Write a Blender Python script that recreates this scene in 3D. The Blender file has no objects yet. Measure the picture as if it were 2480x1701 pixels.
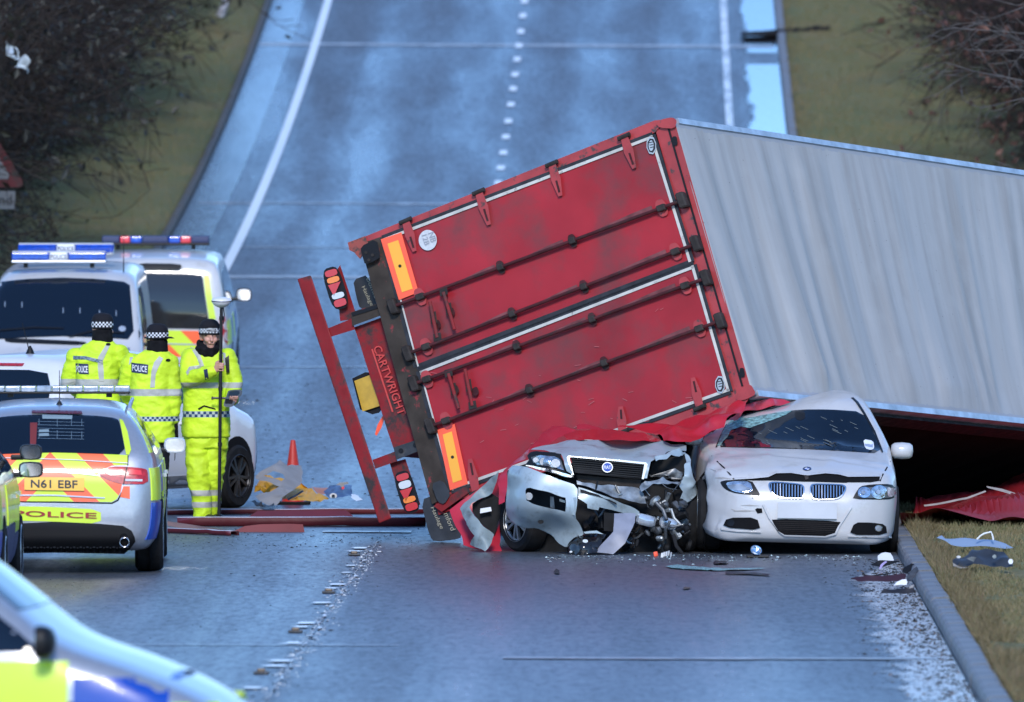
import bpy, bmesh, math, random
import numpy as np
from mathutils import Vector, Matrix, noise
from mathutils.bvhtree import BVHTree
from mathutils.geometry import delaunay_2d_cdt

random.seed(7)
np.random.seed(7)
SC = bpy.context.scene
COL = SC.collection

# ------------------------------------------------------------------ camera
F = 26800.0                     # focal length in pixels of the 2480 px wide photograph
CAM = Vector((0, 0, 3.8))
PITCH = math.atan(523.5 / F)
cam_data = bpy.data.cameras.new('camera')
cam = bpy.data.objects.new('camera', cam_data)
COL.objects.link(cam)
cam.location = CAM
cam.rotation_euler = (math.pi / 2 - PITCH, 0, 0)
cam_data.sensor_width = 36
cam_data.lens = 36 * F / 2480
cam_data.clip_start = 1
cam_data.clip_end = 6000
cam_data.dof.use_dof = True
cam_data.dof.focus_distance = 102.5
cam_data.dof.aperture_fstop = 4.0
SC.camera = cam

# ------------------------------------------------------------------ sky, sun, exposure
SUN_EL, SUN_AZ = math.radians(32), math.radians(180)   # azimuth measured from +Y (away from camera) clockwise
world = bpy.data.worlds.new('World')
SC.world = world
world.use_nodes = True
wn = world.node_tree
for n in list(wn.nodes):
    wn.nodes.remove(n)
w_out = wn.nodes.new('ShaderNodeOutputWorld')
w_bg = wn.nodes.new('ShaderNodeBackground')
w_sky = wn.nodes.new('ShaderNodeTexSky')
w_sky.sky_type = 'NISHITA'
w_sky.sun_disc = False
w_sky.sun_elevation = SUN_EL
w_sky.sun_rotation = SUN_AZ
w_sky.altitude = 60
w_sky.air_density = 1.0
w_sky.dust_density = 0.0
w_sky.ozone_density = 6.0
w_bg.inputs['Strength'].default_value = 0.15
wn.links.new(w_sky.outputs[0], w_bg.inputs['Color'])
wn.links.new(w_bg.outputs[0], w_out.inputs['Surface'])

sun_data = bpy.data.lights.new('sun', 'SUN')
sun_data.energy = 1.8
sun_data.angle = math.radians(11)
sun_data.color = (1.0, 0.90, 0.78)
sun = bpy.data.objects.new('sun', sun_data)
COL.objects.link(sun)
_sd = Vector((math.sin(SUN_AZ) * math.cos(SUN_EL), math.cos(SUN_AZ) * math.cos(SUN_EL), math.sin(SUN_EL)))
sun.location = (0, 60, 60)
sun.rotation_euler = _sd.to_track_quat('Z', 'Y').to_euler()

SC.view_settings.view_transform = 'Standard'
SC.view_settings.look = 'None'
SC.view_settings.gamma = 1
SC.view_settings.exposure = 0.85
SC.view_settings.use_curve_mapping = False
SC.view_settings.use_white_balance = True
SC.view_settings.white_balance_temperature = 5950
SC.view_settings.white_balance_tint = 10
SC.render.engine = 'CYCLES'
SC.cycles.max_bounces = 6
SC.cycles.transparent_max_bounces = 8
SC.cycles.use_denoising = True

# ------------------------------------------------------------------ geometry helpers
_cp, _sp = math.cos(PITCH), math.sin(PITCH)

def ray(u, v):
    a, b = (u - 1240) / F, (850.5 - v) / F
    return Vector((a, _cp + b * _sp, -_sp + b * _cp))

def px(u, v, D):                       # the point of the place seen at pixel u, v that is D metres away along Y
    d = ray(u, v)
    return CAM + d * (D / d.y)

def gz(y):                             # height of the road: level, then climbing out of the dip
    if y < 110: return 0.0
    if y < 222: return 0.00056 * (y - 110) ** 2
    z0, s0 = 0.00056 * 112 ** 2, 0.00112 * 112
    t = y - 222
    L = 55.0
    if t < L: return z0 + s0 * t - s0 * t * t / (2 * L)
    return z0 + s0 * L / 2

def rx(y):                             # x of the centre line
    return -1.742 + 0.014 * (y - 75)

def gnd(u, v):                         # point of the ground seen at pixel u, v
    d = ray(u, v)
    lo = 40.0
    for k in range(4000):
        y = lo + k * 0.06
        p = CAM + d * (y / d.y)
        if p.z <= gz(y): return p
    return p

def Dv(v):
    return gnd(1240, v).y

ORG = {}

def obj(name, verts, faces, m, parent=None, smooth=True, fmat=None, auto=None):
    me = bpy.data.meshes.new(name)
    o0 = Vector((0, 0, 0)) if parent is None else ORG[parent.name]
    me.from_pydata([(v[0] - o0.x, v[1] - o0.y, v[2] - o0.z) for v in verts], [], [tuple(f) for f in faces])
    for mm in (m if isinstance(m, (list, tuple)) else [m]):
        me.materials.append(mm)
    if smooth:
        me.polygons.foreach_set('use_smooth', [True] * len(me.polygons))
        if auto is not None and hasattr(me, 'set_sharp_from_angle'):
            me.set_sharp_from_angle(angle=math.radians(auto))
    if fmat is not None:
        me.polygons.foreach_set('material_index', fmat)
    me.update()
    o = bpy.data.objects.new(name, me)
    COL.objects.link(o)
    if parent is not None:
        o.parent = parent
    ORG[o.name] = o0
    return o

def thing(name, label, cat, loc, group=None):
    o = bpy.data.objects.new(name, None)
    o.empty_display_size = 0.2
    COL.objects.link(o)
    o.location = loc
    ORG[o.name] = Vector(loc)
    o['label'] = label
    o['category'] = cat
    if group: o['group'] = group
    return o

def tag(o, label, cat, group=None):
    o['label'] = label
    o['category'] = cat
    if group: o['group'] = group
    return o

def struct(o, kind='structure'):
    o['kind'] = kind
    return o

def copy_of(o, parent=None):
    c = o.copy()
    COL.objects.link(c)
    c.parent = parent
    ORG[c.name] = ORG[o.name]
    for ch in [k for k in o.children]:
        copy_of(ch, c)
    return c

class MB:
    """collects shapes of ONE part"""
    def __init__(s, M=None):
        s.v, s.f, s.M = [], [], M
    def add(s, vs, fs):
        n = len(s.v)
        s.v += [(s.M @ Vector(p)) if s.M is not None else Vector(p) for p in vs]
        s.f += [tuple(i + n for i in f) for f in fs]
        return s
    def hexa(s, a, b):                 # a, b: two quads of four points
        return s.add(list(a) + list(b), [(3, 2, 1, 0), (4, 5, 6, 7), (0, 1, 5, 4), (1, 2, 6, 5), (2, 3, 7, 6), (3, 0, 4, 7)])
    def box(s, c, h, X=(1, 0, 0), Y=(0, 1, 0), Z=(0, 0, 1), ch=0.0):
        c, X, Y, Z = Vector(c), Vector(X).normalized(), Vector(Y).normalized(), Vector(Z).normalized()
        if ch <= 0:
            q = lambda k: [c + X * (i * h[0]) + Y * (j * h[1]) + Z * (k * h[2]) for i, j in ((-1, -1), (1, -1), (1, 1), (-1, 1))]
            return s.hexa(q(-1), q(1))
        def oct_(k, e):
            a, b = h[0] - e, h[1] - e
            cc = min(ch, a * .9, b * .9)
            return [c + X * i + Y * j + Z * k for i, j in ((-a + cc, -b), (a - cc, -b), (a, -b + cc), (a, b - cc), (a - cc, b), (-a + cc, b), (-a, b - cc), (-a, -b + cc))]
        e = min(ch, h[2] * .9)
        rings = [oct_(-h[2], e * .7), oct_(-h[2] + e, 0), oct_(h[2] - e, 0), oct_(h[2], e * .7)]
        vs = sum(rings, [])
        fs = [tuple(reversed(range(8))), tuple(range(24, 32))]
        for r in range(3):
            for i in range(8):
                fs.append((r * 8 + i, r * 8 + (i + 1) % 8, r * 8 + 8 + (i + 1) % 8, r * 8 + 8 + i))
        return s.add(vs, fs)
    def tube(s, pts, r, n=8, cap=True):
        pts = [Vector(p) for p in pts]
        rr = r if isinstance(r, (list, tuple)) else [r] * len(pts)
        vs, fs = [], []
        up = None
        for i, p in enumerate(pts):
            t = (pts[min(i + 1, len(pts) - 1)] - pts[max(i - 1, 0)]).normalized()
            if up is None:
                up = Vector((0, 0, 1)) if abs(t.z) < .9 else Vector((1, 0, 0))
            a = t.cross(up)
            if a.length < 1e-6: a = t.orthogonal()
            a.normalize()
            up = a.cross(t).normalized()
            for k in range(n):
                th = 2 * math.pi * k / n
                vs.append(p + a * (math.cos(th) * rr[i]) + up * (math.sin(th) * rr[i]))
        for i in range(len(pts) - 1):
            for k in range(n):
                fs.append((i * n + k, i * n + (k + 1) % n, (i + 1) * n + (k + 1) % n, (i + 1) * n + k))
        if cap:
            fs.append(tuple(reversed(range(n))))
            fs.append(tuple(range((len(pts) - 1) * n, len(pts) * n)))
        return s.add(vs, fs)
    def lathe(s, prof, c, ax, n=24, closed=False, cap0=True):      # prof: (radius, along) pairs
        c, ax = Vector(c), Vector(ax).normalized()
        a = ax.orthogonal().normalized(); b = ax.cross(a)
        vs, fs = [], []
        for r, h in prof:
            for k in range(n):
                th = 2 * math.pi * k / n
                vs.append(c + ax * h + a * (r * math.cos(th)) + b * (r * math.sin(th)))
        m = len(prof)
        for i in range(m - 1 + (1 if closed else 0)):
            j = (i + 1) % m
            for k in range(n):
                fs.append((i * n + k, i * n + (k + 1) % n, j * n + (k + 1) % n, j * n + k))
        if not closed:
            if cap0 and prof[0][0] > 1e-5: fs.append(tuple(reversed(range(n))))
            if prof[-1][0] > 1e-5: fs.append(tuple(range((m - 1) * n, m * n)))
        return s.add(vs, fs)
    def prism(s, base, vec):
        base = [Vector(p) for p in base]
        vec = Vector(vec)
        n = len(base)
        return s.add(base + [p + vec for p in base], [tuple(reversed(range(n))), tuple(range(n, 2 * n))] + [(i, (i + 1) % n, n + (i + 1) % n, n + i) for i in range(n)])
    def grid(s, rows):
        nr, nc = len(rows), len(rows[0])
        return s.add([p for r in rows for p in r], [(i * nc + j, i * nc + j + 1, (i + 1) * nc + j + 1, (i + 1) * nc + j) for i in range(nr - 1) for j in range(nc - 1)])
    def build(s, name, m, parent=None, smooth=True, auto=35):
        return obj(name, s.v, s.f, m, parent, smooth, None, auto)

def solid(o, t, off=-1):
    md = o.modifiers.new('thickness', 'SOLIDIFY')
    md.thickness = t
    md.offset = off
    return o

def subd(o, n=1):
    md = o.modifiers.new('smooth', 'SUBSURF')
    md.levels = n; md.render_levels = n
    return o

# --- outlines
def inside(p, poly):
    x, y = p
    c = False
    n = len(poly)
    j = n - 1
    for i in range(n):
        xi, yi = poly[i]; xj, yj = poly[j]
        if (yi > y) != (yj > y) and x < (xj - xi) * (y - yi) / (yj - yi + 1e-12) + xi:
            c = not c
        j = i
    return c

def rnd(poly, it=2):                   # rounds the corners of an outline (corner cutting)
    for _ in range(it):
        q = []
        n = len(poly)
        for i in range(n):
            a, b = poly[i], poly[(i + 1) % n]
            q.append((a[0] * .8 + b[0] * .2, a[1] * .8 + b[1] * .2))
            q.append((a[0] * .2 + b[0] * .8, a[1] * .2 + b[1] * .8))
        poly = q
    return poly

def circ(cx, cy, rx_, ry_=None, n=20):
    ry_ = rx_ if ry_ is None else ry_
    return [(cx + rx_ * math.cos(2 * math.pi * k / n), cy + ry_ * math.sin(2 * math.pi * k / n)) for k in range(n)]

def split_edges(poly, step):
    q = []
    n = len(poly)
    for i in range(n):
        a, b = poly[i], poly[(i + 1) % n]
        m = max(1, int(math.hypot(b[0] - a[0], b[1] - a[1]) / step))
        for k in range(m):
            q.append((a[0] + (b[0] - a[0]) * k / m, a[1] + (b[1] - a[1]) * k / m))
    return q

def tri2d(outline, holes=(), step=10.0):
    loops = [split_edges(list(outline), step)] + [split_edges(list(h), step) for h in holes]
    vs, es = [], []
    for L in loops:
        n0 = len(vs)
        vs += [Vector(p) for p in L]
        es += [(n0 + i, n0 + (i + 1) % len(L)) for i in range(len(L))]
    xs = [p[0] for p in loops[0]]; ys = [p[1] for p in loops[0]]
    x = min(xs) + step * .5
    row = 0
    while x < max(xs):
        y = min(ys) + step * (.5 if row % 2 else .25)
        while y < max(ys):
            if inside((x, y), loops[0]) and not any(inside((x, y), h) for h in loops[1:]):
                vs.append(Vector((x, y)))
            y += step
        x += step
        row += 1
    ov, oe, of, a, b, c = delaunay_2d_cdt(vs, es, [], 0, 1e-6)
    fs = []
    for f in of:
        cx = sum(ov[i][0] for i in f) / len(f); cy = sum(ov[i][1] for i in f) / len(f)
        if inside((cx, cy), loops[0]) and not any(inside((cx, cy), h) for h in loops[1:]):
            fs.append(tuple(f))
    return [(p[0], p[1]) for p in ov], fs

def border(fs):
    cnt = {}
    for f in fs:
        for i in range(len(f)):
            a, b = f[i], f[(i + 1) % len(f)]
            cnt[(a, b)] = 1
    return [(a, b) for (a, b) in cnt if (b, a) not in cnt]

def lay(name, outline, rayfn, depthfn, m, parent, off=0.004, thick=0.012, step=10.0, holes=(), smooth=True, crumple=None, fmat=None):
    """a panel of its own thickness: outline in 2-D, each point carried to the depth depthfn gives along rayfn"""
    p2, fs = tri2d(outline, holes, step)
    hit = [depthfn(p) for p in p2]
    good = [(p, t) for p, t in zip(p2, hit) if t is not None]
    if not good: return None
    ga = np.array([g[0] for g in good]); gt = np.array([g[1] for g in good])
    front, back = [], []
    for p, t in zip(p2, hit):
        if t is None:
            k = int(np.argmin(((ga - np.array(p)) ** 2).sum(1)))
            t = gt[k]
        o, d = rayfn(p)
        l = d.length
        a = o + d * (t - off / l)
        b = o + d * (t + thick / l)
        if crumple:
            w = crumple[1] * noise.noise_vector(a * crumple[0])
            a += w; b += w
        front.append(a); back.append(b)
    n = len(p2)
    # orient to face the ray's origin
    f0 = fs[0]
    nrm = (front[f0[1]] - front[f0[0]]).cross(front[f0[2]] - front[f0[0]])
    if nrm.dot(rayfn(p2[f0[0]])[1]) > 0:
        fs = [tuple(reversed(f)) for f in fs]
    faces = list(fs)
    vs = list(front)
    if thick > 0:
        vs += back
        faces += [tuple(i + n for i in reversed(f)) for f in fs]
        for a, b in border(fs):
            faces.append((b, a, a + n, b + n))
    o = obj(name, vs, faces, m, parent, smooth, None, 50)
    return o

def cam_ray(p): return CAM, ray(p[0], p[1])

def bvh_of(*objs):
    dg = bpy.context.evaluated_depsgraph_get()
    vs, fs = [], []
    for o in objs:
        ev = o.evaluated_get(dg)
        me = ev.to_mesh()
        n = len(vs)
        # parents are never rotated, so origin + vertex is the world position
        o0 = ORG[o.name]
        vs += [v.co + o0 for v in me.vertices]
        fs += [tuple(i + n for i in p.vertices) for p in me.polygons]
        ev.to_mesh_clear()
    return BVHTree.FromPolygons(vs, fs)

def on(bvh, rayfn=cam_ray, mx=1e9):
    def d(p):
        o, r = rayfn(p)
        l = r.length
        loc, nrm, idx, dist = bvh.ray_cast(o, r / l)
        if loc is None or dist > mx: return None
        return dist / l
    return d

def rbf(ctrl):                         # smooth depth through control points (u, v, D)
    c = np.array(ctrl, float)
    P = c[:, :2]; sc = max(np.ptp(P[:, 0]), np.ptp(P[:, 1]), 1)
    P = P / sc
    n = len(P)
    def U(r2): return np.where(r2 > 1e-12, r2 * np.log(r2 + 1e-12), 0)
    K = U(((P[:, None] - P[None]) ** 2).sum(2)) + np.eye(n) * 1e-4
    A = np.zeros((n + 3, n + 3)); A[:n, :n] = K; A[:n, n] = 1; A[:n, n + 1:] = P; A[n, :n] = 1; A[n + 1:, :n] = P.T
    b = np.zeros(n + 3); b[:n] = c[:, 2]
    w = np.linalg.lstsq(A, b, rcond=None)[0]
    def f(p):
        q = np.array([p[0], p[1]]) / sc
        D = float((U(((P - q) ** 2).sum(1)) * w[:n]).sum() + w[n] + w[n + 1:] @ q)
        return D / ray(p[0], p[1]).y
    return f

def flat(D):
    return lambda p: D / ray(p[0], p[1]).y

def zoomer(x0, y0, k):
    return lambda pts: [(x0 + p[0] * k, y0 + p[1] * k) + tuple(p[2:]) for p in pts]

# --- lettering
_fontcache = {}
def text_mesh(s, shear=0.0, bold=0.0):
    key = (s, shear, bold)
    if key not in _fontcache:
        cu = bpy.data.curves.new('lettering', 'FONT')
        cu.body = s; cu.size = 1; cu.resolution_u = 3; cu.shear = shear; cu.offset = bold
        cu.fill_mode = 'FRONT'
        ob = bpy.data.objects.new('lettering', cu)
        COL.objects.link(ob)
        dg = bpy.context.evaluated_depsgraph_get()
        me = ob.evaluated_get(dg).to_mesh()
        bm = bmesh.new(); bm.from_mesh(me)
        bmesh.ops.triangulate(bm, faces=bm.faces[:])
        vs = [(v.co.x, v.co.y) for v in bm.verts]
        fs = [tuple(v.index for v in f.verts) for f in bm.faces]
        bm.free()
        ob.evaluated_get(dg).to_mesh_clear()
        bpy.data.objects.remove(ob); bpy.data.curves.remove(cu)
        xs = [p[0] for p in vs]; ys = [p[1] for p in vs]
        _fontcache[key] = ([((x - min(xs)) / (max(xs) - min(xs)), (y - min(ys)) / (max(ys) - min(ys))) for x, y in vs], fs)
    return _fontcache[key]

def letters(name, s, p0, ex, ey, depthfn, m, parent, off=0.006, rayfn=cam_ray, bold=0.0):
    """writing whose box starts at p0 and spans ex (along the line) and ey (up) in the 2-D of rayfn"""
    vs, fs = text_mesh(s, 0, bold)
    out = []
    last = None
    for x, y in vs:
        p = (p0[0] + ex[0] * x + ey[0] * y, p0[1] + ex[1] * x + ey[1] * y)
        t = depthfn(p)
        if t is None: t = last
        if t is None: continue
        last = t
        o, d = rayfn(p)
        out.append(o + d * (t - off / d.length))
    if len(out) != len(vs): return None
    return obj(name, out, fs, m, parent, False)

# ------------------------------------------------------------------ materials
def nd(nt, t, **kw):
    n = nt.nodes.new(t)
    for k, v in kw.items():
        if k in n.inputs: n.inputs[k].default_value = v
        else: setattr(n, k, v)
    return n

def rgba(c): return (c[0], c[1], c[2], 1)

MATS = {}
def mat(name, col, rough=.5, metal=0.0, coat=0.0, spec=.5, var=None, dirt=None, bump=None, emit=None, alpha=1.0, trans=0.0, rvar=None, scale3=None):
    """var=(scale, amount)  dirt=(colour, scale, threshold, softness)  bump=(scale, strength)  rvar=(scale, amount)"""
    if name in MATS: return MATS[name]
    m = bpy.data.materials.new(name)
    m.use_nodes = True
    nt = m.node_tree
    b = nt.nodes['Principled BSDF']
    b.inputs['Base Color'].default_value = rgba(col)
    b.inputs['Roughness'].default_value = rough
    b.inputs['Metallic'].default_value = metal
    b.inputs['Coat Weight'].default_value = coat
    b.inputs['Coat Roughness'].default_value = 0.08
    b.inputs['Specular IOR Level'].default_value = spec
    b.inputs['Alpha'].default_value = alpha
    b.inputs['Transmission Weight'].default_value = trans
    if emit:
        b.inputs['Emission Color'].default_value = rgba(emit[0]); b.inputs['Emission Strength'].default_value = emit[1]
    if var or dirt or bump or rvar:
        tc = nd(nt, 'ShaderNodeTexCoord')
        co = tc.outputs['Object']
        if scale3:
            mp = nd(nt, 'ShaderNodeMapping'); mp.inputs['Scale'].default_value = scale3
            nt.links.new(co, mp.inputs['Vector']); co = mp.outputs[0]
        cur = None
        if var:
            n = nd(nt, 'ShaderNodeTexNoise', Scale=var[0], Detail=5.0)
            nt.links.new(co, n.inputs['Vector'])
            mr = nd(nt, 'ShaderNodeMapRange'); mr.inputs['From Min'].default_value = .3; mr.inputs['From Max'].default_value = .7
            mr.inputs['To Min'].default_value = 1 - var[1]; mr.inputs['To Max'].default_value = 1 + var[1]
            nt.links.new(n.outputs[0], mr.inputs[0])
            mx = nd(nt, 'ShaderNodeMix', data_type='RGBA', blend_type='MULTIPLY')
            mx.inputs['Factor'].default_value = 1
            mx.inputs['A'].default_value = rgba(col) if False else (0, 0, 0, 1)
            mx.inputs[6].default_value = rgba(col)
            nt.links.new(mr.outputs[0], mx.inputs[7])
            cur = mx.outputs[2]
        if dirt:
            n = nd(nt, 'ShaderNodeTexNoise', Scale=dirt[1], Detail=8.0, Roughness=.65)
            nt.links.new(co, n.inputs['Vector'])
            mr = nd(nt, 'ShaderNodeMapRange'); mr.inputs['From Min'].default_value = dirt[2]; mr.inputs['From Max'].default_value = dirt[2] + dirt[3]
            nt.links.new(n.outputs[0], mr.inputs[0])
            mx = nd(nt, 'ShaderNodeMix', data_type='RGBA')
            nt.links.new(mr.outputs[0], mx.inputs['Factor'])
            mx.inputs[6].default_value = rgba(col)
            if cur: nt.links.new(cur, mx.inputs[6])
            mx.inputs[7].default_value = rgba(dirt[0])
            cur = mx.outputs[2]
        if cur: nt.links.new(cur, b.inputs['Base Color'])
        if rvar:
            n = nd(nt, 'ShaderNodeTexNoise', Scale=rvar[0], Detail=4.0)
            nt.links.new(co, n.inputs['Vector'])
            mr = nd(nt, 'ShaderNodeMapRange'); mr.inputs['From Min'].default_value = .3; mr.inputs['From Max'].default_value = .7
            mr.inputs['To Min'].default_value = max(.02, rough - rvar[1]); mr.inputs['To Max'].default_value = min(1, rough + rvar[1])
            nt.links.new(n.outputs[0], mr.inputs[0]); nt.links.new(mr.outputs[0], b.inputs['Roughness'])
        if bump:
            n = nd(nt, 'ShaderNodeTexNoise', Scale=bump[0], Detail=4.0)
            nt.links.new(co, n.inputs['Vector'])
            bp = nd(nt, 'ShaderNodeBump', Strength=bump[1], Distance=bump[2] if len(bump) > 2 else .02)
            nt.links.new(n.outputs[0], bp.inputs['Height']); nt.links.new(bp.outputs[0], b.inputs['Normal'])
    MATS[name] = m
    return m

# ================================================================== the setting
def node_mix(nt, fac, a, b):
    mx = nd(nt, 'ShaderNodeMix', data_type='RGBA')
    for s, v in (('Factor', fac), (6, a), (7, b)):
        if hasattr(v, 'links'): nt.links.new(v, mx.inputs[s])
        elif isinstance(v, tuple): mx.inputs[s].default_value = rgba(v)
        else: mx.inputs[s].default_value = v
    return mx.outputs[2]

def node_noise(nt, co, scale, detail=4.0, rough=.5, sc3=None):
    if sc3:
        mp = nd(nt, 'ShaderNodeMapping'); mp.inputs['Scale'].default_value = sc3
        nt.links.new(co, mp.inputs['Vector']); co = mp.outputs[0]
    n = nd(nt, 'ShaderNodeTexNoise', Scale=scale, Detail=detail, Roughness=rough)
    nt.links.new(co, n.inputs['Vector'])
    return n.outputs[0]

def node_map(nt, x, a, b, c=0.0, d=1.0):
    mr = nd(nt, 'ShaderNodeMapRange')
    for k, v in (('From Min', a), ('From Max', b), ('To Min', c), ('To Max', d)): mr.inputs[k].default_value = v
    nt.links.new(x, mr.inputs[0])
    return mr.outputs[0]

def node_math(nt, op, a, b=None):
    n = nd(nt, 'ShaderNodeMath', operation=op)
    for i, v in enumerate((a, b)):
        if v is None: continue
        if hasattr(v, 'links'): nt.links.new(v, n.inputs[i])
        else: n.inputs[i].default_value = v
    return n.outputs[0]

def asphalt(name, r0, r1, base):
    m = bpy.data.materials.new(name); m.use_nodes = True
    nt = m.node_tree; b = nt.nodes['Principled BSDF']
    co = nd(nt, 'ShaderNodeTexCoord').outputs['Object']
    fine = node_noise(nt, co, 55, 3)
    grain = node_noise(nt, co, 15, 3, .7, (1, .14, 1))
    big = node_noise(nt, co, .5, 4, .5, (1, .05, 1))
    mid = node_noise(nt, co, 1.6, 5, .6, (1, .25, 1))
    sep = nd(nt, 'ShaderNodeSeparateXYZ'); nt.links.new(co, sep.inputs[0])
    # worn wheel tracks run along the road: offset from the centre line
    off = node_math(nt, 'ADD', sep.outputs[0], node_math(nt, 'ADD', node_math(nt, 'MULTIPLY', sep.outputs[1], -0.014), 2.792))
    trk = node_math(nt, 'SINE', node_math(nt, 'MULTIPLY', off, 3.35))
    col = node_mix(nt, node_map(nt, fine, .35, .65), tuple(c * .7 for c in base), tuple(c * 1.25 for c in base))
    col = node_mix(nt, node_map(nt, grain, .50, .66, 0, .75), col, tuple(c * .35 for c in base))
    col = node_mix(nt, node_map(nt, grain, .32, .24, 0, .8), col, tuple(min(1, c * 2.6) for c in base))
    col = node_mix(nt, node_map(nt, mid, .50, .68, 0, .22), col, tuple(c * .5 for c in base))
    nt.links.new(col, b.inputs['Base Color'])
    w = node_math(nt, 'ADD', node_math(nt, 'MULTIPLY', big, .45), node_math(nt, 'MULTIPLY', mid, .12))
    lon = node_noise(nt, co, 1.0, 4, .55, (1.3, .03, 1))
    w = node_math(nt, 'ADD', w, node_math(nt, 'MULTIPLY', trk, .05))
    w = node_math(nt, 'ADD', w, node_math(nt, 'MULTIPLY', node_math(nt, 'SUBTRACT', lon, .5), .48))
    w = node_math(nt, 'ADD', w, node_math(nt, 'MULTIPLY', grain, .35))
    nt.links.new(node_map(nt, w, .32, .62, r0, r1), b.inputs['Roughness'])
    bp = nd(nt, 'ShaderNodeBump', Strength=.5, Distance=.006)
    nt.links.new(fine, bp.inputs['Height'])
    bp2 = nd(nt, 'ShaderNodeBump', Strength=.45, Distance=.012)
    nt.links.new(grain, bp2.inputs['Height']); nt.links.new(bp.outputs[0], bp2.inputs['Normal'])
    nt.links.new(bp2.outputs[0], b.inputs['Normal'])
    b.inputs['Specular IOR Level'].default_value = 1.0
    return m

M_road = asphalt('wet_asphalt', .27, .54, (.074, .082, .096))  # base lightened and blued to carry part of the sky's reflection
M_strip = asphalt('smooth_wet_edge', .20, .34, (.07, .075, .085))
M_water = mat('pale_glare_water', (.40, .41, .42), rough=.22, spec=1.0, rvar=(7, .1), bump=(14, .35, .02), dirt=((.04, .04, .043), 4, .42, .25), scale3=(1, .3, 1))  # pale base stands in for glare on the water
M_film = mat('pale_wet_joint', (.30, .31, .32), rough=.38, spec=.8, rvar=(6, .1), var=(5, .5))

def ys_list(a, b, s):
    n = int(round((b - a) / s))
    return [a + (b - a) * k / n for k in range(n + 1)]

def strip(name, offs, y0, y1, step, lift, m, extra=None, parent=None):
    rows = []
    for y in ys_list(y0, y1, step):
        rows.append([(rx(y) + o, y, gz(y) + lift + (extra(o, y) if extra else 0)) for o in offs])
    mb = MB(); mb.grid(rows)
    mb.f = [tuple(reversed(f)) for f in mb.f]
    # make the sheet face upwards
    a, b, c = [mb.v[i] for i in mb.f[0][:3]]
    if (b - a).cross(c - a).z < 0: mb.f = [tuple(reversed(f)) for f in mb.f]
    return mb.build(name, m, parent, True, None)

# --- ground sheet with both verges
def bank(o, y):
    P = [(-500, 6), (-60, 4.2), (-20, 2.6), (-14, 1.8), (-10, .95), (-8, .42), (-6.5, .16), (-5.09, .10), (-5.07, -.25), (5.03, -.25), (5.06, .112), (6, .13), (8, .2), (12, .55), (20, 1.4), (60, 3.4), (500, 6)]
    for (a, za), (b, zb) in zip(P, P[1:]):
        if a <= o <= b:
            z = za + (zb - za) * (o - a) / (b - a)
            break
    if abs(o) > 5.2: z += .07 * noise.noise((o * .8, y * .35, 3.0)) * min(1, (abs(o) - 5.2) * .7)
    return z

def grass_mat():
    m = bpy.data.materials.new('verge_grass'); m.use_nodes = True
    nt = m.node_tree; b = nt.nodes['Principled BSDF']
    co = nd(nt, 'ShaderNodeTexCoord').outputs['Object']
    a = node_noise(nt, co, .9, 5, .6, (1, .5, 1)); c = node_noise(nt, co, 14, 4, .6); e = node_noise(nt, co, .25, 3)
    col = node_mix(nt, node_map(nt, a, .4, .62), (.16, .17, .065), (.22, .185, .085))
    col = node_mix(nt, node_map(nt, c, .4, .7, 0, .7), col, (.09, .09, .04))
    col = node_mix(nt, node_map(nt, e, .45, .65, 0, .45), col, (.15, .165, .075))
    nt.links.new(col, b.inputs['Base Color'])
    b.inputs['Roughness'].default_value = .9
    b.inputs['Specular IOR Level'].default_value = .2
    bp = nd(nt, 'ShaderNodeBump', Strength=.8, Distance=.05); nt.links.new(c, bp.inputs['Height']); nt.links.new(bp.outputs[0], b.inputs['Normal'])
    return m
M_grass = grass_mat()

offs = [-500, -150, -60, -35, -20, -17, -14, -12, -10, -9, -8, -7.2, -6.5, -5.8, -5.09, -5.07, 0, 5.03, 5.06, 5.5, 6, 6.7, 7.4, 8, 9, 10, 12, 15, 20, 35, 60, 150, 500]
yy = [-60, -20, 10, 30] + ys_list(40, 300, 1.6) + [320, 360, 420, 520, 700, 1000, 1600, 2600]
mb = MB()
mb.grid([[(rx(y) + o, y, gz(y) + bank(o, y)) for o in offs] for y in yy])
struct(mb.build('ground', M_grass, None, True, None))

struct(strip('road', [-4.95, -4.3, -3.9, -2, 0, 2, 3.9, 4.2, 4.88], 20, 330, 1.6, 0.0, M_road, lambda o, y: 0))
struct(strip('road_edge_strip', [-4.93, -4.32], 130, 260, 1.6, .005, M_strip))
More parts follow.
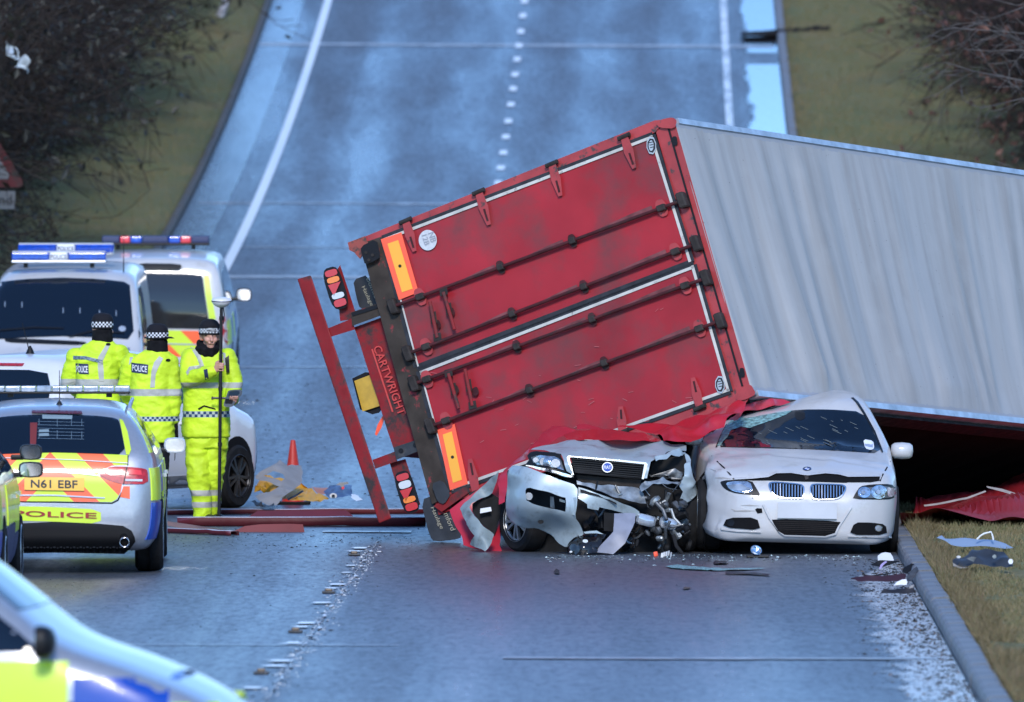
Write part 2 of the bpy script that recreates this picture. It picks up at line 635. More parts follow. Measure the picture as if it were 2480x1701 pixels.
# --- standing water in the right hand channel: ragged inner edge
def channel_mat(name, pale, dark, r_in, r_out, o0, o1, sc3):
    m = bpy.data.materials.new(name); m.use_nodes = True
    nt = m.node_tree; b = nt.nodes['Principled BSDF']
    co = nd(nt, 'ShaderNodeTexCoord').outputs['Object']
    sep = nd(nt, 'ShaderNodeSeparateXYZ'); nt.links.new(co, sep.inputs[0])
    off = node_math(nt, 'ADD', sep.outputs[0], node_math(nt, 'ADD', node_math(nt, 'MULTIPLY', sep.outputs[1], -0.014), 2.792))
    f = node_math(nt, 'ADD', node_map(nt, off, o0, o1, -.35, .35), node_noise(nt, co, 1.0, 6, .65, sc3))
    f = node_map(nt, f, .40, .62)
    nt.links.new(node_mix(nt, f, dark, pale), b.inputs['Base Color'])
    mr = nd(nt, 'ShaderNodeMapRange'); mr.inputs['To Min'].default_value = r_in; mr.inputs['To Max'].default_value = r_out
    nt.links.new(f, mr.inputs[0]); nt.links.new(mr.outputs[0], b.inputs['Roughness'])
    nt.links.new(f, b.inputs['Alpha'])
    b.inputs['Specular IOR Level'].default_value = 1.0
    bp = nd(nt, 'ShaderNodeBump', Strength=.3, Distance=.015)
    nt.links.new(node_noise(nt, co, 14, 3, .6, (1, .3, 1)), bp.inputs['Height']); nt.links.new(bp.outputs[0], b.inputs['Normal'])
    return m
M_glare = channel_mat('glare_on_channel', (.46, .47, .48), (.07, .078, .09), .40, .22, 4.10, 4.72, (4.5, 1.3, 1))  # pale base towards the kerb stands in for glare on the water
M_chan = channel_mat('water_in_channel', (.03, .03, .033), (.07, .078, .09), .42, .07, 4.05, 4.45, (2.2, .35, 1))
M_mirrorwater = mat('still_water', (.02, .021, .024), rough=.06, spec=1.0, rvar=(7, .03), bump=(12, .12, .01))
def water(name, y0, y1, step, width, seed, m, edge=4.87):
    rows = []
    for y in ys_list(y0, y1, step):
        w = width(y) * (1 + .08 * noise.noise((y * .7, seed, 0)))
        rows.append([(rx(y) + edge - max(.02, w) * (1 - k / 4), y, gz(y) + .006) for k in range(5)])
    mb = MB(); mb.grid(rows)
    a, b, c = [mb.v[i] for i in mb.f[0][:3]]
    if (b - a).cross(c - a).z < 0: mb.f = [tuple(reversed(f)) for f in mb.f]
    return struct(mb.build(name, m, None, True, None))
water('puddle_by_kerb', 66, 98.5, .07, lambda y: .80 if y < 92 else .80 * (98.6 - y) / 6.6, 1.0, M_glare)
water('channel_water', 160, 205.5, .12, lambda y: .92, 5.0, M_chan)
water('channel_water', 207.6, 250, .12, lambda y: .95, 9.0, M_chan)
# --- wet joints across the carriageway
def joint(v, o0, o1, w, m=M_film):
    y = Dv(v)
    rows = []
    for k in range(41):
        o = o0 + (o1 - o0) * k / 40
        ww = w * (.6 + .7 * abs(noise.noise((o * 1.7, v, 0))))
        yo = y + .12 * noise.noise((o * .5, v, 2)) - .05 * (o - o0)
        rows.append([(rx(yo) + o, yo - ww, gz(yo - ww) + .010), (rx(yo) + o, yo + ww, gz(yo + ww) + .010)])
    mb = MB(); mb.grid(rows)
    a, b, c = [mb.v[i] for i in mb.f[0][:3]]
    if (b - a).cross(c - a).z < 0: mb.f = [tuple(reversed(f)) for f in mb.f]
    struct(mb.build('road_joint', m, None, True, None))
joint(1597, 1.6, 4.8, .16)
joint(1562, -3.6, .8, .05)
joint(1290, -.5, .35, .35)  # short pale patch painted in for a glint on the wet road
joint(1272, -3.2, .4, .10)
joint(890, -3.5, 2.5, .10)
joint(672, -4.2, .5, .35)
joint(600, -3.8, 2.0, .10)
joint(493, -4.8, 2.0, .16)
joint(108, -4.9, 4.8, .28)

# --- painted lines
def paint(name, wear):
    m = bpy.data.materials.new(name); m.use_nodes = True
    nt = m.node_tree; b = nt.nodes['Principled BSDF']
    co = nd(nt, 'ShaderNodeTexCoord').outputs['Object']
    a = node_noise(nt, co, 7, 6, .65); c = node_noise(nt, co, 1.1, 3)
    f = node_map(nt, node_math(nt, 'ADD', a, node_math(nt, 'MULTIPLY', c, .4)), wear, wear + .16)
    nt.links.new(node_mix(nt, f, (.78, .78, .77), (.06, .06, .062)), b.inputs['Base Color'])
    b.inputs['Roughness'].default_value = .3
    return m
M_line = paint('road_paint', .86)
M_wornline = paint('worn_road_paint', .66)

def line(name, o0, o1, y0, y1, m, lift=.0125):
    return struct(strip(name, [o0, o1], y0, y1, max(.15, min(1.6, (y1 - y0) / 2)), lift, m))
line('edge_line', -3.93, -3.78, 110, 260, M_line)
line('edge_line', 3.83, 3.96, 150, 260, M_wornline)
centre = bpy.data.objects.new('centre_line', None); COL.objects.link(centre); struct(centre); ORG[centre.name] = Vector((0, 0, 0))
for v in (5, 40, 78, 112, 145, 182, 217, 255, 295, 333, 372, 408, 445, 485, 530, 580, 640, 705, 780):
    y = Dv(v)
    strip('road_dash', [-.065, .065], y - .42, y + .42, .3, .0125, M_line, None, centre)
for (u, v, w, l) in ((873, 1330, .12, .5), (858, 1338, .10, .3), (818, 1419, .11, .45), (803, 1428, .09, .3), (780, 1463, .13, .4), (742, 1512, .11, .5), (730, 1522, .10, .4), (710, 1561, .10, .5), (680, 1604, .11, .45), (665, 1617, .10, .35), (612, 1670, .10, .4), (850, 1373, .07, .3), (838, 1390, .06, .3)):
    g = gnd(u, v)
    mb = MB()
    n = 9
    rows = []
    for k in range(n):
        t = k / (n - 1)
        y = g.y - l * .35 + l * .7 * t
        jw = w * 1.0 * (.35 + 1.0 * abs(noise.noise((u * .1, t * 5, v * .1))))
        jx = .05 * noise.noise((u, t * 4, 1))
        rows.append([(g.x - jw + jx, y, .0125), (g.x + jw + jx, y, .0125)])
    mb.grid(rows)
    mb.build('road_dash', M_line, centre, True, None)
# broken centre seam of the near carriageway: a thin worn ridge of old paint
rows = []
for k, y in enumerate(ys_list(70, 103, .12)):
    w = .0015 + .040 * max(0, noise.noise((y * 2.3, 0, 0)) - .08)
    jx = .10 + .05 * noise.noise((y * 1.3, 5, 0))
    rows.append([(rx(y) + jx - w, y, .014), (rx(y) + jx, y, .017), (rx(y) + jx + w, y, .014)])
mb = MB(); mb.grid(rows); mb.build('centre_seam', M_wornline, centre, True, None)

# --- kerbs, stone by stone
M_kerbold = mat('old_dark_kerb', (.085, .08, .07), rough=.7, var=(2.2, .4), dirt=((.05, .045, .03), 5, .5, .2))
M_kerb = mat('kerb_concrete', (.15, .15, .155), rough=.55, var=(2.2, .35), dirt=((.10, .09, .07), 6, .55, .2), bump=(30, .08, .01))
def kerb(name, o_in, y0, y1, sgn, mk=M_kerb, w=.15):
    root = bpy.data.objects.new(name, None); COL.objects.link(root); struct(root); ORG[root.name] = Vector((0, 0, 0))
    me = None
    L = .914
    k = 0
    y = y0
    while y < y1:
        if me is None:
            mb = MB()
            prof = [(0, -.1), (0, .075), (.012 * sgn, .105), (.03 * sgn, .118), (w * sgn, .122), (w * sgn, -.1)]
            h = L / 2 - .006
            a = [Vector((p[0], -h, p[1])) for p in prof]
            mb.prism(a, (0, 2 * h, 0))
            st = mb.build('kerb_stone', mk, root, False)
            me = st.data
        else:
            st = bpy.data.objects.new('kerb_stone', me); COL.objects.link(st); st.parent = root; ORG[st.name] = Vector((0, 0, 0))
        yc = y + L / 2
        st.location = (rx(yc) + o_in + .004 * random.uniform(-1, 1), yc, gz(yc) + .006 * random.uniform(-1, 1))
        st.rotation_euler = (math.atan((gz(yc + .4) - gz(yc - .4)) / .8), 0, -.014 + random.uniform(-.004, .004))
        y += L
        k += 1
kerb('kerb_right', 4.885, 66, 236, 1)
kerb('kerb_left', -4.955, 128, 236, -1, M_kerbold, .10)

# --- reflecting studs along the centre
M_cast = mat('cast_iron', (.07, .068, .066), rough=.5, var=(30, .4))
M_amber = mat('amber_lens', (.12, .08, .045), rough=.4)
for i, (u, v) in enumerate(((858, 1346), (796, 1437), (716, 1533), (633, 1633))):
    g = gnd(u, v)
    t = thing('road_stud', ['road stud at the far end of the near centre line, level with the wrecks', 'second road stud from the wrecks on the centre line', 'third road stud from the wrecks on the centre line', 'nearest road stud, beside the foreground car bonnet'][i], 'road stud', (g.x, g.y, 0), 'reflecting studs on the centre line')
    mb = MB()
    mb.box((g.x, g.y, .012), (.055, .10, .007), ch=.005)
    mb.build('base', M_cast, t)
    mb = MB(); mb.box((g.x, g.y - .03, .028), (.03, .03, .012), ch=.008); mb.build('lens', M_amber, t)

# --- grass blades on the near verge
def blades(name, n, xr, yr, hr, m, sgn=1):
    vs, fs = [], []
    for k in range(n):
        y = random.uniform(*yr); o = xr[0] + (xr[1] - xr[0]) * random.random() ** 1.2
        if noise.noise((o * 2, y * 1.2, 7)) < -.28: continue
        x = rx(y) + o
        z = gz(y) + bank(o, y) - .004
        h = random.uniform(*hr) * (1.5 if o < xr[0] + .18 and random.random() < .6 else 1)
        a = random.uniform(0, 6.283); w = random.uniform(.003, .006)
        lx, ly = random.gauss(0, .5) * h, random.gauss(0, .5) * h
        dx, dy = math.cos(a) * w, math.sin(a) * w
        i = len(vs)
        vs += [(x - dx, y - dy, z), (x + dx, y + dy, z), (x + lx, y + ly, z + h)]
        fs.append((i, i + 1, i + 2))
    return struct(obj(name, vs, fs, m, None, False), 'stuff')
def blade_mat(name, c1, c2, c3):
    m = bpy.data.materials.new(name); m.use_nodes = True
    nt = m.node_tree; b = nt.nodes['Principled BSDF']
    co = nd(nt, 'ShaderNodeTexCoord').outputs['Object']
    a = node_noise(nt, co, 1.3, 4, .6); c = node_noise(nt, co, 35, 2)
    col = node_mix(nt, node_map(nt, a, .4, .6), c1, c2)
    col = node_mix(nt, node_map(nt, c, .45, .65, 0, .8), col, c3)
    nt.links.new(col, b.inputs['Base Color']); b.inputs['Roughness'].default_value = .7; b.inputs['Specular IOR Level'].default_value = .2
    return m
M_blade = blade_mat('grass_blades', (.13, .135, .055), (.19, .15, .07), (.28, .21, .12))
M_straw = blade_mat('dry_grass_blades', (.20, .14, .08), (.16, .12, .06), (.10, .10, .04))
blades('grass', 70000, (5.04, 7.2), (72, 112), (.025, .07), M_blade)
blades('dry_grass_edge', 12000, (5.03, 5.32), (72, 104), (.03, .10), M_straw)
blades('grass', 26000, (5.04, 8.5), (172, 222), (.05, .14), M_blade)
blades('grass', 16000, (-7.6, -5.1), (160, 222), (.05, .14), M_blade)

# --- grit and splinters on the carriageway (nobody could count them)
def grit(name, n, place, size, m):
    vs, fs = [], []
    for k in range(n):
        x, y = place()
        s = size * .42 * min(2.6, random.lognormvariate(0, .5))
        h = s * random.uniform(.3, .9)
        a = random.uniform(0, 6.28)
        i = len(vs)
        z = gz(y) + .006
        e = random.uniform(.6, 2.4)
        q = [(math.cos(a + t) * s * (e if j % 2 else 1), math.sin(a + t) * s) for j, t in enumerate((0, 1.7, 3.3, 4.6))]
        vs += [(x + p[0], y + p[1], z) for p in q] + [(x + random.uniform(-.3, .3) * s, y, z + h)]
        fs += [(i, i + 1, i + 4), (i + 1, i + 2, i + 4), (i + 2, i + 3, i + 4), (i + 3, i, i + 4)]
    return struct(obj(name, vs, fs, m, None, False), 'stuff')
M_grit = mat('dark_grit', (.02, .019, .018), rough=.8, spec=.2)
M_brown = mat('leaf_litter', (.10, .055, .025), rough=.7, var=(8, .5))
M_shard = mat('glass_shard', (.55, .68, .66), rough=.1, spec=.8)
def by_kerb():
    y = random.uniform(70, 99)
    o = 4.87 - abs(random.gauss(0, .24))
    return rx(y) + o, y
grit('gutter_grit', 4200, by_kerb, .015, M_grit)
grit('gutter_leaf_litter', 420, by_kerb, .016, M_brown)
def mid_(): 
    y = random.gauss(103.8, 1.6); 
    return random.uniform(-4.4, -.6), y
grit('road_grit', 900, mid_, .012, M_grit)
def all_():
    y = random.uniform(68, 106)
    return rx(y) + random.uniform(-4.5, 4.6), y
grit('road_grit', 700, all_, .009, M_grit)
def front_():
    return random.uniform(.3, 3.2), 99.9 - abs(random.gauss(0, .9))
grit('road_grit', 260, front_, .014, M_grit)
grit('glass_crumbs', 330, front_, .009, M_shard)
def seam_():
    y = random.uniform(70, 102)
    return rx(y) + .1 + random.gauss(0, .06), y
grit('seam_grit', 700, seam_, .012, M_grit)
grit('seam_glints', 600, seam_, .013, mat('pale_glint_flakes', (.62, .62, .60), rough=.4))  # pale flakes stand in for glints along the seam
def farm_():
    y = random.uniform(112, 150)
    return rx(y) + random.uniform(-3.5, 1), y
grit('road_grit', 400, farm_, .022, M_grit)

# ------------------------------------------------------------------ shrubs and trees
def twig_mesh(segs, n=3):
    vs, fs = [], []
    for p0, p1, r0, r1 in segs:
        t = (p1 - p0).normalized()
        a = t.orthogonal().normalized(); b = t.cross(a)
        i = len(vs)
        for p, r in ((p0, r0), (p1, r1)):
            for k in range(n):
                th = 6.2832 * k / n
                vs.append(p + a * (math.cos(th) * r) + b * (math.sin(th) * r))
        for k in range(n):
            fs.append((i + k, i + (k + 1) % n, i + n + (k + 1) % n, i + n + k))
    return vs, fs

def grow(p, d, L, r, depth, segs, rng, spread, droop, kids, minr=.004):
    n = 3
    for k in range(n):
        d = (d + Vector((rng.gauss(0, .17), rng.gauss(0, .17), rng.gauss(0, .14) + droop))).normalized()
        q = p + d * (L / n)
        r1 = max(minr, r * .86)
        segs.append((p, q, r, r1))
        p, r = q, r1
        if depth > 0:
            for j in range(kids if k else max(1, kids - 1)):
                if rng.random() < .82:
                    e = (d + Vector((rng.gauss(0, spread), rng.gauss(0, spread), rng.gauss(0, spread * .8)))).normalized()
                    grow(p, e, L * rng.uniform(.5, .75), r * .62, depth - 1, segs, rng, spread, droop, kids, minr)

def leaf_cards(segs, n, size, rng, jitter):
    vs, fs = [], []
    for k in range(n):
        p0, p1, r0, r1 = segs[rng.randrange(len(segs))]
        p = p0.lerp(p1, rng.random()) + Vector((rng.gauss(0, jitter), rng.gauss(0, jitter), rng.gauss(0, jitter)))
        a = Vector((rng.gauss(0, 1), rng.gauss(0, 1), rng.gauss(0, 1))).normalized()
        b = a.orthogonal().normalized()
        s = size * rng.uniform(.5, 1.4)
        i = len(vs)
        vs += [p - a * s, p + b * s * .5, p + a * s, p - b * s * .5 + a.cross(b) * s * .25]
        fs.append((i, i + 1, i + 2, i + 3))
    return vs, fs

M_bark = mat('dark_bark', (.035, .030, .026), rough=.9, spec=.15, var=(9, .5), dirt=((.05, .055, .02), 3, .58, .15))
M_twig = mat('brown_twig', (.030, .023, .020), rough=.85, spec=.2, var=(2.0, .55))
M_moss = mat('ivy_leaf', (.020, .020, .013), rough=.6, var=(1.5, .6))
M_dead = mat('dead_beech_leaf', (.10, .042, .026), rough=.7, var=(1.2, .6))
M_greyt = mat('grey_twig', (.10, .09, .085), rough=.8, spec=.2, var=(3, .4))

def shrub_meshes(seed, h, stems, depth, kids, spread, leaves, lsize, base_spread, droop=.02):
    rng = random.Random(seed)
    st, tw = [], []
    for k in range(stems):
        a = rng.uniform(0, 6.28)
        p = Vector((math.cos(a) * base_spread * rng.random(), math.sin(a) * base_spread * rng.random(), -.1))
        d = Vector((math.cos(a) * .45 + rng.gauss(0, .25), math.sin(a) * .45 + rng.gauss(0, .25), 1)).normalized()
        L = h * rng.uniform(.55, 1)
        r = .035 * h / 4
        n = 5
        for i in range(n):
            d = (d + Vector((rng.gauss(0, .16), rng.gauss(0, .16), rng.gauss(0, .06)))).normalized()
            q = p + d * (L / n)
            st.append((p, q, r, r * .85)); r *= .85; p = q
            for j in range(3):
                e = (d * .5 + Vector((rng.gauss(0, .8), rng.gauss(0, .8), rng.gauss(0, .5)))).normalized()
                grow(p, e, h * rng.uniform(.16, .32), r * .5, depth, tw, rng, spread, droop, kids, .005)
    lf = leaf_cards(tw, leaves, lsize, rng, .06)
    return twig_mesh(st, 5), twig_mesh(tw), lf

def mesh_of(name, vf, m):
    me = bpy.data.meshes.new(name)
    me.from_pydata([tuple(v) for v in vf[0]], [], vf[1]); me.materials.append(m); me.update()
    return me

def plant(variants, loc, s, rot, name, label, group, cat='shrub'):
    t = thing(name, label, cat, loc, group)
    t.rotation_euler = (0, 0, rot); t.scale = s
    for nm, me in variants:
        o = bpy.data.objects.new(nm, me); COL.objects.link(o); o.parent = t; ORG[o.name] = Vector((0, 0, 0))
    return t

VAR = []
for sd in (1, 2, 3):
    a, b, c = shrub_meshes(sd, 4.6, 22, 2, 2, .6, 4500, .055, 1.1)
    VAR.append([('trunk', mesh_of('stems', a, M_bark)), ('crown', mesh_of('twigs', b, M_twig)), ('ivy', mesh_of('ivy', c, M_moss))])
HED = []
for sd in (11, 12):
    a, b, c = shrub_meshes(sd, 4.2, 20, 2, 2, .6, 3200, .06, 1.1)
    HED.append([('trunk', mesh_of('stems', a, M_bark)), ('crown', mesh_of('twigs', b, M_twig)), ('dead_leaves', mesh_of('leaves', c, M_dead))])
rng = random.Random(5)
k = 0
for y, o in ((146.5, -8.5), (153, -9.0), (157, -8.2), (163, -8.6), (169, -8.3), (172, -9.8), (176, -8.4), (181, -9.6), (184, -8.1), (188, -9.7), (192, -8.2), (196, -10.0), (199, -8.3), (205, -9.5), (210, -8.5), (216, -10.0), (222, -9.0), (228, -10.5), (236, -9.2), (176, -11.5), (190, -12), (204, -12.2), (218, -12.6), (245, -10.6), (170, -10.4), (186, -10.8), (196, -12.0), (211, -10.6), (226, -12.2), (234, -11.2)):
    s = rng.uniform(.95, 1.3)
    o -= .6 if y > 166 else .3
    x = rx(y) + o
    plant(VAR[k % 3], (x, y, gz(y) + bank(o, y)), (s, s, s * rng.uniform(.95, 1.2)), rng.uniform(0, 6.28), 'shrub', 'dark bare twiggy shrub in the thicket on the left bank', 'bare shrubs on the left bank')
    k += 1
for y, o in ((183, 9.4), (190, 9.2), (198, 9.0), (206, 9.4), (214, 9.0), (224, 9.6), (176, 9.6), (187, 11.6), (202, 11.8), (220, 12), (194, 10.6), (210, 11.2), (230, 11.0), (180, 11.0)):
    s = rng.uniform(.9, 1.2)
    o += 1.1
    plant(HED[k % 2], (rx(y) + o, y, gz(y) + bank(o, y)), (s, s, s * 1.1), rng.uniform(0, 6.28), 'hedge_shrub', 'shrub with rust brown dead leaves in the hedge behind the right verge', 'brown shrubs on the right verge')
    k += 1
# a bare tree beside the right verge, its boughs reaching over the grass
def bare_tree(loc, seed, label, reach):
    rng = random.Random(seed)
    st, tw = [], []
    p = Vector((0, 0, -.1)); d = Vector((-.06, 0, 1)); r = .13
    for i in range(9):
        q = p + d * .72
        st.append((p, q, r, r * .9)); p, r = q, r * .9
        d = (d + Vector((rng.gauss(0, .07), rng.gauss(0, .07), .05))).normalized()
        if i >= 2:
            for j in range(4):
                a = rng.uniform(math.pi * .55, math.pi * 1.45) if j < 3 else rng.uniform(0, 6.28)
                e = Vector((math.cos(a), math.sin(a) * .8, rng.uniform(.05, .55))).normalized()
                L = reach * rng.uniform(.55, 1)
                pp, rr, n = p, r * .42, 7
                for s_ in range(n):
                    e = (e + Vector((rng.gauss(0, .09), rng.gauss(0, .09), rng.gauss(0, .09) - .02))).normalized()
                    q2 = pp + e * (L / n)
                    tw.append((pp, q2, rr, rr * .78)); pp, rr = q2, max(.006, rr * .78)
                    for w in range(2):
                        f = (e + Vector((rng.gauss(0, .5), rng.gauss(0, .5), rng.gauss(0, .4)))).normalized()
                        grow(pp, f, L * rng.uniform(.10, .24), rr * .5, 1, tw, rng, .5, -.01, 2, .0035)
    t = thing('bare_tree', label, 'tree', loc)
    for nm, segs, m, n in (('trunk', st, M_bark, 8), ('crown', tw, M_greyt, 3)):
        vs, fs = twig_mesh(segs, n)
        o = obj(nm, [Vector(v) + Vector(loc) for v in vs], fs, m, t, True)
    return t
bare_tree((8.0, 131, gz(131) + bank(8.8, 131)), 3, 'bare grey tree at the right edge with boughs over the trailer', 3.0)

# ================================================================== overturned trailer
_R, _U, _B = Vector((1, 0, 0)), Vector((0, _sp, _cp)), Vector((0, -_cp, _sp))
def c2w(x, y, z): return (_R * x + _U * y + _B * z).normalized()
_d, _m = Vector((.9943, -.107)), .472
_k = math.sqrt(1 - _m * _m)
E_L = c2w(_d.x * _m, _d.y * _m, -_k)                       # towards the trailer's front
_r = Vector((_k * _d.x, _k * _d.y, _m)); _q = Vector((.107, .9943, 0))
_a = (_r * 847 + _q * 392) / 933; _b = (_r * 294 - _q * 636) / 701
E_H = c2w(*_a); E_W = c2w(*_b)                              # up of the trailer; across it (towards the ground side)
E_H = (E_H - E_L * E_H.dot(E_L)).normalized(); E_W = E_L.cross(E_H).normalized()
if E_W.z > 0: E_W = -E_W
N_R = -E_L
TC = px(1822, 955, 101.75)
def tr_plane(proud=0.0):
    c = (TC - CAM).dot(N_R) + proud
    return lambda p: c / ray(p[0], p[1]).dot(N_R)
def RP(u, v, proud=0.0):
    return CAM + ray(u, v) * tr_plane(proud)((u, v))
def hw(u, v):
    q = RP(u, v) - TC
    return q.dot(E_H), q.dot(E_W)
def TL(l, h, w): return TC + E_L * l + E_H * h + E_W * w
W0 = hw(1632, 288)[1]                                       # w of the upper side (negative)
H0 = hw(884, 606)[0]                                        # h of the floor (negative)
LEN = 13.6

M_red = mat('trailer_red', (.32, .016, .024), rough=.5, spec=.35, var=(1.1, .25), dirt=((.12, .045, .045), 1.7, .46, .30), rvar=(3, .12), bump=(3, .05, .02))
M_redf = mat('trailer_red_frame', (.36, .04, .04), rough=.45, var=(5, .2), dirt=((.06, .04, .035), 9, .58, .08))
M_redcham = mat('chassis_red', (.24, .014, .016), rough=.55, spec=.25, var=(4, .3), dirt=((.04, .03, .027), 4, .47, .16))
M_dirty = mat('road_film_dirt', (.048, .038, .031), rough=.85, spec=.15, var=(5, .35), dirt=((.26, .04, .045), 7, .60, .07))
M_black = mat('black_plastic', (.012, .012, .014), rough=.55, spec=.2, rvar=(10, .15))
M_rubber = mat('black_rubber', (.012, .012, .013), rough=.8, spec=.15, var=(6, .3))
M_bar = mat('locking_bar_steel', (.065, .016, .018), rough=.55, spec=.2, var=(6, .4), dirt=((.03, .025, .022), 8, .5, .15))
M_dark = mat('dirty_steel', (.034, .028, .025), rough=.7, spec=.2, var=(9, .4))
M_seal = mat('off_white_seal', (.52, .49, .44), rough=.5, var=(8, .15), dirt=((.2, .18, .16), 14, .6, .1))
M_gasket = mat('grey_gasket', (.03, .032, .038), rough=.7, spec=.2, var=(8, .3))
M_mark = mat('red_fluorescent_board', (.95, .12, .05), rough=.45, emit=None)
M_marky = mat('orange_reflective_board', (.95, .42, .04), rough=.4)
def roof_skin():
    m = bpy.data.materials.new('trailer_roof_skin'); m.use_nodes = True
    nt = m.node_tree; b = nt.nodes['Principled BSDF']
    tc = nd(nt, 'ShaderNodeTexCoord'); uv = tc.outputs['UV']; co = tc.outputs['Object']
    st = node_noise(nt, uv, 1.0, 5, .6, (3.2, .55, 1)); st2 = node_noise(nt, uv, 1.0, 3, .5, (11, 1.2, 1)); gr = node_noise(nt, co, 3, 5, .6); sp = node_noise(nt, co, 26, 2, .5)
    col = node_mix(nt, node_map(nt, st, .42, .66), (.37, .365, .36), (.29, .275, .26))
    col = node_mix(nt, node_map(nt, st2, .55, .72, 0, .5), col, (.33, .32, .305))
    col = node_mix(nt, node_map(nt, gr, .5, .75, 0, .35), col, (.42, .415, .41))
    col = node_mix(nt, node_map(nt, sp, .74, .78, 0, .8), col, (.10, .09, .08))
    su = nd(nt, 'ShaderNodeSeparateXYZ'); nt.links.new(uv, su.inputs[0])
    edge = node_math(nt, 'ABSOLUTE', node_math(nt, 'SUBTRACT', su.outputs[1], .5))
    edge = node_math(nt, 'ADD', edge, node_math(nt, 'MULTIPLY', node_noise(nt, co, 9, 4, .6), .03))
    col = node_mix(nt, node_math(nt, 'GREATER_THAN', edge, .487), col, (.30, .31, .34))
    nt.links.new(col, b.inputs['Base Color']); b.inputs['Roughness'].default_value = .6; b.inputs['Specular IOR Level'].default_value = .35
    return m
M_roof = roof_skin()
M_alu = mat('aluminium_rail', (.52, .54, .57), rough=.4, metal=.7, var=(6, .25))
M_silver = mat('emblem_silver', (.5, .51, .52), rough=.35, metal=.4)
M_glassred = mat('red_lens', (.55, .02, .02), rough=.15, coat=.5)
M_amb = mat('amber_indicator_lens', (.85, .22, .02), rough=.15, coat=.5)
M_clear = mat('clear_lens', (.6, .6, .6), rough=.12, coat=.6)
M_flap = mat('mudflap_rubber', (.028, .03, .034), rough=.6, var=(5, .4), dirt=((.07, .065, .06), 6, .58, .15))
M_letterbeige = mat('faded_gold_lettering', (.36, .32, .22), rough=.6)
M_plateyel = mat('ochre_plate', (.50, .30, .03), rough=.4, var=(12, .15))
M_redlet = mat('red_raised_letters', (.55, .05, .035), rough=.4)

T = thing('overturned_trailer', 'red rear doored box trailer rolled on its side with a wrinkled white roof', 'trailer', (TC.x, TC.y, 0))

def tl(name, outline, m, parent=None, proud=0.0, thick=.02, step=30, off=.0, holes=(), crumple=None):
    return lay(name, outline, cam_ray, tr_plane(proud), m, parent or T, off, thick, step, holes, False, crumple)
def seg(name, p, q, w, m, parent=None, proud=0.0, thick=.02, w2=None):
    p, q = Vector(p), Vector(q)
    n = Vector((-(q - p).y, (q - p).x)).normalized()
    w2 = w if w2 is None else w2
    return tl(name, [tuple(p - n * w / 2), tuple(q - n * w2 / 2), tuple(q + n * w2 / 2), tuple(p + n * w / 2)], m, parent, proud, thick, 200)
def lerp2(p, q, t): return (p[0] + (q[0] - p[0]) * t, p[1] + (q[1] - p[1]) * t)

# --- box walls
mb = MB()
rows = []
NL, NW = 240, 70
for i in range(NL + 1):
    l = LEN * (i / NL)
    row = []
    for j in range(NW + 1):
        t = j / NW
        w = W0 * (1 - t)
        ed = min(1, min(t, 1 - t) * 9) * min(1, l / .12)
        ph = l * 1.25 * (1 + .14 * t) - t * .12
        f = 1.2 * noise.noise((ph * 1.0, t * .5, .3)) + .55 * (.5 - abs(noise.noise((ph * 1.9, t * .8, 4.1))) * 2) + .16 * noise.noise((ph * 6, t * 1.4, 8))
        amp = (.022 + .055 * t ** 1.3)
        z = amp * f * ed - .05 * math.sin(math.pi * t) * min(1, l / .6) * .3
        row.append(TL(l, z, w))
    rows.append(row)
mb.grid(rows)
a, b, c = [mb.v[i] for i in mb.f[0][:3]]
if (b - a).cross(c - a).dot(E_H) < 0: mb.f = [tuple(reversed(f)) for f in mb.f]
ro = mb.build('roof', M_roof, T, True, None)
uvl = ro.data.uv_layers.new(name='skin')
cl_ = [(0.0, 0.0)] * len(ro.data.vertices)
for i in range(NL + 1):
    for j in range(NW + 1):
        l_ = LEN * i / NL; t_ = j / NW
        cl_[i * (NW + 1) + j] = (l_ * (1 + .14 * t_) - t_ * .1, t_)
for lp in ro.data.loops:
    uvl.data[lp.index].uv = cl_[lp.vertex_index]
solid(ro, .006)
def slab(name, l0, l1, h0, h1, w0, w1, m, parent=T, ch=0):
    mb = MB()
    c = TL((l0 + l1) / 2, (h0 + h1) / 2, (w0 + w1) / 2)
    mb.box(c, (abs(l1 - l0) / 2, abs(h1 - h0) / 2, abs(w1 - w0) / 2), E_L, E_H, E_W, ch)
    return mb.build(name, m, parent, True, 30)
slab('cant_rail', .10, LEN, -.09, .016, W0 - .018, W0 + .035, M_alu)
slab('cant_rail', .10, LEN, -.09, .016, -.04, .018, M_alu)
slab('front_rail', LEN - .05, LEN, -.3, .014, W0, 0, M_alu)
slab('bulkhead', LEN - .05, LEN - .004, H0, -.1, W0 + .02, -.02, M_red)
M_curt = mat('red_curtain', (.36, .016, .022), rough=.4, coat=.1, var=(2, .2), bump=(4, .25, .03))
M_curtshade = mat('shade_black_curtain', (.006, .003, .003), rough=.8, spec=.1, var=(2, .3))  # lower curtain coloured near black for the shade under the trailer
def curtain(w, sgn, m):
    rows = []
    for i in range(121):
        l = .1 + (LEN - .14) * i / 120
        rows.append([TL(l, H0 + .1 + (-.1 - H0 - .1) * j / 12, w + sgn * (.012 + .02 * math.sin(l * 9) * math.sin(math.pi * j / 12) + .02 * noise.noise((l, j * .3, w)))) for j in range(13)])
    mb = MB(); mb.grid(rows)
    return solid(mb.build('side_curtain', m, T, True, None), .004, 0)
curtain(W0 + .002, -1, M_curt)
curtain(-.002, 1, M_curtshade)
slab('floor', .0, LEN, H0 - .02, H0 + .1, W0 + .01, -.01, M_redcham)
for ww in (W0 * .5 - .5, W0 * .5 + .5):
    slab('chassis_beam', .6, LEN - 1.5, H0 - .50, H0 - .02, ww - .07, ww + .07, M_redcham)
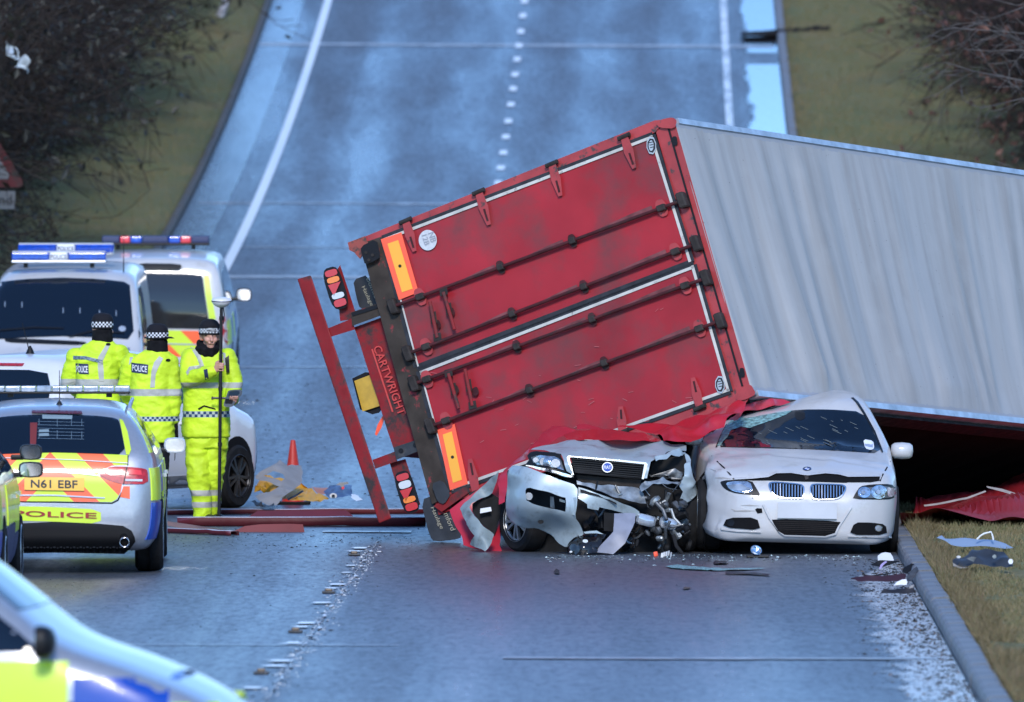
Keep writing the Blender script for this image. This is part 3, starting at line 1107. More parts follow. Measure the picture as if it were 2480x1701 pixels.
for i, la in enumerate((3.0, 4.35, 5.7)):
    ax = MB(); ax.tube([TL(la, H0 - .68, W0 + .35), TL(la, H0 - .68, -.35)], .075, 10); ax.build('axle', M_dark, T)
    for sgn, w in ((1, -.25), (-1, W0 + .25)):
        mbw = MB()
        c = TL(la, H0 - .68, w)
        mbw.lathe([(.28, -.16), (.46, -.17), (.5, -.13), (.51, 0), (.5, .13), (.46, .17), (.28, .16)], c, E_W * sgn, 28, True)
        wh = mbw.build('wheel', M_rubber, T)
        r = MB(); r.lathe([(.05, .12), (.12, .13), (.14, .02), (.24, .0), (.285, .15), (.285, -.1), (.02, -.1)], c, E_W * sgn, 24); r.build('rim', M_silver, wh)

# --- rear frame
sill = [(872, 590), (926, 573), (1094, 1198), (1046, 1222)]
tl('rear_sill', sill, M_dirty, None, .02, .16, 40, 0, (), (6, .006))
tl('frame_header', [(1588, 318), (1632, 288), (1822, 955), (1772, 956)], M_redf, None, .0, .12, 60)
tl('frame_rail', [(842, 590), (1585, 292), (1632, 288), (1594, 312), (1585, 322), (872, 598)], M_redf, None, .012, .14, 60)
tl('frame_rail', [(1094, 1190), (1772, 950), (1822, 955), (1800, 985), (1060, 1228)], M_redf, None, .012, .14, 60)
seg('panel_joint', (1618, 308), (1798, 936), 5, M_black, None, .006, .012)
tl('corner_casting', rnd([(1588, 300), (1600, 290), (1628, 284), (1640, 292), (1634, 312), (1598, 310)], 1), M_redf, None, .035, .05)
tl('corner_casting', rnd([(1782, 962), (1800, 938), (1818, 930), (1832, 955), (1806, 968), (1785, 972)], 1), M_redf, None, .035, .05)
for c in ((1634, 342), (1797, 903)):
    o = tl('rope_hole', rnd([(c[0] - 7, c[1] - 11), (c[0] + 5, c[1] - 12), (c[0] + 8, c[1] + 10), (c[0] - 4, c[1] + 12)], 2), M_black, None, .016, .02, 8)
tl('corner_plate', [(842, 588), (884, 572), (896, 600), (872, 628), (858, 612), (846, 606)], mat('scraped_red', (.30, .06, .04), rough=.5, dirt=((.05, .04, .03), 10, .5, .1)), None, .03, .05)
o = tl('rubber_buffer', rnd([(872, 598), (912, 578), (922, 622), (908, 632), (884, 642), (878, 622)], 1), M_black, None, .09, .10)
for q in ((886, 612), (902, 618), (893, 630)):
    tl('bolt', circ(q[0], q[1], 4, 4, 8), M_dark, o, .10, .02, 6)
# --- doors
D1 = [(926, 577), (1581, 326), (1676, 634), (1008, 890)]
D2 = [(1013, 899), (1681, 641), (1769, 948), (1092, 1190)]
door1 = tl('door', D1, M_red, None, .020, .06, 22, 0, (), (1.4, .006))
door2 = tl('door', D2, M_red, None, .020, .06, 22, 0, (), (1.1, .010))
for dr, P in ((door1, D1), (door2, D2)):
    n = 4
    cx = sum(p[0] for p in P) / 4; cy = sum(p[1] for p in P) / 4
    for i in range(4):
        a, b = P[i], P[(i + 1) % 4]
        def ins(p, k):
            d = Vector((cx - p[0], cy - p[1])).normalized()
            return (p[0] + d.x * k, p[1] + d.y * k)
        seg('gasket', a, b, 13, M_gasket, dr, .026, .02)
        w = 7 if i != 3 else 4
        if dr is door1 and i == 2: continue
        q0, q1 = lerp2(a, b, .003), lerp2(a, b, .997)
        nn = Vector((-(b[1] - a[1]), b[0] - a[0])).normalized()
        if nn.dot(Vector((cx - a[0], cy - a[1]))) < 0: nn = -nn
        seg('seal_strip', (q0[0] + nn.x * 5, q0[1] + nn.y * 5), (q1[0] + nn.x * 5, q1[1] + nn.y * 5), w, M_seal, dr, .033, .02)
def tbar(name, p, q, r, m, parent, proud):
    mb = MB(); mb.tube([RP(*p, proud), RP(*lerp2(p, q, .5), proud), RP(*q, proud)], r, 10)
    return mb.build(name, m, parent)
BARS = [((955, 742), (1651, 486), door1, (.09, .37, .62, .93)), ((991, 856), (1685, 591), door1, (.06, .36, .61, .93)), ((1006, 929), (1709, 674), door2, (.04, .35, .61, .93)), ((1046, 1032), (1743, 778), door2, (.05, .34, .60, .93))]
for p, q, dr, tt in BARS:
    br = tbar('locking_bar', p, q, .017, M_bar, dr, .075)
    dv = Vector((q[0] - p[0], q[1] - p[1])).normalized()
    nv = Vector((-dv.y, dv.x))
    for t in tt:
        c = Vector(lerp2(p, q, t))
        big = 1.25 if t in (tt[0], tt[-1]) else .95
        pl = [c + dv * x * big + nv * y * big for x, y in ((-11, -6), (-6, -17), (6, -17), (11, -6), (11, 6), (6, 17), (-6, 17), (-11, 6))]
        bk = tl('bar_bracket', rnd([tuple(z) for z in pl], 1), M_bar if big < 1 else M_redf, br, .045, .025, 40)
        cl = MB(); cl.box(RP(c.x, c.y, .07), (.035 * big, .028, .03), (RP(*(c + dv * 10)) - RP(*c)), N_R, (RP(*(c + nv * 10)) - RP(*c)), .008); cl.build('bar_clamp', M_dark, br)
    for e, s_ in ((q, 1), (p, -1)):
        c = Vector(e) + dv * (2 * s_)
        kp = MB(); kp.box(RP(c.x, c.y, .06), (.04, .045, .075), (RP(*(c + dv * 10)) - RP(*c)), N_R, (RP(*(c + nv * 10)) - RP(*c)), .012); kp.build('cam_keeper', M_dark, T)
M_grime = mat('door_grime', (.17, .055, .058), rough=.7, spec=.2, var=(9, .35))
for p, q, dr, tt in BARS:
    d_b = Vector((q[0] - p[0], q[1] - p[1])).normalized(); n_b = Vector((-d_b.y, d_b.x))
    for t, L, W_ in ((.80, 75, 9), (.30, 40, 6), (.53, 45, 6)):
        c = Vector(lerp2(p, q, t)) - n_b * 5
        tl('grime_smear', [tuple(c + d_b * (L * x) + n_b * (W_ * y)) for x, y in ((-1, .1), (-.4, -.35), (.3, -.8), (1, -1), (1, .9), (.3, .7), (-.4, .4))], M_grime, dr, .0265, .004, 30)
for (p, q, dr, hub) in (((1041, 731), (1059, 818), door1, (1058, 786)), ((1074, 708), (1101, 799), door1, (1092, 756)), ((1086, 905), (1111, 990), door2, (1102, 944)), ((1126, 894), (1144, 983), door2, (1150, 948))):
    h = tbar('door_handle', p, q, .018, M_redcham, dr, .085)
    mid = lerp2(p, q, .45)
    tl('handle_plate', [(mid[0] - 8, mid[1] - 14), (mid[0] + 6, mid[1] - 16), (mid[0] + 10, mid[1] + 12), (mid[0] - 5, mid[1] + 15)], M_dark, h, .075, .05)
    tl('handle_catch', rnd([(hub[0] - 10, hub[1] - 4), (hub[0] + 4, hub[1] - 13), (hub[0] + 11, hub[1] + 2), (hub[0] + 4, hub[1] + 12), (hub[0] - 8, hub[1] + 9)], 2), M_bar, h, .06, .04, 10)
    e = q if p[0] < 1050 or 1120 < p[0] else p
    tl('handle_end', [(e[0] - 10, e[1] - 8), (e[0] + 8, e[1] - 13), (e[0] + 11, e[1] + 5), (e[0] - 8, e[1] + 10)], M_dark, h, .09, .05)
for (p, q, dr) in (((983, 538), (1004, 609), door1), ((1160, 468), (1184, 545), door1), ((1337, 400), (1357, 475), door1), ((1512, 334), (1536, 408), door1), ((1678, 915), (1694, 985), door2), ((1503, 985), (1507, 1045), door2), ((1138, 1112), (1152, 1190), door2)):
    d = Vector((q[0] - p[0], q[1] - p[1])); n = Vector((-d.y, d.x)).normalized(); P, Q = Vector(p), Vector(q)
    up = p[1] < 600
    A, B = (P, Q) if up else (Q, P)
    dd = (B - A)
    o = tl('hinge', [tuple(z) for z in (A - n * 9, A + dd * .45 - n * 12, B - n * 5, B + n * 5, A + dd * .45 + n * 12, A + n * 9)], M_redf, dr, .055, .035, 60)
    seg('hinge_slot', tuple(A + dd * .5), tuple(A + dd * .88), 5, M_bar, o, .058, .01)
    k = MB(); c = A - dd * .04
    k.tube([RP(c.x - 14, c.y + 6, .05), RP(c.x + 14, c.y - 6, .05)], .022, 8); k.build('hinge_knuckle', M_dark, o)
# reflective boards
for P, dr in (([(922, 580), (972, 563), (1014, 708), (966, 727)], door1), ([(1059, 1042), (1101, 1027), (1133, 1172), (1090, 1188)], door2)):
    o = tl('marker_board', P, M_mark, dr, .042, .012, 200)
    cx = sum(p[0] for p in P) / 4; cy = sum(p[1] for p in P) / 4
    Q = [lerp2(lerp2(P[0], P[2], .16), lerp2(P[1], P[3], .16), .12), None]
    inn = lambda s_, t_: (P[0][0] + (P[1][0] - P[0][0]) * s_ + (P[3][0] - P[0][0]) * t_, P[0][1] + (P[1][1] - P[0][1]) * s_ + (P[3][1] - P[0][1]) * t_)
    tl('board_centre', [inn(.24, .10), inn(.76, .10), inn(.76, .90), inn(.24, .90)], M_marky, o, .046, .006, 200)
    tl('rivet', circ(cx, cy, 4, 4, 8), M_dark, o, .050, .006, 6)
o = tl('round_sticker', circ(1036, 582, 22, 25, 26), mat('white_sticker', (.55, .55, .56), rough=.45, var=(30, .1)), door1, .040, .005, 10)
M_stk = mat('grey_sticker_print', (.33, .33, .36), rough=.5)
letters('sticker_print', 'NB', (1036, 566), (8, 22), (14, -5), tr_plane(.043), M_stk, o)
letters('sticker_print', '12B', (1021, 571), (8, 24), (12, -4), tr_plane(.043), M_stk, o)
for c, dr in (((1577, 353), door1), ((1743, 932), door2)):
    P = [(c[0] - 4, c[1] - 21), (c[0] + 6, c[1] - 20), (c[0] + 12, c[1] - 6), (c[0] + 12, c[1] + 9), (c[0] + 5, c[1] + 21), (c[0] - 5, c[1] + 19), (c[0] - 11, c[1] + 5), (c[0] - 11, c[1] - 9)]
    o = tl('emblem', P, M_silver, dr, .042, .006, 30)
    Q = [lerp2(c, p, .82) for p in P]
    tl('emblem_field', Q, M_gasket, o, .045, .004, 30)
    tl('emblem_ring', circ(c[0], c[1], 6, 13, 14), M_silver, o, .048, .004, 10)
    for k in range(3):
        seg('emblem_bar', (c[0] - 5 + k, c[1] - 7 + 6 * k), (c[0] + 4 + k, c[1] - 9 + 6 * k), 2, M_gasket, o, .051, .003)
# scrapes on the doors
M_scrape = mat('pale_scrape', (.46, .12, .12), rough=.6)
srng = random.Random(3)
for k in range(40):
    x, y = srng.uniform(1150, 1560), srng.uniform(960, 1090)
    if k > 18: x, y = srng.uniform(1000, 1700), srng.uniform(700, 1000)
    if not inside((x, y), D2): continue
    seg('scratch', (x, y), (x + srng.uniform(4, 16), y - srng.uniform(-6, 10)), srng.uniform(.8, 1.5), M_scrape, door2, .0315, .003)
# --- tail: beam, bumper, lamps, flaps, plate
tail = tl('rear_chassis_plate', [(858, 793), (926, 768), (1024, 1062), (953, 1087)], M_redcham, None, -.10, .05, 40, 0, (), (5, .006))
letters('raised_lettering', 'CARTWRIGHT', (903, 842), (62, 166), (19, -7), tr_plane(-.09), M_redlet, tail, .012, bold=.01)
seg('lettering_rule', (901, 846), (951, 998), 4, M_redlet, tail, -.09, .01)
tl('chassis_bracket', [(850, 757), (917, 735), (924, 764), (853, 790)], M_dirty, None, -.02, .10, 60)
seg('chassis_bracket_edge', (852, 762), (919, 741), 9, M_black, T, -.01, .09)
o = tl('chassis_bracket', [(953, 1084), (1020, 1062), (1026, 1088), (960, 1114)], M_flap, None, -.02, .10, 60)
for q in ((971, 1092), (1006, 1078)): tl('bolt_hole', circ(q[0], q[1], 6, 6, 10), M_black, o, -.012, .01, 6)
bump = MB()
def hexpx(P, p0, p1):
    return [RP(*p, p0) for p in P], [RP(*p, p1) for p in P]
BP = [(720, 676), (753, 667), (948, 1256), (918, 1268)]
bump.hexa(*hexpx(BP, -.02, -.14))
bb = bump.build('bumper_bar', M_redcham, T, False)
md = bb.modifiers.new('edge', 'BEVEL'); md.width = .012; md.segments = 2
for P in ([(793, 796), (852, 772), (860, 798), (802, 816)], [(902, 1114), (956, 1094), (962, 1117), (909, 1136)]):
    mb = MB(); mb.hexa(*hexpx(P, -.04, -.13)); mb.build('bumper_arm', M_redcham, T, False)
for P in ([(812, 660), (824, 642), (866, 772), (824, 778)], [(944, 1122), (982, 1112), (1018, 1222), (980, 1240)]):
    mb = MB(); mb.hexa(*hexpx(P, -.11, -.15)); mb.build('lamp_bracket', M_redcham, T, False)
def lamp(c, ang, seq):
    o = None
    ca, sa = math.cos(ang), math.sin(ang)
    loc = lambda x, y: (c[0] + x * ca - y * sa, c[1] + x * sa + y * ca)
    body = rnd([loc(x, y) for x, y in ((-22, -52), (22, -52), (22, 52), (-22, 52))], 2)
    o = tl('tail_lamp', body, M_black, None, -.04, .07, 20)
    for kind, y0, y1 in seq:
        m = {'r': M_glassred, 'a': M_amb, 'w': M_clear, 't': M_glassred}[kind]
        if kind == 't':
            P = [loc(-16, y0), loc(16, y0), loc(-10, y1)]
        else:
            P = rnd([loc(-15, y0), loc(15, y0), loc(15, y1), loc(-15, y1)], 2)
        tl('lamp_lens', P, m, o, -.022, .02, 14)
lamp((813, 698), math.radians(-17), [('r', -46, -30), ('a', -28, -14), ('t', -12, 18), ('w', 12, 26), ('r', 28, 46)])
lamp((986, 1192), math.radians(-17), [('r', -46, -30), ('w', -28, -10), ('t', -8, 22), ('a', 12, 26), ('r', 28, 46)])
fl = tl('mudflap', rnd([(855, 678), (893, 665), (932, 768), (872, 750), (862, 716)], 1), M_flap, None, -.22, .02, 40)
letters('flap_lettering', 'Haulage', (873, 697), (22, 46), (11, -5), tr_plane(-.215), M_letterbeige, fl)
letters('flap_lettering', 'Bomford', (887, 676), (28, 66), (9, -4), tr_plane(-.215), M_letterbeige, fl)
fl = tl('mudflap', rnd([(1021, 1212), (1060, 1196), (1084, 1208), (1116, 1290), (1114, 1304), (1050, 1311), (1042, 1300)], 1), M_flap, None, -.03, .03, 40, 0, (), (3, .02))
letters('flap_lettering', 'Haulage', (1040, 1231), (24, 52), (12, -4), tr_plane(-.01), M_letterbeige, fl)
letters('flap_lettering', 'Bomford', (1066, 1226), (26, 60), (12, -4), tr_plane(-.01), M_letterbeige, fl)
o = tl('plate_holder', [(853, 917), (884, 902), (906, 903), (926, 990), (918, 1000), (902, 1004), (872, 992)], M_black, None, -.16, .03, 40)
tl('number_plate', [(858, 923), (902, 906), (924, 982), (878, 997)], M_plateyel, o, -.13, .012, 60)
mb = MB(); mb.hexa(*hexpx([(1016, 1110), (1036, 1104), (1066, 1180), (1050, 1196)], -.06, -.12)); mb.build('side_guard_post', M_dirty, T, False)
tl('lower_corner_plate', rnd([(1044, 1172), (1072, 1162), (1092, 1196), (1076, 1222), (1060, 1216)], 1), M_flap, None, .06, .05)
mb = MB(); mb.hexa(*hexpx([(1050, 1226), (1130, 1176), (1140, 1190), (1070, 1240)], .04, -.05)); mb.build('bent_rail', M_redcham, T, False)
# lower side rail seen beside the white car
slab('lower_side_rail', .1, LEN, -.30, -.09, -.03, .05, M_black)

# ================================================================== vehicles: shared builders
def smooth_tab(tab, ys, sig):
    t = np.array(tab)
    z = np.interp(ys, t[:, 0], t[:, 1])
    if sig <= 0: return z
    out = np.zeros_like(z)
    for i, y in enumerate(ys):
        s = min(sig, (y - ys[0]) * .7 + 1e-4, (ys[-1] - y) * .7 + 1e-4)
        q = y + np.linspace(-2, 2, 13) * s
        w = np.exp(-.5 * np.linspace(-2, 2, 13) ** 2)
        out[i] = (np.interp(q, t[:, 0], t[:, 1]) * w).sum() / w.sum()
    return out

def resample(P, n):
    P = np.array(P)
    d = np.r_[0, np.cumsum(np.hypot(*(np.diff(P, axis=0).T)))]
    s = np.linspace(0, d[-1], n)
    return np.c_[np.interp(s, d, P[:, 0]), np.interp(s, d, P[:, 1])]

def car_loft(S, N=34, ny=96):
    y0, y1 = S['top'][0][0], S['top'][-1][0]
    t = np.linspace(0, 1, ny)
    t = t - .11 * np.sin(2 * np.pi * t)                      # denser towards the ends
    ys = y0 + (y1 - y0) * t
    top = smooth_tab(S['top'], ys, .05); bot = smooth_tab(S['bot'], ys, .05); pl = smooth_tab(S['plan'], ys, .06)
    roof = max(z for y, z in S['top'])
    vs, fs = [], []
    for y, zt, zb, w in zip(ys, top, bot, pl):
        bz = min(S['belt'], zt - .07)
        H = max(zb + .05, bz)
        k = min(1, max(0, (zt - S['belt']) / (roof - S['belt'])))
        wt = min(w * .95, w * .95 + (S['roofw'] - w * .95) * k)
        d = H - zb
        P = [(0, zb), (w * S.get('low', .80), zb), (w * max(.94, S.get('low', .8) + .07), zb + .06 * d), (w * .985, zb + .28 * d), (w, zb + .55 * d), (w * .99, zb + .8 * d), (w * .968, H)]
        if zt - H > .12:
            P += [(w * .955 + (wt - w * .955) * .5 + .012, H + (zt - H) * .52)]
        P += [(wt, zt - .05), (wt - .05 * w / .9, zt - .02), (wt * .6, zt + .006), (0, zt + .016)]
        Q = resample(P, 90)
        for _ in range(4):
            Q[1:-1] = Q[1:-1] * .5 + (Q[:-2] + Q[2:]) * .25
        Q = resample(Q, N)
        ring = [(q[0], y, q[1]) for q in Q] + [(-q[0], y, q[1]) for q in Q[-2:0:-1]]
        vs += ring
    m = 2 * N - 2
    n = len(ys)
    for i in range(n - 1):
        for j in range(m):
            fs.append((i * m + j, (i + 1) * m + j, (i + 1) * m + (j + 1) % m, i * m + (j + 1) % m))
    for i, rev in ((0, False), (n - 1, True)):
        c = len(vs)
        r = vs[i * m:(i + 1) * m]
        vs.append((0, r[0][1], sum(p[2] for p in r) / m))
        for j in range(m):
            f = (i * m + j, i * m + (j + 1) % m, c)
            fs.append(f if not rev else tuple(reversed(f)))
    return vs, fs

M_tyre = mat('tyre_rubber', (.011, .011, .012), rough=.8, spec=.2, var=(12, .4))
M_rim = mat('alloy_rim', (.36, .37, .38), rough=.3, metal=.75, var=(8, .2))
M_rimdark = mat('sooty_rim', (.035, .036, .04), rough=.4, metal=.5, var=(8, .4))
M_arch = mat('wheel_arch', (.008, .008, .009), rough=.9, spec=.1)
M_glass = mat('dark_car_glass', (.004, .008, .016), rough=.04, spec=.45)
M_trim = mat('black_trim', (.009, .009, .010), rough=.45, spec=.25)
M_white = mat('white_paint', (.50, .49, .485), rough=.3, coat=.5, var=(3, .04), dirt=((.33, .31, .28), 4, .56, .3))
M_silverp = mat('silver_paint', (.42, .43, .46), rough=.33, metal=.55, coat=.5, var=(30, .05))
M_chrome = mat('chrome', (.7, .7, .72), rough=.12, metal=1.0)
M_mirror = mat('mirror_glass', (.75, .78, .8), rough=.04, metal=1.0)
M_hiy = mat('reflective_yellow', (.60, .78, .03), rough=.35, coat=.25, var=(3, .05))
M_hib = mat('reflective_blue', (.008, .055, .36), rough=.35, coat=.3, var=(4, .08))
M_hir = mat('reflective_orange', (.92, .13, .03), rough=.35, coat=.25, var=(3, .05))
M_yplate = mat('yellow_plate', (.85, .50, .05), rough=.4)
M_wplate = mat('blank_white_plate', (.50, .51, .53), rough=.4, var=(4, .08))
M_ink = mat('plate_ink', (.02, .02, .025), rough=.5)
M_redink = mat('dark_red_lettering', (.30, .02, .02), rough=.5)
M_navy = mat('navy_print', (.02, .03, .09), rough=.6)
M_whiteprint = mat('white_print', (.75, .76, .78), rough=.5)
M_taillamp = mat('tail_lamp_lens', (.42, .012, .018), rough=.3, coat=.15, var=(25, .35))
M_reflector = mat('headlamp_reflector', (.55, .57, .6), rough=.1, metal=.85, var=(25, .4), bump=(40, .5, .01))
M_lampglass = mat('headlamp_cover', (.32, .35, .39), rough=.06, metal=.35, coat=.8, var=(9, .5))
M_bluelens = mat('blue_lamp_lens', (.01, .06, .42), rough=.15, coat=.6, var=(20, .3))
M_redlens2 = mat('red_lamp_lens', (.65, .03, .04), rough=.15, coat=.6)
M_greylens = mat('clear_lamp_module', (.26, .31, .38), rough=.2, coat=.5, var=(30, .3))

def chevrons(name, period, c0, ang=1.0):
    """diagonal red and yellow print, mirrored about the vehicle's middle (object space of the vehicle)"""
    m = bpy.data.materials.new(name); m.use_nodes = True
    nt = m.node_tree; b = nt.nodes['Principled BSDF']
    co = nd(nt, 'ShaderNodeTexCoord').outputs['Object']
    sep = nd(nt, 'ShaderNodeSeparateXYZ'); nt.links.new(co, sep.inputs[0])
    ax = node_math(nt, 'ABSOLUTE', sep.outputs[0])
    t = node_math(nt, 'ADD', node_math(nt, 'ADD', ax, node_math(nt, 'MULTIPLY', sep.outputs[2], ang)), -c0 + 20 * period)
    fr = node_math(nt, 'FRACT', node_math(nt, 'DIVIDE', t, period))
    g = node_math(nt, 'LESS_THAN', fr, .5)
    nt.links.new(node_mix(nt, g, (.60, .78, .03), (.92, .13, .03)), b.inputs['Base Color'])
    b.inputs['Roughness'].default_value = .35; b.inputs['Coat Weight'].default_value = .25
    return m

class Car:
    pass

def make_car(name, label, cat, loc, yaw, S, paint, roll=0.0, pitch=0.0, deform=None, group=None, z0=None):
    C = Car()
    loc = Vector(loc)
    C.root = thing(name, label, cat, loc, group)
    C.M = Matrix.Translation(loc) @ Matrix.Rotation(yaw, 4, 'Z') @ Matrix.Rotation(pitch, 4, 'X') @ Matrix.Rotation(roll, 4, 'Y')
    vs, fs = car_loft(S)
    vs = [Vector(v) for v in vs]
    if deform: vs = [deform(v) for v in vs]
    C.body = obj('body', [C.M @ v for v in vs], fs, paint, C.root, True)
    C.bvh = bvh_of(C.body)
    C.S = S
    Rm = C.M.to_3x3()
    def side(sgn):
        d = Rm @ Vector((-sgn, 0, 0))
        return lambda p: (C.M @ Vector((sgn * 2.5, p[0], p[1])), d)
    C.right, C.left = side(1), side(-1)
    dB, dF, dT = Rm @ Vector((0, 1, 0)), Rm @ Vector((0, -1, 0)), Rm @ Vector((0, 0, -1))
    C.rear = lambda p: (C.M @ Vector((p[0], -4, p[1])), dB)
    C.front = lambda p: (C.M @ Vector((p[0], 4, p[1])), dF)
    C.topr = lambda p: (C.M @ Vector((p[0], p[1], 4)), dT)
    def P(nm, outline, m, rayfn=cam_ray, parent=None, off=.004, thick=.012, step=None, holes=()):
        if step is None: step = 12.0 if rayfn is cam_ray else .07
        return lay(nm, outline, rayfn, on(C.bvh, rayfn), m, parent or C.root, off, thick, step, holes)
    C.P = P
    return C

def wheel(C, x, y, z, r, w, m_rim=None, spokes=10, double=True):
    sgn = 1 if x > 0 else -1
    M = C.M
    mb = MB(M)
    mb.lathe([(r * .68, -w * .5), (r * .9, -w * .52), (r * .985, -w * .40), (r, -w * .2), (r, w * .2), (r * .985, w * .40), (r * .9, w * .52), (r * .68, w * .5)], (x, y, z), (sgn, 0, 0), 40, True)
    o = mb.build('wheel', M_tyre, C.root)
    mb = MB(M)
    mb.lathe([(r * .69, w * .5), (r * .66, w * .52), (r * .63, w * .40), (r * .62, -w * .3), (r * .1, -w * .3)], (x, y, z), (sgn, 0, 0), 32, False, False)
    mb.build('rim_barrel', M_arch, o)
    mb = MB(M)
    mb.lathe([(r * .70, w * .49), (r * .67, w * .53), (r * .63, w * .42), (r * .60, w * .40), (r * .60, w * .30)], (x, y, z), (sgn, 0, 0), 32, True)
    mb.lathe([(0.001, w * .46), (r * .1, w * .46), (r * .16, w * .40), (r * .17, w * .1)], (x, y, z), (sgn, 0, 0), 16)
    for k in range(spokes):
        a = 2 * math.pi * k / spokes
        if double: a += (.10 if k % 2 else -.10)
        c, s = math.cos(a), math.sin(a)
        mid = Vector((x + sgn * w * .40, y + c * r * .39, z + s * r * .39))
        mb.box(mid, (w * .06, r * .27, r * .045), (sgn, 0, 0), (0, c, s), (0, -s, c))
    mb.build('rim', m_rim or M_rim, o)
    return o

def std_wheels(C, yf, yr, r=.32, w=.215, hx=.79, rim=None, arch=.37):
    for sgn in (1, -1):
        for y in (yf, yr):
            ry = C.right if sgn > 0 else C.left
            C.P('wheel_arch', circ(y, r + .02, arch, arch, 26), M_arch, ry, None, .003, .01, .06)
            wheel(C, sgn * hx, y, r, r, w, rim)

def mirror_ear(C, x, y, z, paint, fwd=-1, w=.19, h=.13, dep=.10):
    """door mirror: shell, glass on the side that faces the rear"""
    sgn = 1 if x > 0 else -1
    rows = []
    prof = [(.0, .55), (.25, .85), (.55, 1.0), (.85, .92), (1.0, .6)]
    n = 12
    vs, fs = [], []
    mbm = MB(C.M)
    for k, (t, s) in enumerate(prof):
        yy_ = y + dep * (t - .1)
        ring = []
        for j in range(n):
            a = 2 * math.pi * j / n
            ca, sa = math.cos(a), math.sin(a)
            q = (abs(ca) ** .6) * (1 if ca > 0 else -1), (abs(sa) ** .6) * (1 if sa > 0 else -1)
            s2 = .96 if k == 0 else [0, 1.0, .95, .75, .35][k]
            ring.append((x + q[0] * w / 2 * s2, yy_, z + q[1] * h / 2 * s2 * (1 - .12 * sgn * q[0] * 0)))
        vs += ring
    for i in range(len(prof) - 1):
        for j in range(n):
            fs.append((i * n + j, i * n + (j + 1) % n, (i + 1) * n + (j + 1) % n, (i + 1) * n + j))
    fs.append(tuple(reversed(range(n)))); fs.append(tuple(range(4 * n, 5 * n)))
    mbm.add(vs, fs)
    o = mbm.build('door_mirror', paint, C.root, True, 50)
    g = MB(C.M)
    ring = []
    for j in range(n):
        a = 2 * math.pi * j / n
        ca, sa = math.cos(a), math.sin(a)
        q = (abs(ca) ** .6) * (1 if ca > 0 else -1), (abs(sa) ** .6) * (1 if sa > 0 else -1)
        ring.append((x + q[0] * w / 2 * .84, y - dep * .1 - .004, z + q[1] * h / 2 * .82))
    g.prism(ring, (0, .003, 0))
    g.build('mirror_glass', M_mirror, o)
    f = MB(C.M); f.box((x - sgn * (w * .6), y + .02, z - h * .32), (w * .28, .03, .022), ch=.008); f.build('mirror_arm', M_trim, o)
    return o

def mirX(poly, c): return [(2 * c - p[0], p[1]) for p in reversed(poly)]
def sym(half, c): return list(half) + mirX(half, c)

def side_glass(C, win, hx_door=None):
    for ry in (C.right, C.left):
        o = C.P('side_window', rnd(win, 1), M_glass, ry, None, .004, .012, .06)

def lightbar(C, x0, x1, y, z, mods, h=.07, d=.14, base=M_trim):
    """roof beacon bar across the car: mods = (x0, x1, material) along the bar"""
    mb = MB(C.M)
    mb.box(((x0 + x1) / 2, y, z - h * .55), ((x1 - x0) / 2, d * .92, h * .18), ch=.01)
    o = mb.build('light_bar', base, C.root)
    for a, b, m in mods:
        q = MB(C.M); q.box(((a + b) / 2, y, z + h * .08), ((b - a) / 2 - .003, d, h * .45), ch=min(.018, h * .14)); q.build('lamp_module', m, o)
    for x in (x0 + (x1 - x0) * .15, x1 - (x1 - x0) * .15):
        q = MB(C.M); q.box((x, y, z - h * .95), (.025, d * .4, h * .35)); q.build('bar_foot', M_trim, o)
    return o

# ================================================================== white saloon (front, facing the camera)
Z2 = zoomer(1640, 940, .27599)
S_bmw = dict(
    top=[(-2.27, .55), (-2.22, .85), (-2.12, 1.02), (-1.7, 1.09), (-.95, 1.39), (-.3, 1.43), (.2, 1.40), (.42, 1.35), (1.02, .97), (1.25, .925), (1.7, .845), (2.0, .765), (2.14, .71), (2.22, .62), (2.27, .48)],
    bot=[(-2.27, .48), (-2.2, .3), (-1.8, .2), (1.2, .18), (1.75, .13), (2.15, .10), (2.23, .12), (2.27, .22)],
    plan=[(-2.27, .5), (-2.15, .76), (-1.9, .86), (-1.2, .905), (1.3, .908), (1.75, .895), (1.98, .85), (2.12, .77), (2.22, .64), (2.27, .46)],
    belt=.95, roofw=.64, low=.90)
def bmw_deform(v):
    x, y, z = v
    if z > .97 and y < 1.1:
        tgt = 1.40 - .19 * max(0, (x + .42)) / 1.0 if x > -.42 else 1.40
        tgt = max(1.12, tgt)
        k = (tgt - .97) / .46
        z = .97 + (z - .97) * min(1, k) + .012 * noise.noise((x * 4, y * 4, 1)) * min(1, (z - .97) * 5)
        z += .055 * max(0, min(1, -x / .5)) * min(1, max(0, (z - 1.0) / .3))
        x -= .05 * (z - .97) / .4 * max(0, x)
    if y > 1.0 and z > .55:                                  # bonnet ridges and a buckle across it
        xr = .20 + .16 * (2.2 - y)
        z += .016 * math.exp(-((abs(x) - xr) / .05) ** 2) - .010 * math.exp(-((y - 1.62 + .25 * x) / .05) ** 2) * (1 if x < .1 else .4)
    if x > .45 and y > 1.0 and z > .25:                      # crumpled front wing
        w = min(1, (x - .45) / .3) * min(1, (y - 1.0) / .3)
        x += w * (.045 * noise.noise((y * 5, z * 6, 2)) - .035)
        z += w * .02 * noise.noise((y * 6, x * 6, 9))
    return Vector((x, y, z))
bm_x = px(1956, 1345, 100).x
BM = make_car('white_saloon', 'white saloon car with crushed roof and cracked windscreen under the trailer edge', 'car', (bm_x - .13, 102.27, 0), math.pi + .030, S_bmw, M_white, roll=-.028, deform=bmw_deform)
R_ = BM.root
std_wheels(BM, 1.42, -1.36, .325, .225, .80)
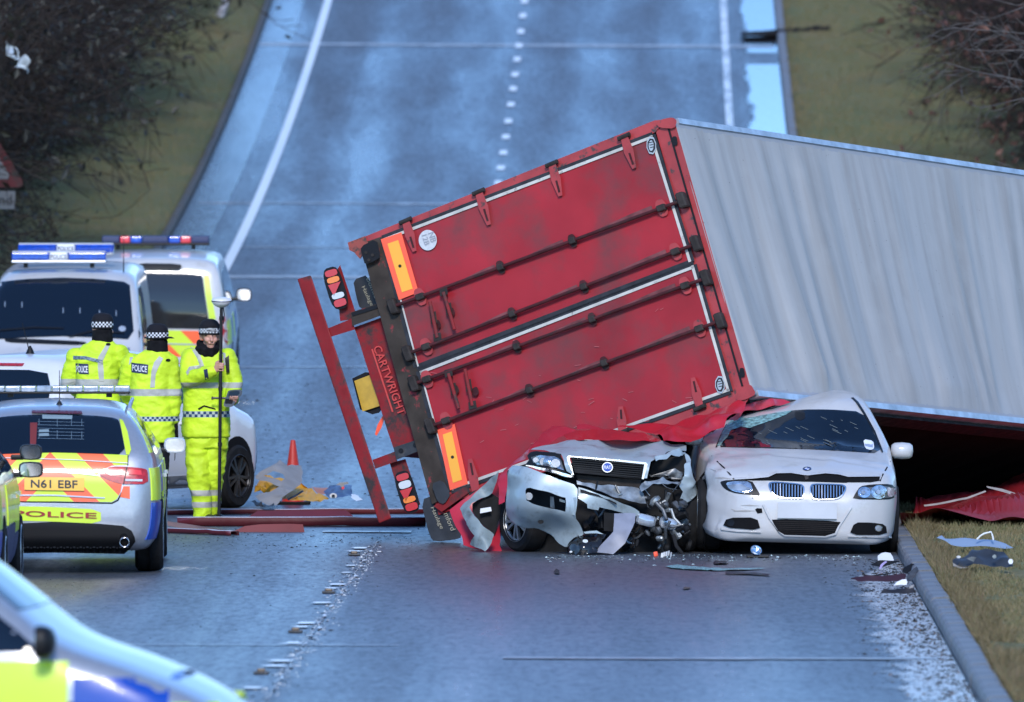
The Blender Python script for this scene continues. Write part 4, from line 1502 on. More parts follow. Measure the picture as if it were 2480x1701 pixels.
# glass and pillars
ws = BM.P('windscreen', rnd(Z2([(345, 516), (395, 400), (436, 322), (505, 252), (620, 265), (860, 217), (1080, 188), (1330, 187), (1628, 207), (1722, 385), (1802, 575), (1440, 552), (1080, 532), (700, 518)]), 1), M_glass, off=.016, step=6)
M_crack = mat('crazed_glass', (.20, .36, .35), rough=.35, spec=.5, var=(30, .6), bump=(60, .8, .02))
BM.P('cracked_glass', Z2([(352, 505), (390, 395), (432, 322), (505, 250), (620, 263), (860, 217), (1010, 196), (960, 232), (820, 285), (690, 330), (640, 350), (560, 340), (470, 370), (440, 430), (400, 470), (385, 500)]), M_crack, parent=ws, off=.022, thick=.006, step=5)
M_scr = mat('glass_scratch', (.33, .36, .33), rough=.4)
crng = random.Random(2)
for k in range(30):
    x, y = crng.uniform(1020, 1760), crng.uniform(215, 480)
    if k > 20: x, y = crng.uniform(700, 1100), crng.uniform(330, 500)
    L = crng.uniform(18, 85)
    if x + L > 1640 + (y - 207) * .42: continue
    BM.P('windscreen_scratch', Z2([(x, y), (x + L, y + L * .45), (x + L, y + L * .45 + 2), (x, y + 2)]), M_scr, parent=ws, off=.022, thick=.003, step=30)
o = BM.P('permit_sticker', rnd(Z2([(1632, 448), (1722, 462), (1730, 530), (1700, 545), (1650, 530)]), 1), M_whiteprint, parent=ws, off=.022, thick=.003)
BM.P('sticker_print', Z2([(1645, 482), (1716, 492), (1718, 522), (1652, 514)]), mat('pale_violet_print', (.28, .33, .45), rough=.5), parent=o, off=.026, thick=.002)
BM.P('mirror_mount', rnd(Z2([(1030, 205), (1120, 203), (1125, 262), (1090, 285), (1040, 275)]), 1), M_trim, parent=ws, off=.020, thick=.004)
BM.P('wiper', Z2([(380, 508), (900, 520), (1320, 532), (1318, 541), (900, 530), (380, 517)]), M_trim, off=.016, thick=.012)
BM.P('pillar_trim', Z2([(1525, 86), (1545, 80), (1590, 120), (1648, 212), (1740, 380), (1810, 560), (1798, 566), (1728, 395), (1632, 222), (1575, 135)]), M_trim, off=.02, thick=.02)
BM.P('pillar_trim', Z2([(335, 520), (385, 398), (430, 315), (440, 322), (398, 405), (350, 520)]), M_trim, off=.012, thick=.012)
# bonnet: shut lines, badge, gap above the grille
for L in ([(305, 592), (355, 640), (420, 700), (470, 755), (502, 800), (490, 803), (455, 758), (410, 706), (345, 647), (298, 598)], [(1866, 640), (1840, 690), (1800, 755), (1776, 815), (1786, 820), (1812, 760), (1850, 695), (1874, 645)]):
    BM.P('bonnet_gap', Z2(L), M_arch, off=.005, thick=.012)
gap = BM.P('bonnet_gap', Z2([(505, 802), (650, 795), (800, 780), (830, 762), (870, 747), (1000, 744), (1110, 762), (1150, 765), (1300, 747), (1420, 757), (1500, 777), (1780, 775), (1776, 815), (1700, 828), (1500, 828), (1480, 832), (1160, 822), (1110, 822), (840, 812), (660, 812)]), M_arch, off=.006, thick=.012, step=6)
BM.P('latch', Z2([(1115, 768), (1155, 768), (1150, 800), (1125, 805)]), M_dark, parent=gap, off=.02, thick=.015)
lip = BM.P('bonnet_lip', Z2([(500, 785), (650, 780), (800, 764), (868, 732), (1000, 728), (1115, 746), (1300, 731), (1425, 741), (1505, 762), (1785, 760), (1782, 776), (1500, 779), (1420, 758), (1300, 748), (1150, 766), (1110, 763), (1000, 745), (870, 748), (800, 781), (650, 796), (505, 803)]), M_white, off=.03, thick=.03, step=6)
bd = BM.P('bonnet_badge', Z2(circ(1140, 708, 40, 18, 24)), M_chrome, off=.010, thick=.01, step=4)
BM.P('badge_ring', Z2(circ(1140, 708, 35, 15.5, 24)), M_navy, parent=bd, off=.013, thick=.003, step=4)
for a0, m in ((0, M_whiteprint), (1, M_bluelens), (2, M_whiteprint), (3, M_bluelens)):
    P = [(1140, 708)] + [(1140 + 22 * math.cos((a0 + t / 5) * math.pi / 2), 708 + 9.5 * math.sin((a0 + t / 5) * math.pi / 2)) for t in range(6)]
    BM.P('badge_quarter', Z2(P), m, parent=bd, off=.016, thick=.002, step=4)
# crease patches: bent metal catching the light
for L in ([(640, 640), (700, 650), (860, 640), (1000, 660), (1080, 690), (900, 668), (740, 672)],):
    pass
# kidney grilles
for half in ([(797, 850), (806, 828), (850, 818), (1085, 838), (1118, 862), (1120, 940), (1105, 970), (1060, 972), (900, 968), (850, 945), (815, 900)], [(1163, 870), (1178, 842), (1220, 836), (1450, 842), (1485, 862), (1484, 890), (1455, 945), (1405, 978), (1240, 984), (1185, 975), (1165, 930)]):
    ri = BM.P('grille', rnd(Z2(half), 2), M_chrome, off=.018, thick=.03, step=6)
    cx = sum(p[0] for p in half) / len(half); cy = sum(p[1] for p in half) / len(half)
    inn = [(cx + (p[0] - cx) * .92, cy + (p[1] - cy) * .86) for p in half]
    BM.P('grille_recess', rnd(Z2(inn), 2), M_arch, parent=ri, off=.021, thick=.01, step=6)
    x0, x1 = min(p[0] for p in inn), max(p[0] for p in inn)
    for k in range(11):
        x = x0 + (x1 - x0) * (k + .7) / 11.4
        ysx = [y for y in np.linspace(800, 1000, 60) if inside((x, y), rnd(inn, 2))]
        if len(ysx) < 3: continue
        BM.P('grille_bar', Z2([(x - 5, ysx[0] + 4), (x + 3, ysx[0] + 4), (x + 3, ysx[-1] - 4), (x - 5, ysx[-1] - 4)]), M_chrome, parent=ri, off=.034, thick=.02, step=30)
# headlamps
hl = BM.P('headlamp', rnd(Z2([(372, 822), (440, 806), (655, 812), (690, 870), (735, 945), (690, 942), (510, 925), (440, 900), (400, 870)]), 1), M_trim, off=.006, thick=.02, step=6)
BM.P('lamp_reflector', rnd(Z2([(425, 830), (520, 815), (640, 822), (668, 905), (600, 925), (500, 910), (450, 880)]), 1), M_reflector, parent=hl, off=.010, thick=.01, step=4)
BM.P('broken_glass', Z2([(440, 850), (560, 842), (650, 885), (580, 905), (470, 890)]), M_lampglass, parent=hl, off=.016, thick=.006, step=6)
hr = BM.P('headlamp', rnd(Z2([(1606, 862), (1700, 846), (1880, 842), (1925, 880), (1928, 930), (1900, 968), (1850, 980), (1538, 976), (1560, 930)]), 1), M_trim, off=.006, thick=.02, step=6)
BM.P('lamp_surround', rnd(Z2([(1600, 880), (1880, 856), (1890, 950), (1850, 966), (1580, 964)]), 1), mat('lamp_grey', (.10, .11, .125), rough=.15, coat=.6), parent=hr, off=.009, thick=.006, step=6)
for cx, cy, r in ((1642, 915, 56), (1772, 912, 70)):
    q = BM.P('lamp_ring', Z2(circ(cx, cy, r, r * .86, 26)), M_chrome, parent=hr, off=.014, thick=.012, step=6)
    BM.P('lamp_reflector', Z2(circ(cx, cy, r * .88, r * .74, 24)), M_reflector, parent=hr, off=.018, thick=.006, step=6)
    BM.P('bulb', Z2(circ(cx - 6, cy, r * .3, r * .28, 14)), M_lampglass, parent=hr, off=.03, thick=.02, step=6)
BM.P('indicator', rnd(Z2([(1840, 870), (1915, 880), (1918, 930), (1890, 955), (1850, 955)]), 1), mat('pale_pink_lens', (.45, .36, .38), rough=.15, coat=.6, var=(60, .5)), parent=hr, off=.015, thick=.01, step=6)
# bumper
pl = BM.P('number_plate', Z2([(885, 1000), (1405, 1010), (1400, 1150), (880, 1140)]), M_wplate, off=.03, thick=.02, step=40)
lo = BM.P('lower_intake', rnd(Z2([(812, 1146), (1440, 1168), (1418, 1215), (1388, 1280), (1300, 1306), (940, 1296), (880, 1260), (842, 1200)]), 1), M_arch, off=.010, thick=.03, step=5)
for k in range(7):
    y = 1168 + k * 17
    BM.P('intake_bar', Z2([(845 + k * 10, y), (1420 - k * 8, y + 14), (1420 - k * 8, y + 17), (845 + k * 10, y + 3)]), M_dark, parent=lo, off=.016, thick=.006, step=30)
BM.P('intake_lip', Z2([(800, 1138), (850, 1205), (890, 1265), (945, 1302), (1300, 1312), (1395, 1288), (1425, 1220), (1535, 1050), (1520, 1046), (1445, 1165), (1412, 1212), (1384, 1274), (1298, 1300), (944, 1290), (886, 1255), (848, 1195), (765, 1020), (748, 1026)]), M_white, off=.022, thick=.03, step=8)
fl_ = BM.P('fog_intake', rnd(Z2([(436, 1138), (700, 1136), (735, 1250), (396, 1222)]), 1), M_arch, off=.014, thick=.03, step=5)
BM.P('fog_lamp_hole', Z2(circ(470, 1180, 34, 34, 16)), M_trim, parent=fl_, off=.020, thick=.01)
fr_ = BM.P('fog_intake', rnd(Z2([(1556, 1180), (1700, 1180), (1830, 1197), (1846, 1290), (1510, 1290)]), 1), M_arch, off=.014, thick=.03, step=5)
q = BM.P('fog_lamp', Z2(circ(1768, 1232, 34, 32, 18)), M_chrome, parent=fr_, off=.022, thick=.01, step=5)
BM.P('fog_lens', Z2(circ(1768, 1232, 27, 25, 16)), M_lampglass, parent=fr_, off=.028, thick=.008, step=5)
BM.P('tow_cover_hole', Z2([(684, 1066), (700, 1054), (744, 1058), (748, 1096), (705, 1102)]), M_arch, off=.005, thick=.01, step=6)
BM.P('bumper_crease', Z2([(380, 1232), (520, 1250), (735, 1262), (735, 1270), (520, 1262), (382, 1246)]), M_white, off=.02, thick=.03, step=6)
BM.P('bumper_crease', Z2([(1500, 1298), (1700, 1302), (1850, 1300), (1862, 1240), (1880, 1245), (1882, 1318), (1700, 1312), (1500, 1308)]), M_white, off=.02, thick=.03, step=6)
M_scuff = mat('grey_scuff', (.33, .31, .29), rough=.7)
for L in ([(470, 1060), (520, 1075), (600, 1070), (690, 1078), (600, 1086), (500, 1084)], [(560, 1030), (640, 1024), (720, 1034), (640, 1036)], [(255, 700), (330, 720), (420, 705), (340, 732)], [(300, 790), (400, 780), (480, 798), (400, 800)], [(655, 965), (664, 955), (672, 968), (664, 974)]):
    BM.P('scuff', Z2(L), M_scuff, off=.005, thick=.003, step=8)
mirror_ear(BM, -.985, .78, .93, M_white, w=.21, h=.155, dep=.13)
mirror_ear(BM, .93, .80, 1.0, M_white, w=.17, h=.15, dep=.12)
side_glass(BM, [(-1.45, .99), (-.75, 1.27), (.1, 1.27), (.72, 1.0), (.6, .97), (-1.4, .96)])
for ry in (BM.right, BM.left):
    for y in (.55, -.5):
        BM.P('door_gap', [(y, .3), (y + .012, .3), (y + .012, .93), (y, .93)], M_arch, ry, None, .003, .006, .2)

# ================================================================== silver police estate (rear)
Z4 = zoomer(0, 920, .31378)
S_est = dict(
    top=[(-2.35, .60), (-2.338, .80), (-2.315, .93), (-2.26, 1.045), (-2.02, 1.24), (-1.82, 1.38), (-1.62, 1.43), (-.6, 1.475), (.2, 1.44), (.55, 1.34), (1.25, 1.0), (1.6, .93), (2.1, .78), (2.3, .66), (2.35, .5)],
    bot=[(-2.35, .42), (-2.32, .26), (-2.1, .2), (1.9, .2), (2.25, .2), (2.35, .35)],
    plan=[(-2.35, .68), (-2.31, .79), (-2.2, .865), (-1.9, .90), (-1, .913), (1.2, .913), (1.8, .88), (2.1, .78), (2.28, .6), (2.35, .42)],
    belt=1.0, roofw=.61, low=.86)
CXA = 420
au_x = px(131.8, 1393, 95.5).x
AU = make_car('police_estate', 'silver police estate car seen from behind with orange and yellow chevrons', 'police car', (au_x - .04, 95.5 + 2.35, 0), .02, S_est, M_silverp)
std_wheels(AU, 1.42, -1.40, .325, .235, .80)
M_chevA = chevrons('rear_chevrons', .44, .84)
tg = AU.P('tailgate_chevrons', sym([(420, 562), (700, 566), (985, 582), (986, 655), (865, 662), (800, 690), (748, 736), (860, 785), (942, 806), (930, 870), (900, 922), (862, 944), (600, 942), (420, 938)], CXA) and Z4(sym([(420, 562), (700, 566), (985, 582), (986, 655), (865, 662), (800, 690), (748, 736), (860, 785), (942, 806), (930, 870), (900, 922), (862, 944), (600, 942), (420, 938)], CXA)), M_chevA, off=.005, thick=.01, step=7)
for L in ([(0, 598), (560, 614), (985, 640), (985, 646), (560, 620), (0, 604)], [(-40, 705), (420, 706), (600, 716), (745, 735), (745, 742), (600, 723), (420, 713), (-40, 712)], [(30, 885), (420, 886), (810, 908), (808, 918), (420, 897), (30, 896)]):
    AU.P('tailgate_line', Z4(L), M_silverp, parent=tg, off=.016, thick=.012, step=20)
AU.P('tailgate_gap', Z4([(-20, 936), (420, 940), (600, 944), (862, 948), (905, 926), (936, 868), (944, 870), (914, 934), (866, 958), (600, 953), (420, 949), (-20, 945)]), M_arch, off=.006, thick=.01, step=8)
AU.P('tailgate_gap', Z4([(984, 585), (992, 586), (990, 662), (983, 662)]), M_arch, off=.006, thick=.01, step=8)
gl = AU.P('rear_window', rnd(Z4(sym([(420, 262), (560, 268), (760, 278), (900, 296), (925, 330), (972, 578), (700, 568), (420, 560)], CXA)), 1), M_glass, off=.012, thick=.02, step=7)
M_cage = mat('cage_wire', (.16, .22, .26), rough=.5)
for k in range(6):
    y = 320 + k * 26
    AU.P('cage_wire', Z4([(290, y), (650, y + 8), (650, y + 10.5), (290, y + 2.5)]), M_cage, parent=gl, off=.017, thick=.002, step=40)
for x in (300, 440, 550, 630):
    AU.P('cage_wire', Z4([(x, 300), (x + 3, 300), (x + 3, 455), (x, 455)]), M_cage, parent=gl, off=.017, thick=.002, step=40)
AU.P('interior_strap', Z4([(232, 330), (288, 330), (278, 498), (232, 498)]), mat('dull_red_strap', (.16, .02, .02), rough=.7), parent=gl, off=.016, thick=.002)
AU.P('seen_through_pane', Z4([(325, 268), (560, 274), (556, 304), (328, 300)]), mat('pale_shelf', (.22, .28, .30), rough=.4), parent=gl, off=.016, thick=.002)
for y in (395, 425):
    AU.P('seen_through_pane', Z4([(300, y - 10), (375, y - 14), (380, y + 8), (300, y + 10)]), MATS['pale_shelf'], parent=gl, off=.0155, thick=.001)
AU.P('high_brake_lamp', Z4([(245, 233), (630, 238), (636, 262), (560, 262), (245, 254)]), mat('dark_red_lens', (.10, .012, .014), rough=.2), off=.03, thick=.03, step=10)
AU.P('window_side_strip', Z4([(922, 300), (948, 310), (985, 400), (1012, 540), (996, 578), (974, 576), (928, 330)]), M_hiy, off=.012, thick=.012, step=6)
def both(poly): return [Z4(poly), Z4(mirX(poly, CXA))]
tl_ = [(756, 735), (800, 694), (862, 668), (1000, 672), (1120, 686), (1140, 702), (1146, 806), (945, 806), (860, 784)]
for i, P in enumerate(both(tl_)):
    o = AU.P('tail_lamp', rnd(P, 1), M_taillamp, off=.012, thick=.03, step=5)
    if i == 0:
        AU.P('lamp_lens', Z4([(968, 765), (1100, 768), (1098, 785), (966, 782)]), M_clear, parent=o, off=.02, thick=.006)
        AU.P('lamp_lens', Z4([(800, 712), (950, 690), (950, 735), (850, 740)]), mat('bright_red_lens', (.75, .03, .035), rough=.3, coat=.15), parent=o, off=.02, thick=.006)
        AU.P('lamp_lens', Z4([(995, 690), (1090, 700), (1095, 735), (995, 730)]), MATS['bright_red_lens'], parent=o, off=.02, thick=.006)
        AU.P('lamp_gap', Z4([(976, 672), (984, 673), (958, 806), (950, 806)]), M_trim, parent=o, off=.018, thick=.006)
for P in both([(952, 822), (1002, 822), (1002, 920), (926, 905)]): AU.P('bumper_reflective', P, M_hir, off=.006, thick=.008)
np_ = AU.P('number_plate', Z4([(188, 748), (652, 757), (650, 858), (188, 850)]), M_yplate, off=.025, thick=.02, step=40)
letters('plate_characters', 'N61 EBF', (Z4([(238, 832)])[0]), (360 * .31378, 6 * .31378), (0, -62 * .31378), on(AU.bvh), M_ink, np_, .032, bold=.012)
pp = AU.P('police_panel', rnd(Z4([(62, 975), (420, 982), (778, 1003), (780, 1112), (420, 1095), (62, 1086)]), 1), M_hiy, off=.006, thick=.008, step=12)
letters('panel_lettering', 'POLICE', Z4([(98, 1052)])[0], (648 * .31378, 20 * .31378), (0, -44 * .31378), on(AU.bvh), M_redink, pp, .016, bold=.015)
AU.P('lower_bumper', Z4(sym([(420, 1096), (780, 1113), (950, 1128), (1015, 1165), (1040, 1215), (1045, 1250), (1010, 1300), (960, 1345), (420, 1335)], CXA)), M_trim, off=.010, thick=.03, step=8)
ex = MB(AU.M)
exx = (px(955 * .31378, 920 + 1218 * .31378, 95.5).x - au_x)
ex.lathe([(.040, 0), (.044, -.01), (.044, .2), (.036, .2), (.036, -.008)], (exx, -2.36, .285), (0, 1, 0), 20, True)
ex.build('exhaust_pipe', M_chrome, AU.root)
AU.P('exhaust_mouth', Z4(circ(955, 1218, 32, 32, 16)), M_arch, off=.012, thick=.01, step=6)
# flanks
for ry in (AU.right, AU.left):
    for i, (a, b, z0, z1, m) in enumerate(((-2.24, -1.78, .30, .62, M_hib), (-2.24, -1.78, .64, .92, M_hiy), (-1.76, -1.15, .70, .92, M_hib), (-1.02, -.45, .30, .62, M_hiy), (-1.14, -.45, .64, .92, M_hiy), (-.43, .25, .30, .62, M_hib), (-.43, .25, .64, .92, M_hib), (.27, .95, .30, .62, M_hiy), (.27, .95, .64, .92, M_hiy), (1.0, 1.7, .70, .86, M_hib))):
        AU.P('reflective_block', [(a, z0), (b, z0), (b, z1), (a, z1)], m, ry, None, .012, .010, .06)
    AU.P('pillar_reflective', [(-2.15, 1.05), (-1.98, 1.05), (-1.55, 1.33), (-1.7, 1.35)], M_hiy, ry, None, .004, .006, .06)
    AU.P('door_handle', [(-.75, .80), (-.55, .80), (-.55, .83), (-.75, .83)], M_silverp, ry, None, .04, .04, .2)
    AU.P('door_handle', [(.1, .80), (.3, .80), (.3, .83), (.1, .83)], M_silverp, ry, None, .04, .04, .2)
side_glass(AU, [(-1.9, 1.06), (-1.45, 1.33), (.15, 1.35), (.95, 1.06), (.8, 1.03), (-1.8, 1.02)])
AU.P('windscreen', [(-.62, 1.04), (.62, 1.04), (.54, 1.34), (-.54, 1.34)], M_glass, AU.front, None, .012, .02, .06)
for sgn in (1, -1):
    rr = MB(AU.M); rr.tube([(sgn * .63, -1.6, 1.41), (sgn * .635, -1.4, 1.455), (sgn * .64, -.4, 1.475), (sgn * .63, .2, 1.455), (sgn * .61, .4, 1.40)], .016, 8); rr.build('roof_rail', M_alu, AU.root)
hwm = .62
mods = []
for k in range(9):
    a = -hwm + 2 * hwm * k / 9
    mods.append((a, a + 2 * hwm / 9, M_greylens))
lightbar(AU, -hwm, hwm, -.35, 1.56, mods, h=.055, d=.13)
an = MB(AU.M); an.tube([(.02, -1.5, 1.42), (.02, -1.52, 1.75)], [.006, .003], 6); an.lathe([(.035, 0), (.03, .03), (.012, .06)], (.02, -1.5, 1.42), (0, 0, 1), 12); an.build('aerial', M_trim, AU.root)
# rain drops on the roof
mirror_ear(AU, 1.0, .86, 1.03, M_silverp, w=.20, h=.14)
mirror_ear(AU, -1.0, .86, 1.03, M_silverp, w=.20, h=.14)

# ================================================================== police car at the left edge (flank, two stacked mirrors)
LC = make_car('police_car', 'police car cut by the left edge with two door mirrors one above the other', 'police car', (-5.02, 91.05, 0), 0.0, S_est, M_silverp)
std_wheels(LC, 1.42, -1.40, .325, .235, .80, arch=.37)
for ry in (LC.right, LC.left):
    for i, (a, b, z0, z1, m) in enumerate(((-2.2, -1.78, .30, .60, M_hib), (-2.2, -1.78, .62, .95, M_hiy), (-1.0, -.45, .62, .95, M_hiy), (-1.0, -.45, .28, .60, M_navy), (-.43, .30, .62, .95, M_hiy), (-.43, .30, .28, .60, M_navy), (.32, .96, .52, .95, M_hiy), (.32, .96, .25, .50, M_navy), (1.0, 1.9, .72, .88, M_hiy), (1.80, 2.05, .35, .70, M_hiy))):
        LC.P('reflective_block', [(a, z0), (b, z0), (b, z1), (a, z1)], m, ry, None, .012, .010, .06)
    for y in (-.3, .5):
        LC.P('door_handle', [(y, .82), (y + .2, .82), (y + .2, .85), (y, .85)], M_chrome, ry, None, .05, .05, .2)
    LC.P('window_frame_strip', [(-1.5, 1.34), (.15, 1.37), (1.0, 1.06), (1.02, 1.09), (.16, 1.40), (-1.5, 1.37)], M_hiy, ry, None, .006, .006, .06)
side_glass(LC, [(-1.9, 1.06), (-1.45, 1.33), (.15, 1.35), (.95, 1.06), (.8, 1.03), (-1.8, 1.02)])
LC.P('windscreen', [(-.62, 1.04), (.62, 1.04), (.54, 1.34), (-.54, 1.34)], M_glass, LC.front, None, .012, .02, .06)
LC.P('rear_window', [(-.55, 1.07), (.55, 1.07), (.5, 1.34), (-.5, 1.34)], M_glass, LC.rear, None, .012, .02, .06)
for zz, ww in ((1.165, .19), (1.02, .21)):
    mirror_ear(LC, px(75, 1100, 91.9).x + 5.02, .82, zz, M_trim, w=ww, h=.135)

# ================================================================== blurred police car in the foreground (heading right)
S_suv = dict(S_est)
S_suv['top'] = [(y, z * 1.08) for y, z in S_est['top']]
S_suv['top'] = [(-2.35, .65), (-2.33, .9), (-2.26, 1.15), (-1.95, 1.50), (-1.7, 1.62), (-.6, 1.68), (.2, 1.67), (.55, 1.56), (.72, 1.49), (1.24, 1.07), (1.4, 1.0), (1.65, .92), (1.9, .82), (2.1, .72), (2.25, .60), (2.35, .5)]
S_suv['belt'] = .98
FG = make_car('police_car', 'out of focus police car in the foreground corner with yellow and blue blocks', 'police car', (-3.67, 60.9, 0), -math.pi / 2 - .10, S_suv, M_silverp)
std_wheels(FG, 1.42, -1.40, .34, .235, .80)
for ry in (FG.right, FG.left):
    for (a, b, z0, z1, m) in ((-2.2, -1.6, .70, .96, M_hiy), (-1.58, -.98, .70, .96, M_hib), (-.96, -.36, .70, .96, M_hiy), (-.34, .12, .70, .96, M_hib), (.14, 1.36, .60, .95, M_hiy), (1.39, 1.90, .56, .86, M_hib), (1.92, 2.15, .48, .72, M_hiy), (-.96, -.36, .36, .68, M_hib), (-.34, .12, .36, .68, M_hiy), (.14, 1.0, .36, .70, M_hib)):
        FG.P('reflective_block', [(a, z0), (b, z0), (b, z1), (a, z1)], m, ry, None, .012, .010, .06)
side_glass(FG, [(-1.9, 1.12), (-1.5, 1.50), (.3, 1.52), (.66, 1.42), (1.17, 1.04), (1.18, .99), (-1.8, 1.0)])
FG.P('windscreen', [(-.62, 1.22), (.62, 1.22), (.54, 1.55), (-.54, 1.55)], M_glass, FG.front, None, .012, .02, .06)
FG.P('rear_window', [(-.55, 1.12), (.55, 1.12), (.5, 1.45), (-.5, 1.45)], M_glass, FG.rear, None, .012, .02, .06)
mirror_ear(FG, 1.02, 1.22, 1.06, M_trim, w=.22, h=.18)
mirror_ear(FG, -1.0, .78, 1.13, M_trim, w=.22, h=.17)

# ================================================================== white police van (front, facing the camera)
Z6 = zoomer(0, 580, .27538)
S_van = dict(
    top=[(-2.45, .7), (-2.44, 1.3), (-2.4, 1.85), (-2.3, 1.95), (-1, 1.99), (.75, 1.97), (1.0, 1.92), (1.20, 1.82), (1.86, 1.22), (2.0, 1.12), (2.25, 1.02), (2.38, .88), (2.43, .7), (2.45, .5)],
    bot=[(-2.45, .45), (-2.4, .3), (-2.2, .24), (2.1, .24), (2.35, .25), (2.45, .36)],
    plan=[(-2.45, .85), (-2.35, .92), (-2, .95), (1.5, .952), (1.95, .94), (2.2, .88), (2.36, .76), (2.45, .55)],
    belt=1.12, roofw=.80, low=.86)
VN_D = 129.2
vn_x = px(152, 1050, VN_D).x
VN = make_car('police_van', 'white police van facing the camera behind the officers with two blue roof bars', 'van', (vn_x, VN_D + 2.45, gz(VN_D + 2)), math.pi, S_van, M_white, pitch=-.03)
std_wheels(VN, 1.5, -1.5, .33, .22, .82)
CXV = 552
VN.P('windscreen', rnd(Z6(sym([(552, 335), (900, 348), (1140, 378), (1150, 500), (1182, 880), (900, 862), (552, 850)], CXV)), 1), M_glass, off=.016, thick=.02, step=7)
for k, (x, y) in enumerate(((40, 545), (190, 550), (552, 600), (700, 602), (872, 620), (1018, 625))):
    VN.P('interior_glint', Z6([(x, y), (x + 7, y), (x + 7, y + 48), (x, y + 48)]), mat('interior_glint', (.25, .30, .36), rough=.4), off=.021, thick=.002, step=20)
VN.P('windscreen_disc', Z6(circ(1075, 785, 32, 25, 16)), mat('grey_disc', (.30, .34, .40), rough=.4), off=.021, thick=.002)
for L in ([(600, 850), (800, 800), (1090, 815), (1090, 826), (800, 815), (620, 860)], [(0, 790), (300, 765), (560, 775), (560, 786), (300, 780), (0, 805)]):
    VN.P('wiper', Z6(L), M_trim, off=.03, thick=.02, step=20)
VN.P('bonnet_grille', rnd(Z6([(38, 866), (400, 880), (760, 898), (745, 932), (300, 915), (48, 905)]), 1), M_trim, off=.012, thick=.02, step=8)
VN.P('headlamp', Z6([(860, 985), (1140, 950), (1150, 1060), (900, 1080)]), M_lampglass, off=.012, thick=.02, step=8)
for ry in (VN.right, VN.left):
    VN.P('side_window', rnd([(.05, 1.2), (1.55, 1.2), (1.05, 1.76), (.05, 1.78)], 1), M_glass, ry, None, .008, .012, .07)
    VN.P('reflective_block', [(-2.2, .7), (-1.2, .7), (-1.2, 1.1), (-2.2, 1.1)], M_hib, ry, None, .004, .006, .1)
    VN.P('reflective_block', [(-1.2, .7), (-.2, .7), (-.2, 1.1), (-1.2, 1.1)], M_hiy, ry, None, .004, .006, .1)
    VN.P('reflective_block', [(-.2, .7), (.8, .7), (.8, 1.1), (-.2, 1.1)], M_hib, ry, None, .004, .006, .1)
VN.P('pillar_gap', Z6([(1195, 385), (1212, 390), (1240, 880), (1222, 880)]), M_trim, off=.008, thick=.01, step=20)
mirror_ear(VN, 1.10, 1.3, 1.25, M_trim, w=.2, h=.28)
mirror_ear(VN, -1.0, 1.3, 1.20, M_trim, w=.12, h=.24)
for (y, z, hwd, dx) in ((.95, 2.14, .56, .1), (.1, 2.20, .57, .05)):
    lb = lightbar(VN, -hwd + dx, hwd + dx, y, z, [(-hwd + dx, -.11 + dx, M_bluelens), (-.11 + dx, .11 + dx, M_whiteprint), (.11 + dx, hwd + dx, M_bluelens)], h=.10, d=.13, base=M_alu)
    yf = y + .133
    vs, fs = text_mesh('POLICE', 0, .01)
    obj('bar_lettering', [VN.M @ Vector((dx + .095 - .19 * a, yf, z - .020 + .05 * b)) for a, b in vs], fs, M_navy, lb, False)
    t_ = MB(VN.M); t_.box((dx, y, z + .060), (hwd * .98, .10, .008)); t_.build('bar_cap', M_white, lb)
an = MB(VN.M); an.tube([(-.66, .9, 1.95), (-.66, .86, 2.4)], [.008, .004], 6); an.build('aerial', M_trim, VN.root)

# ================================================================== police off-roader (rear)
S_dis = dict(
    top=[(-2.41, .75), (-2.405, 1.15), (-2.37, 1.5), (-2.3, 1.80), (-2.15, 1.88), (-1.2, 1.90), (.4, 1.86), (.75, 1.78), (1.35, 1.24), (1.6, 1.18), (2.2, 1.10), (2.38, .95), (2.41, .6)],
    bot=[(-2.41, .55), (-2.38, .42), (-2.2, .34), (2.2, .34), (2.41, .5)],
    plan=[(-2.41, .83), (-2.37, .90), (-2.25, .94), (-1.8, .957), (1.8, .957), (2.2, .90), (2.41, .72)],
    belt=1.16, roofw=.78, low=.9)
DS_D = 137.0
ds_x = px(372, 970, DS_D).x
DS = make_car('police_off_roader', 'white police off-roader seen from behind with a blue and red roof bar', 'police car', (ds_x, DS_D + 2.41, gz(DS_D + 2)), 0.0, S_dis, M_white, pitch=.04)
std_wheels(DS, 1.45, -1.43, .38, .25, .83, arch=.43)
CXD = 386 / .27538
M_chevD = chevrons('off_roader_chevrons', .62, .62)
dg_ = DS.P('tailgate_chevrons', Z6(sym([(CXD, 800), (1740, 806), (1890, 812), (1900, 1040), (CXD, 1030)], CXD)), M_chevD, off=.006, thick=.01, step=8)
DS.P('tailgate_line', Z6(sym([(CXD, 912), (1880, 922), (1880, 934), (CXD, 924)], CXD)), M_silverp, parent=dg_, off=.012, thick=.01)
DS.P('rear_bumper', Z6(sym([(CXD, 1045), (1900, 1050), (2020, 1060), (2040, 1200), (CXD, 1200)], CXD)), M_alu, off=.02, thick=.03, step=10)
DS.P('bumper_lamp', Z6([(1520, 1090), (1600, 1090), (1600, 1125), (1520, 1125)]), M_taillamp, off=.03, thick=.01)
rw = DS.P('rear_window', rnd(Z6(sym([(CXD, 276), (1700, 290), (1782, 312), (1800, 480), (1848, 790), (1500, 782), (CXD, 778)], CXD)), 1), mat('brown_tinted_glass', (.018, .016, .014), rough=.06, spec=.6), off=.012, thick=.02, step=8)
for P in (Z6([(1790, 310), (1838, 318), (1860, 480), (1898, 700), (1840, 700), (1806, 480)]), Z6(mirX([(1790, 310), (1838, 318), (1860, 480), (1898, 700), (1840, 700), (1806, 480)], CXD))):
    DS.P('window_side_strip', P, M_hiy, off=.010, thick=.012, step=8)
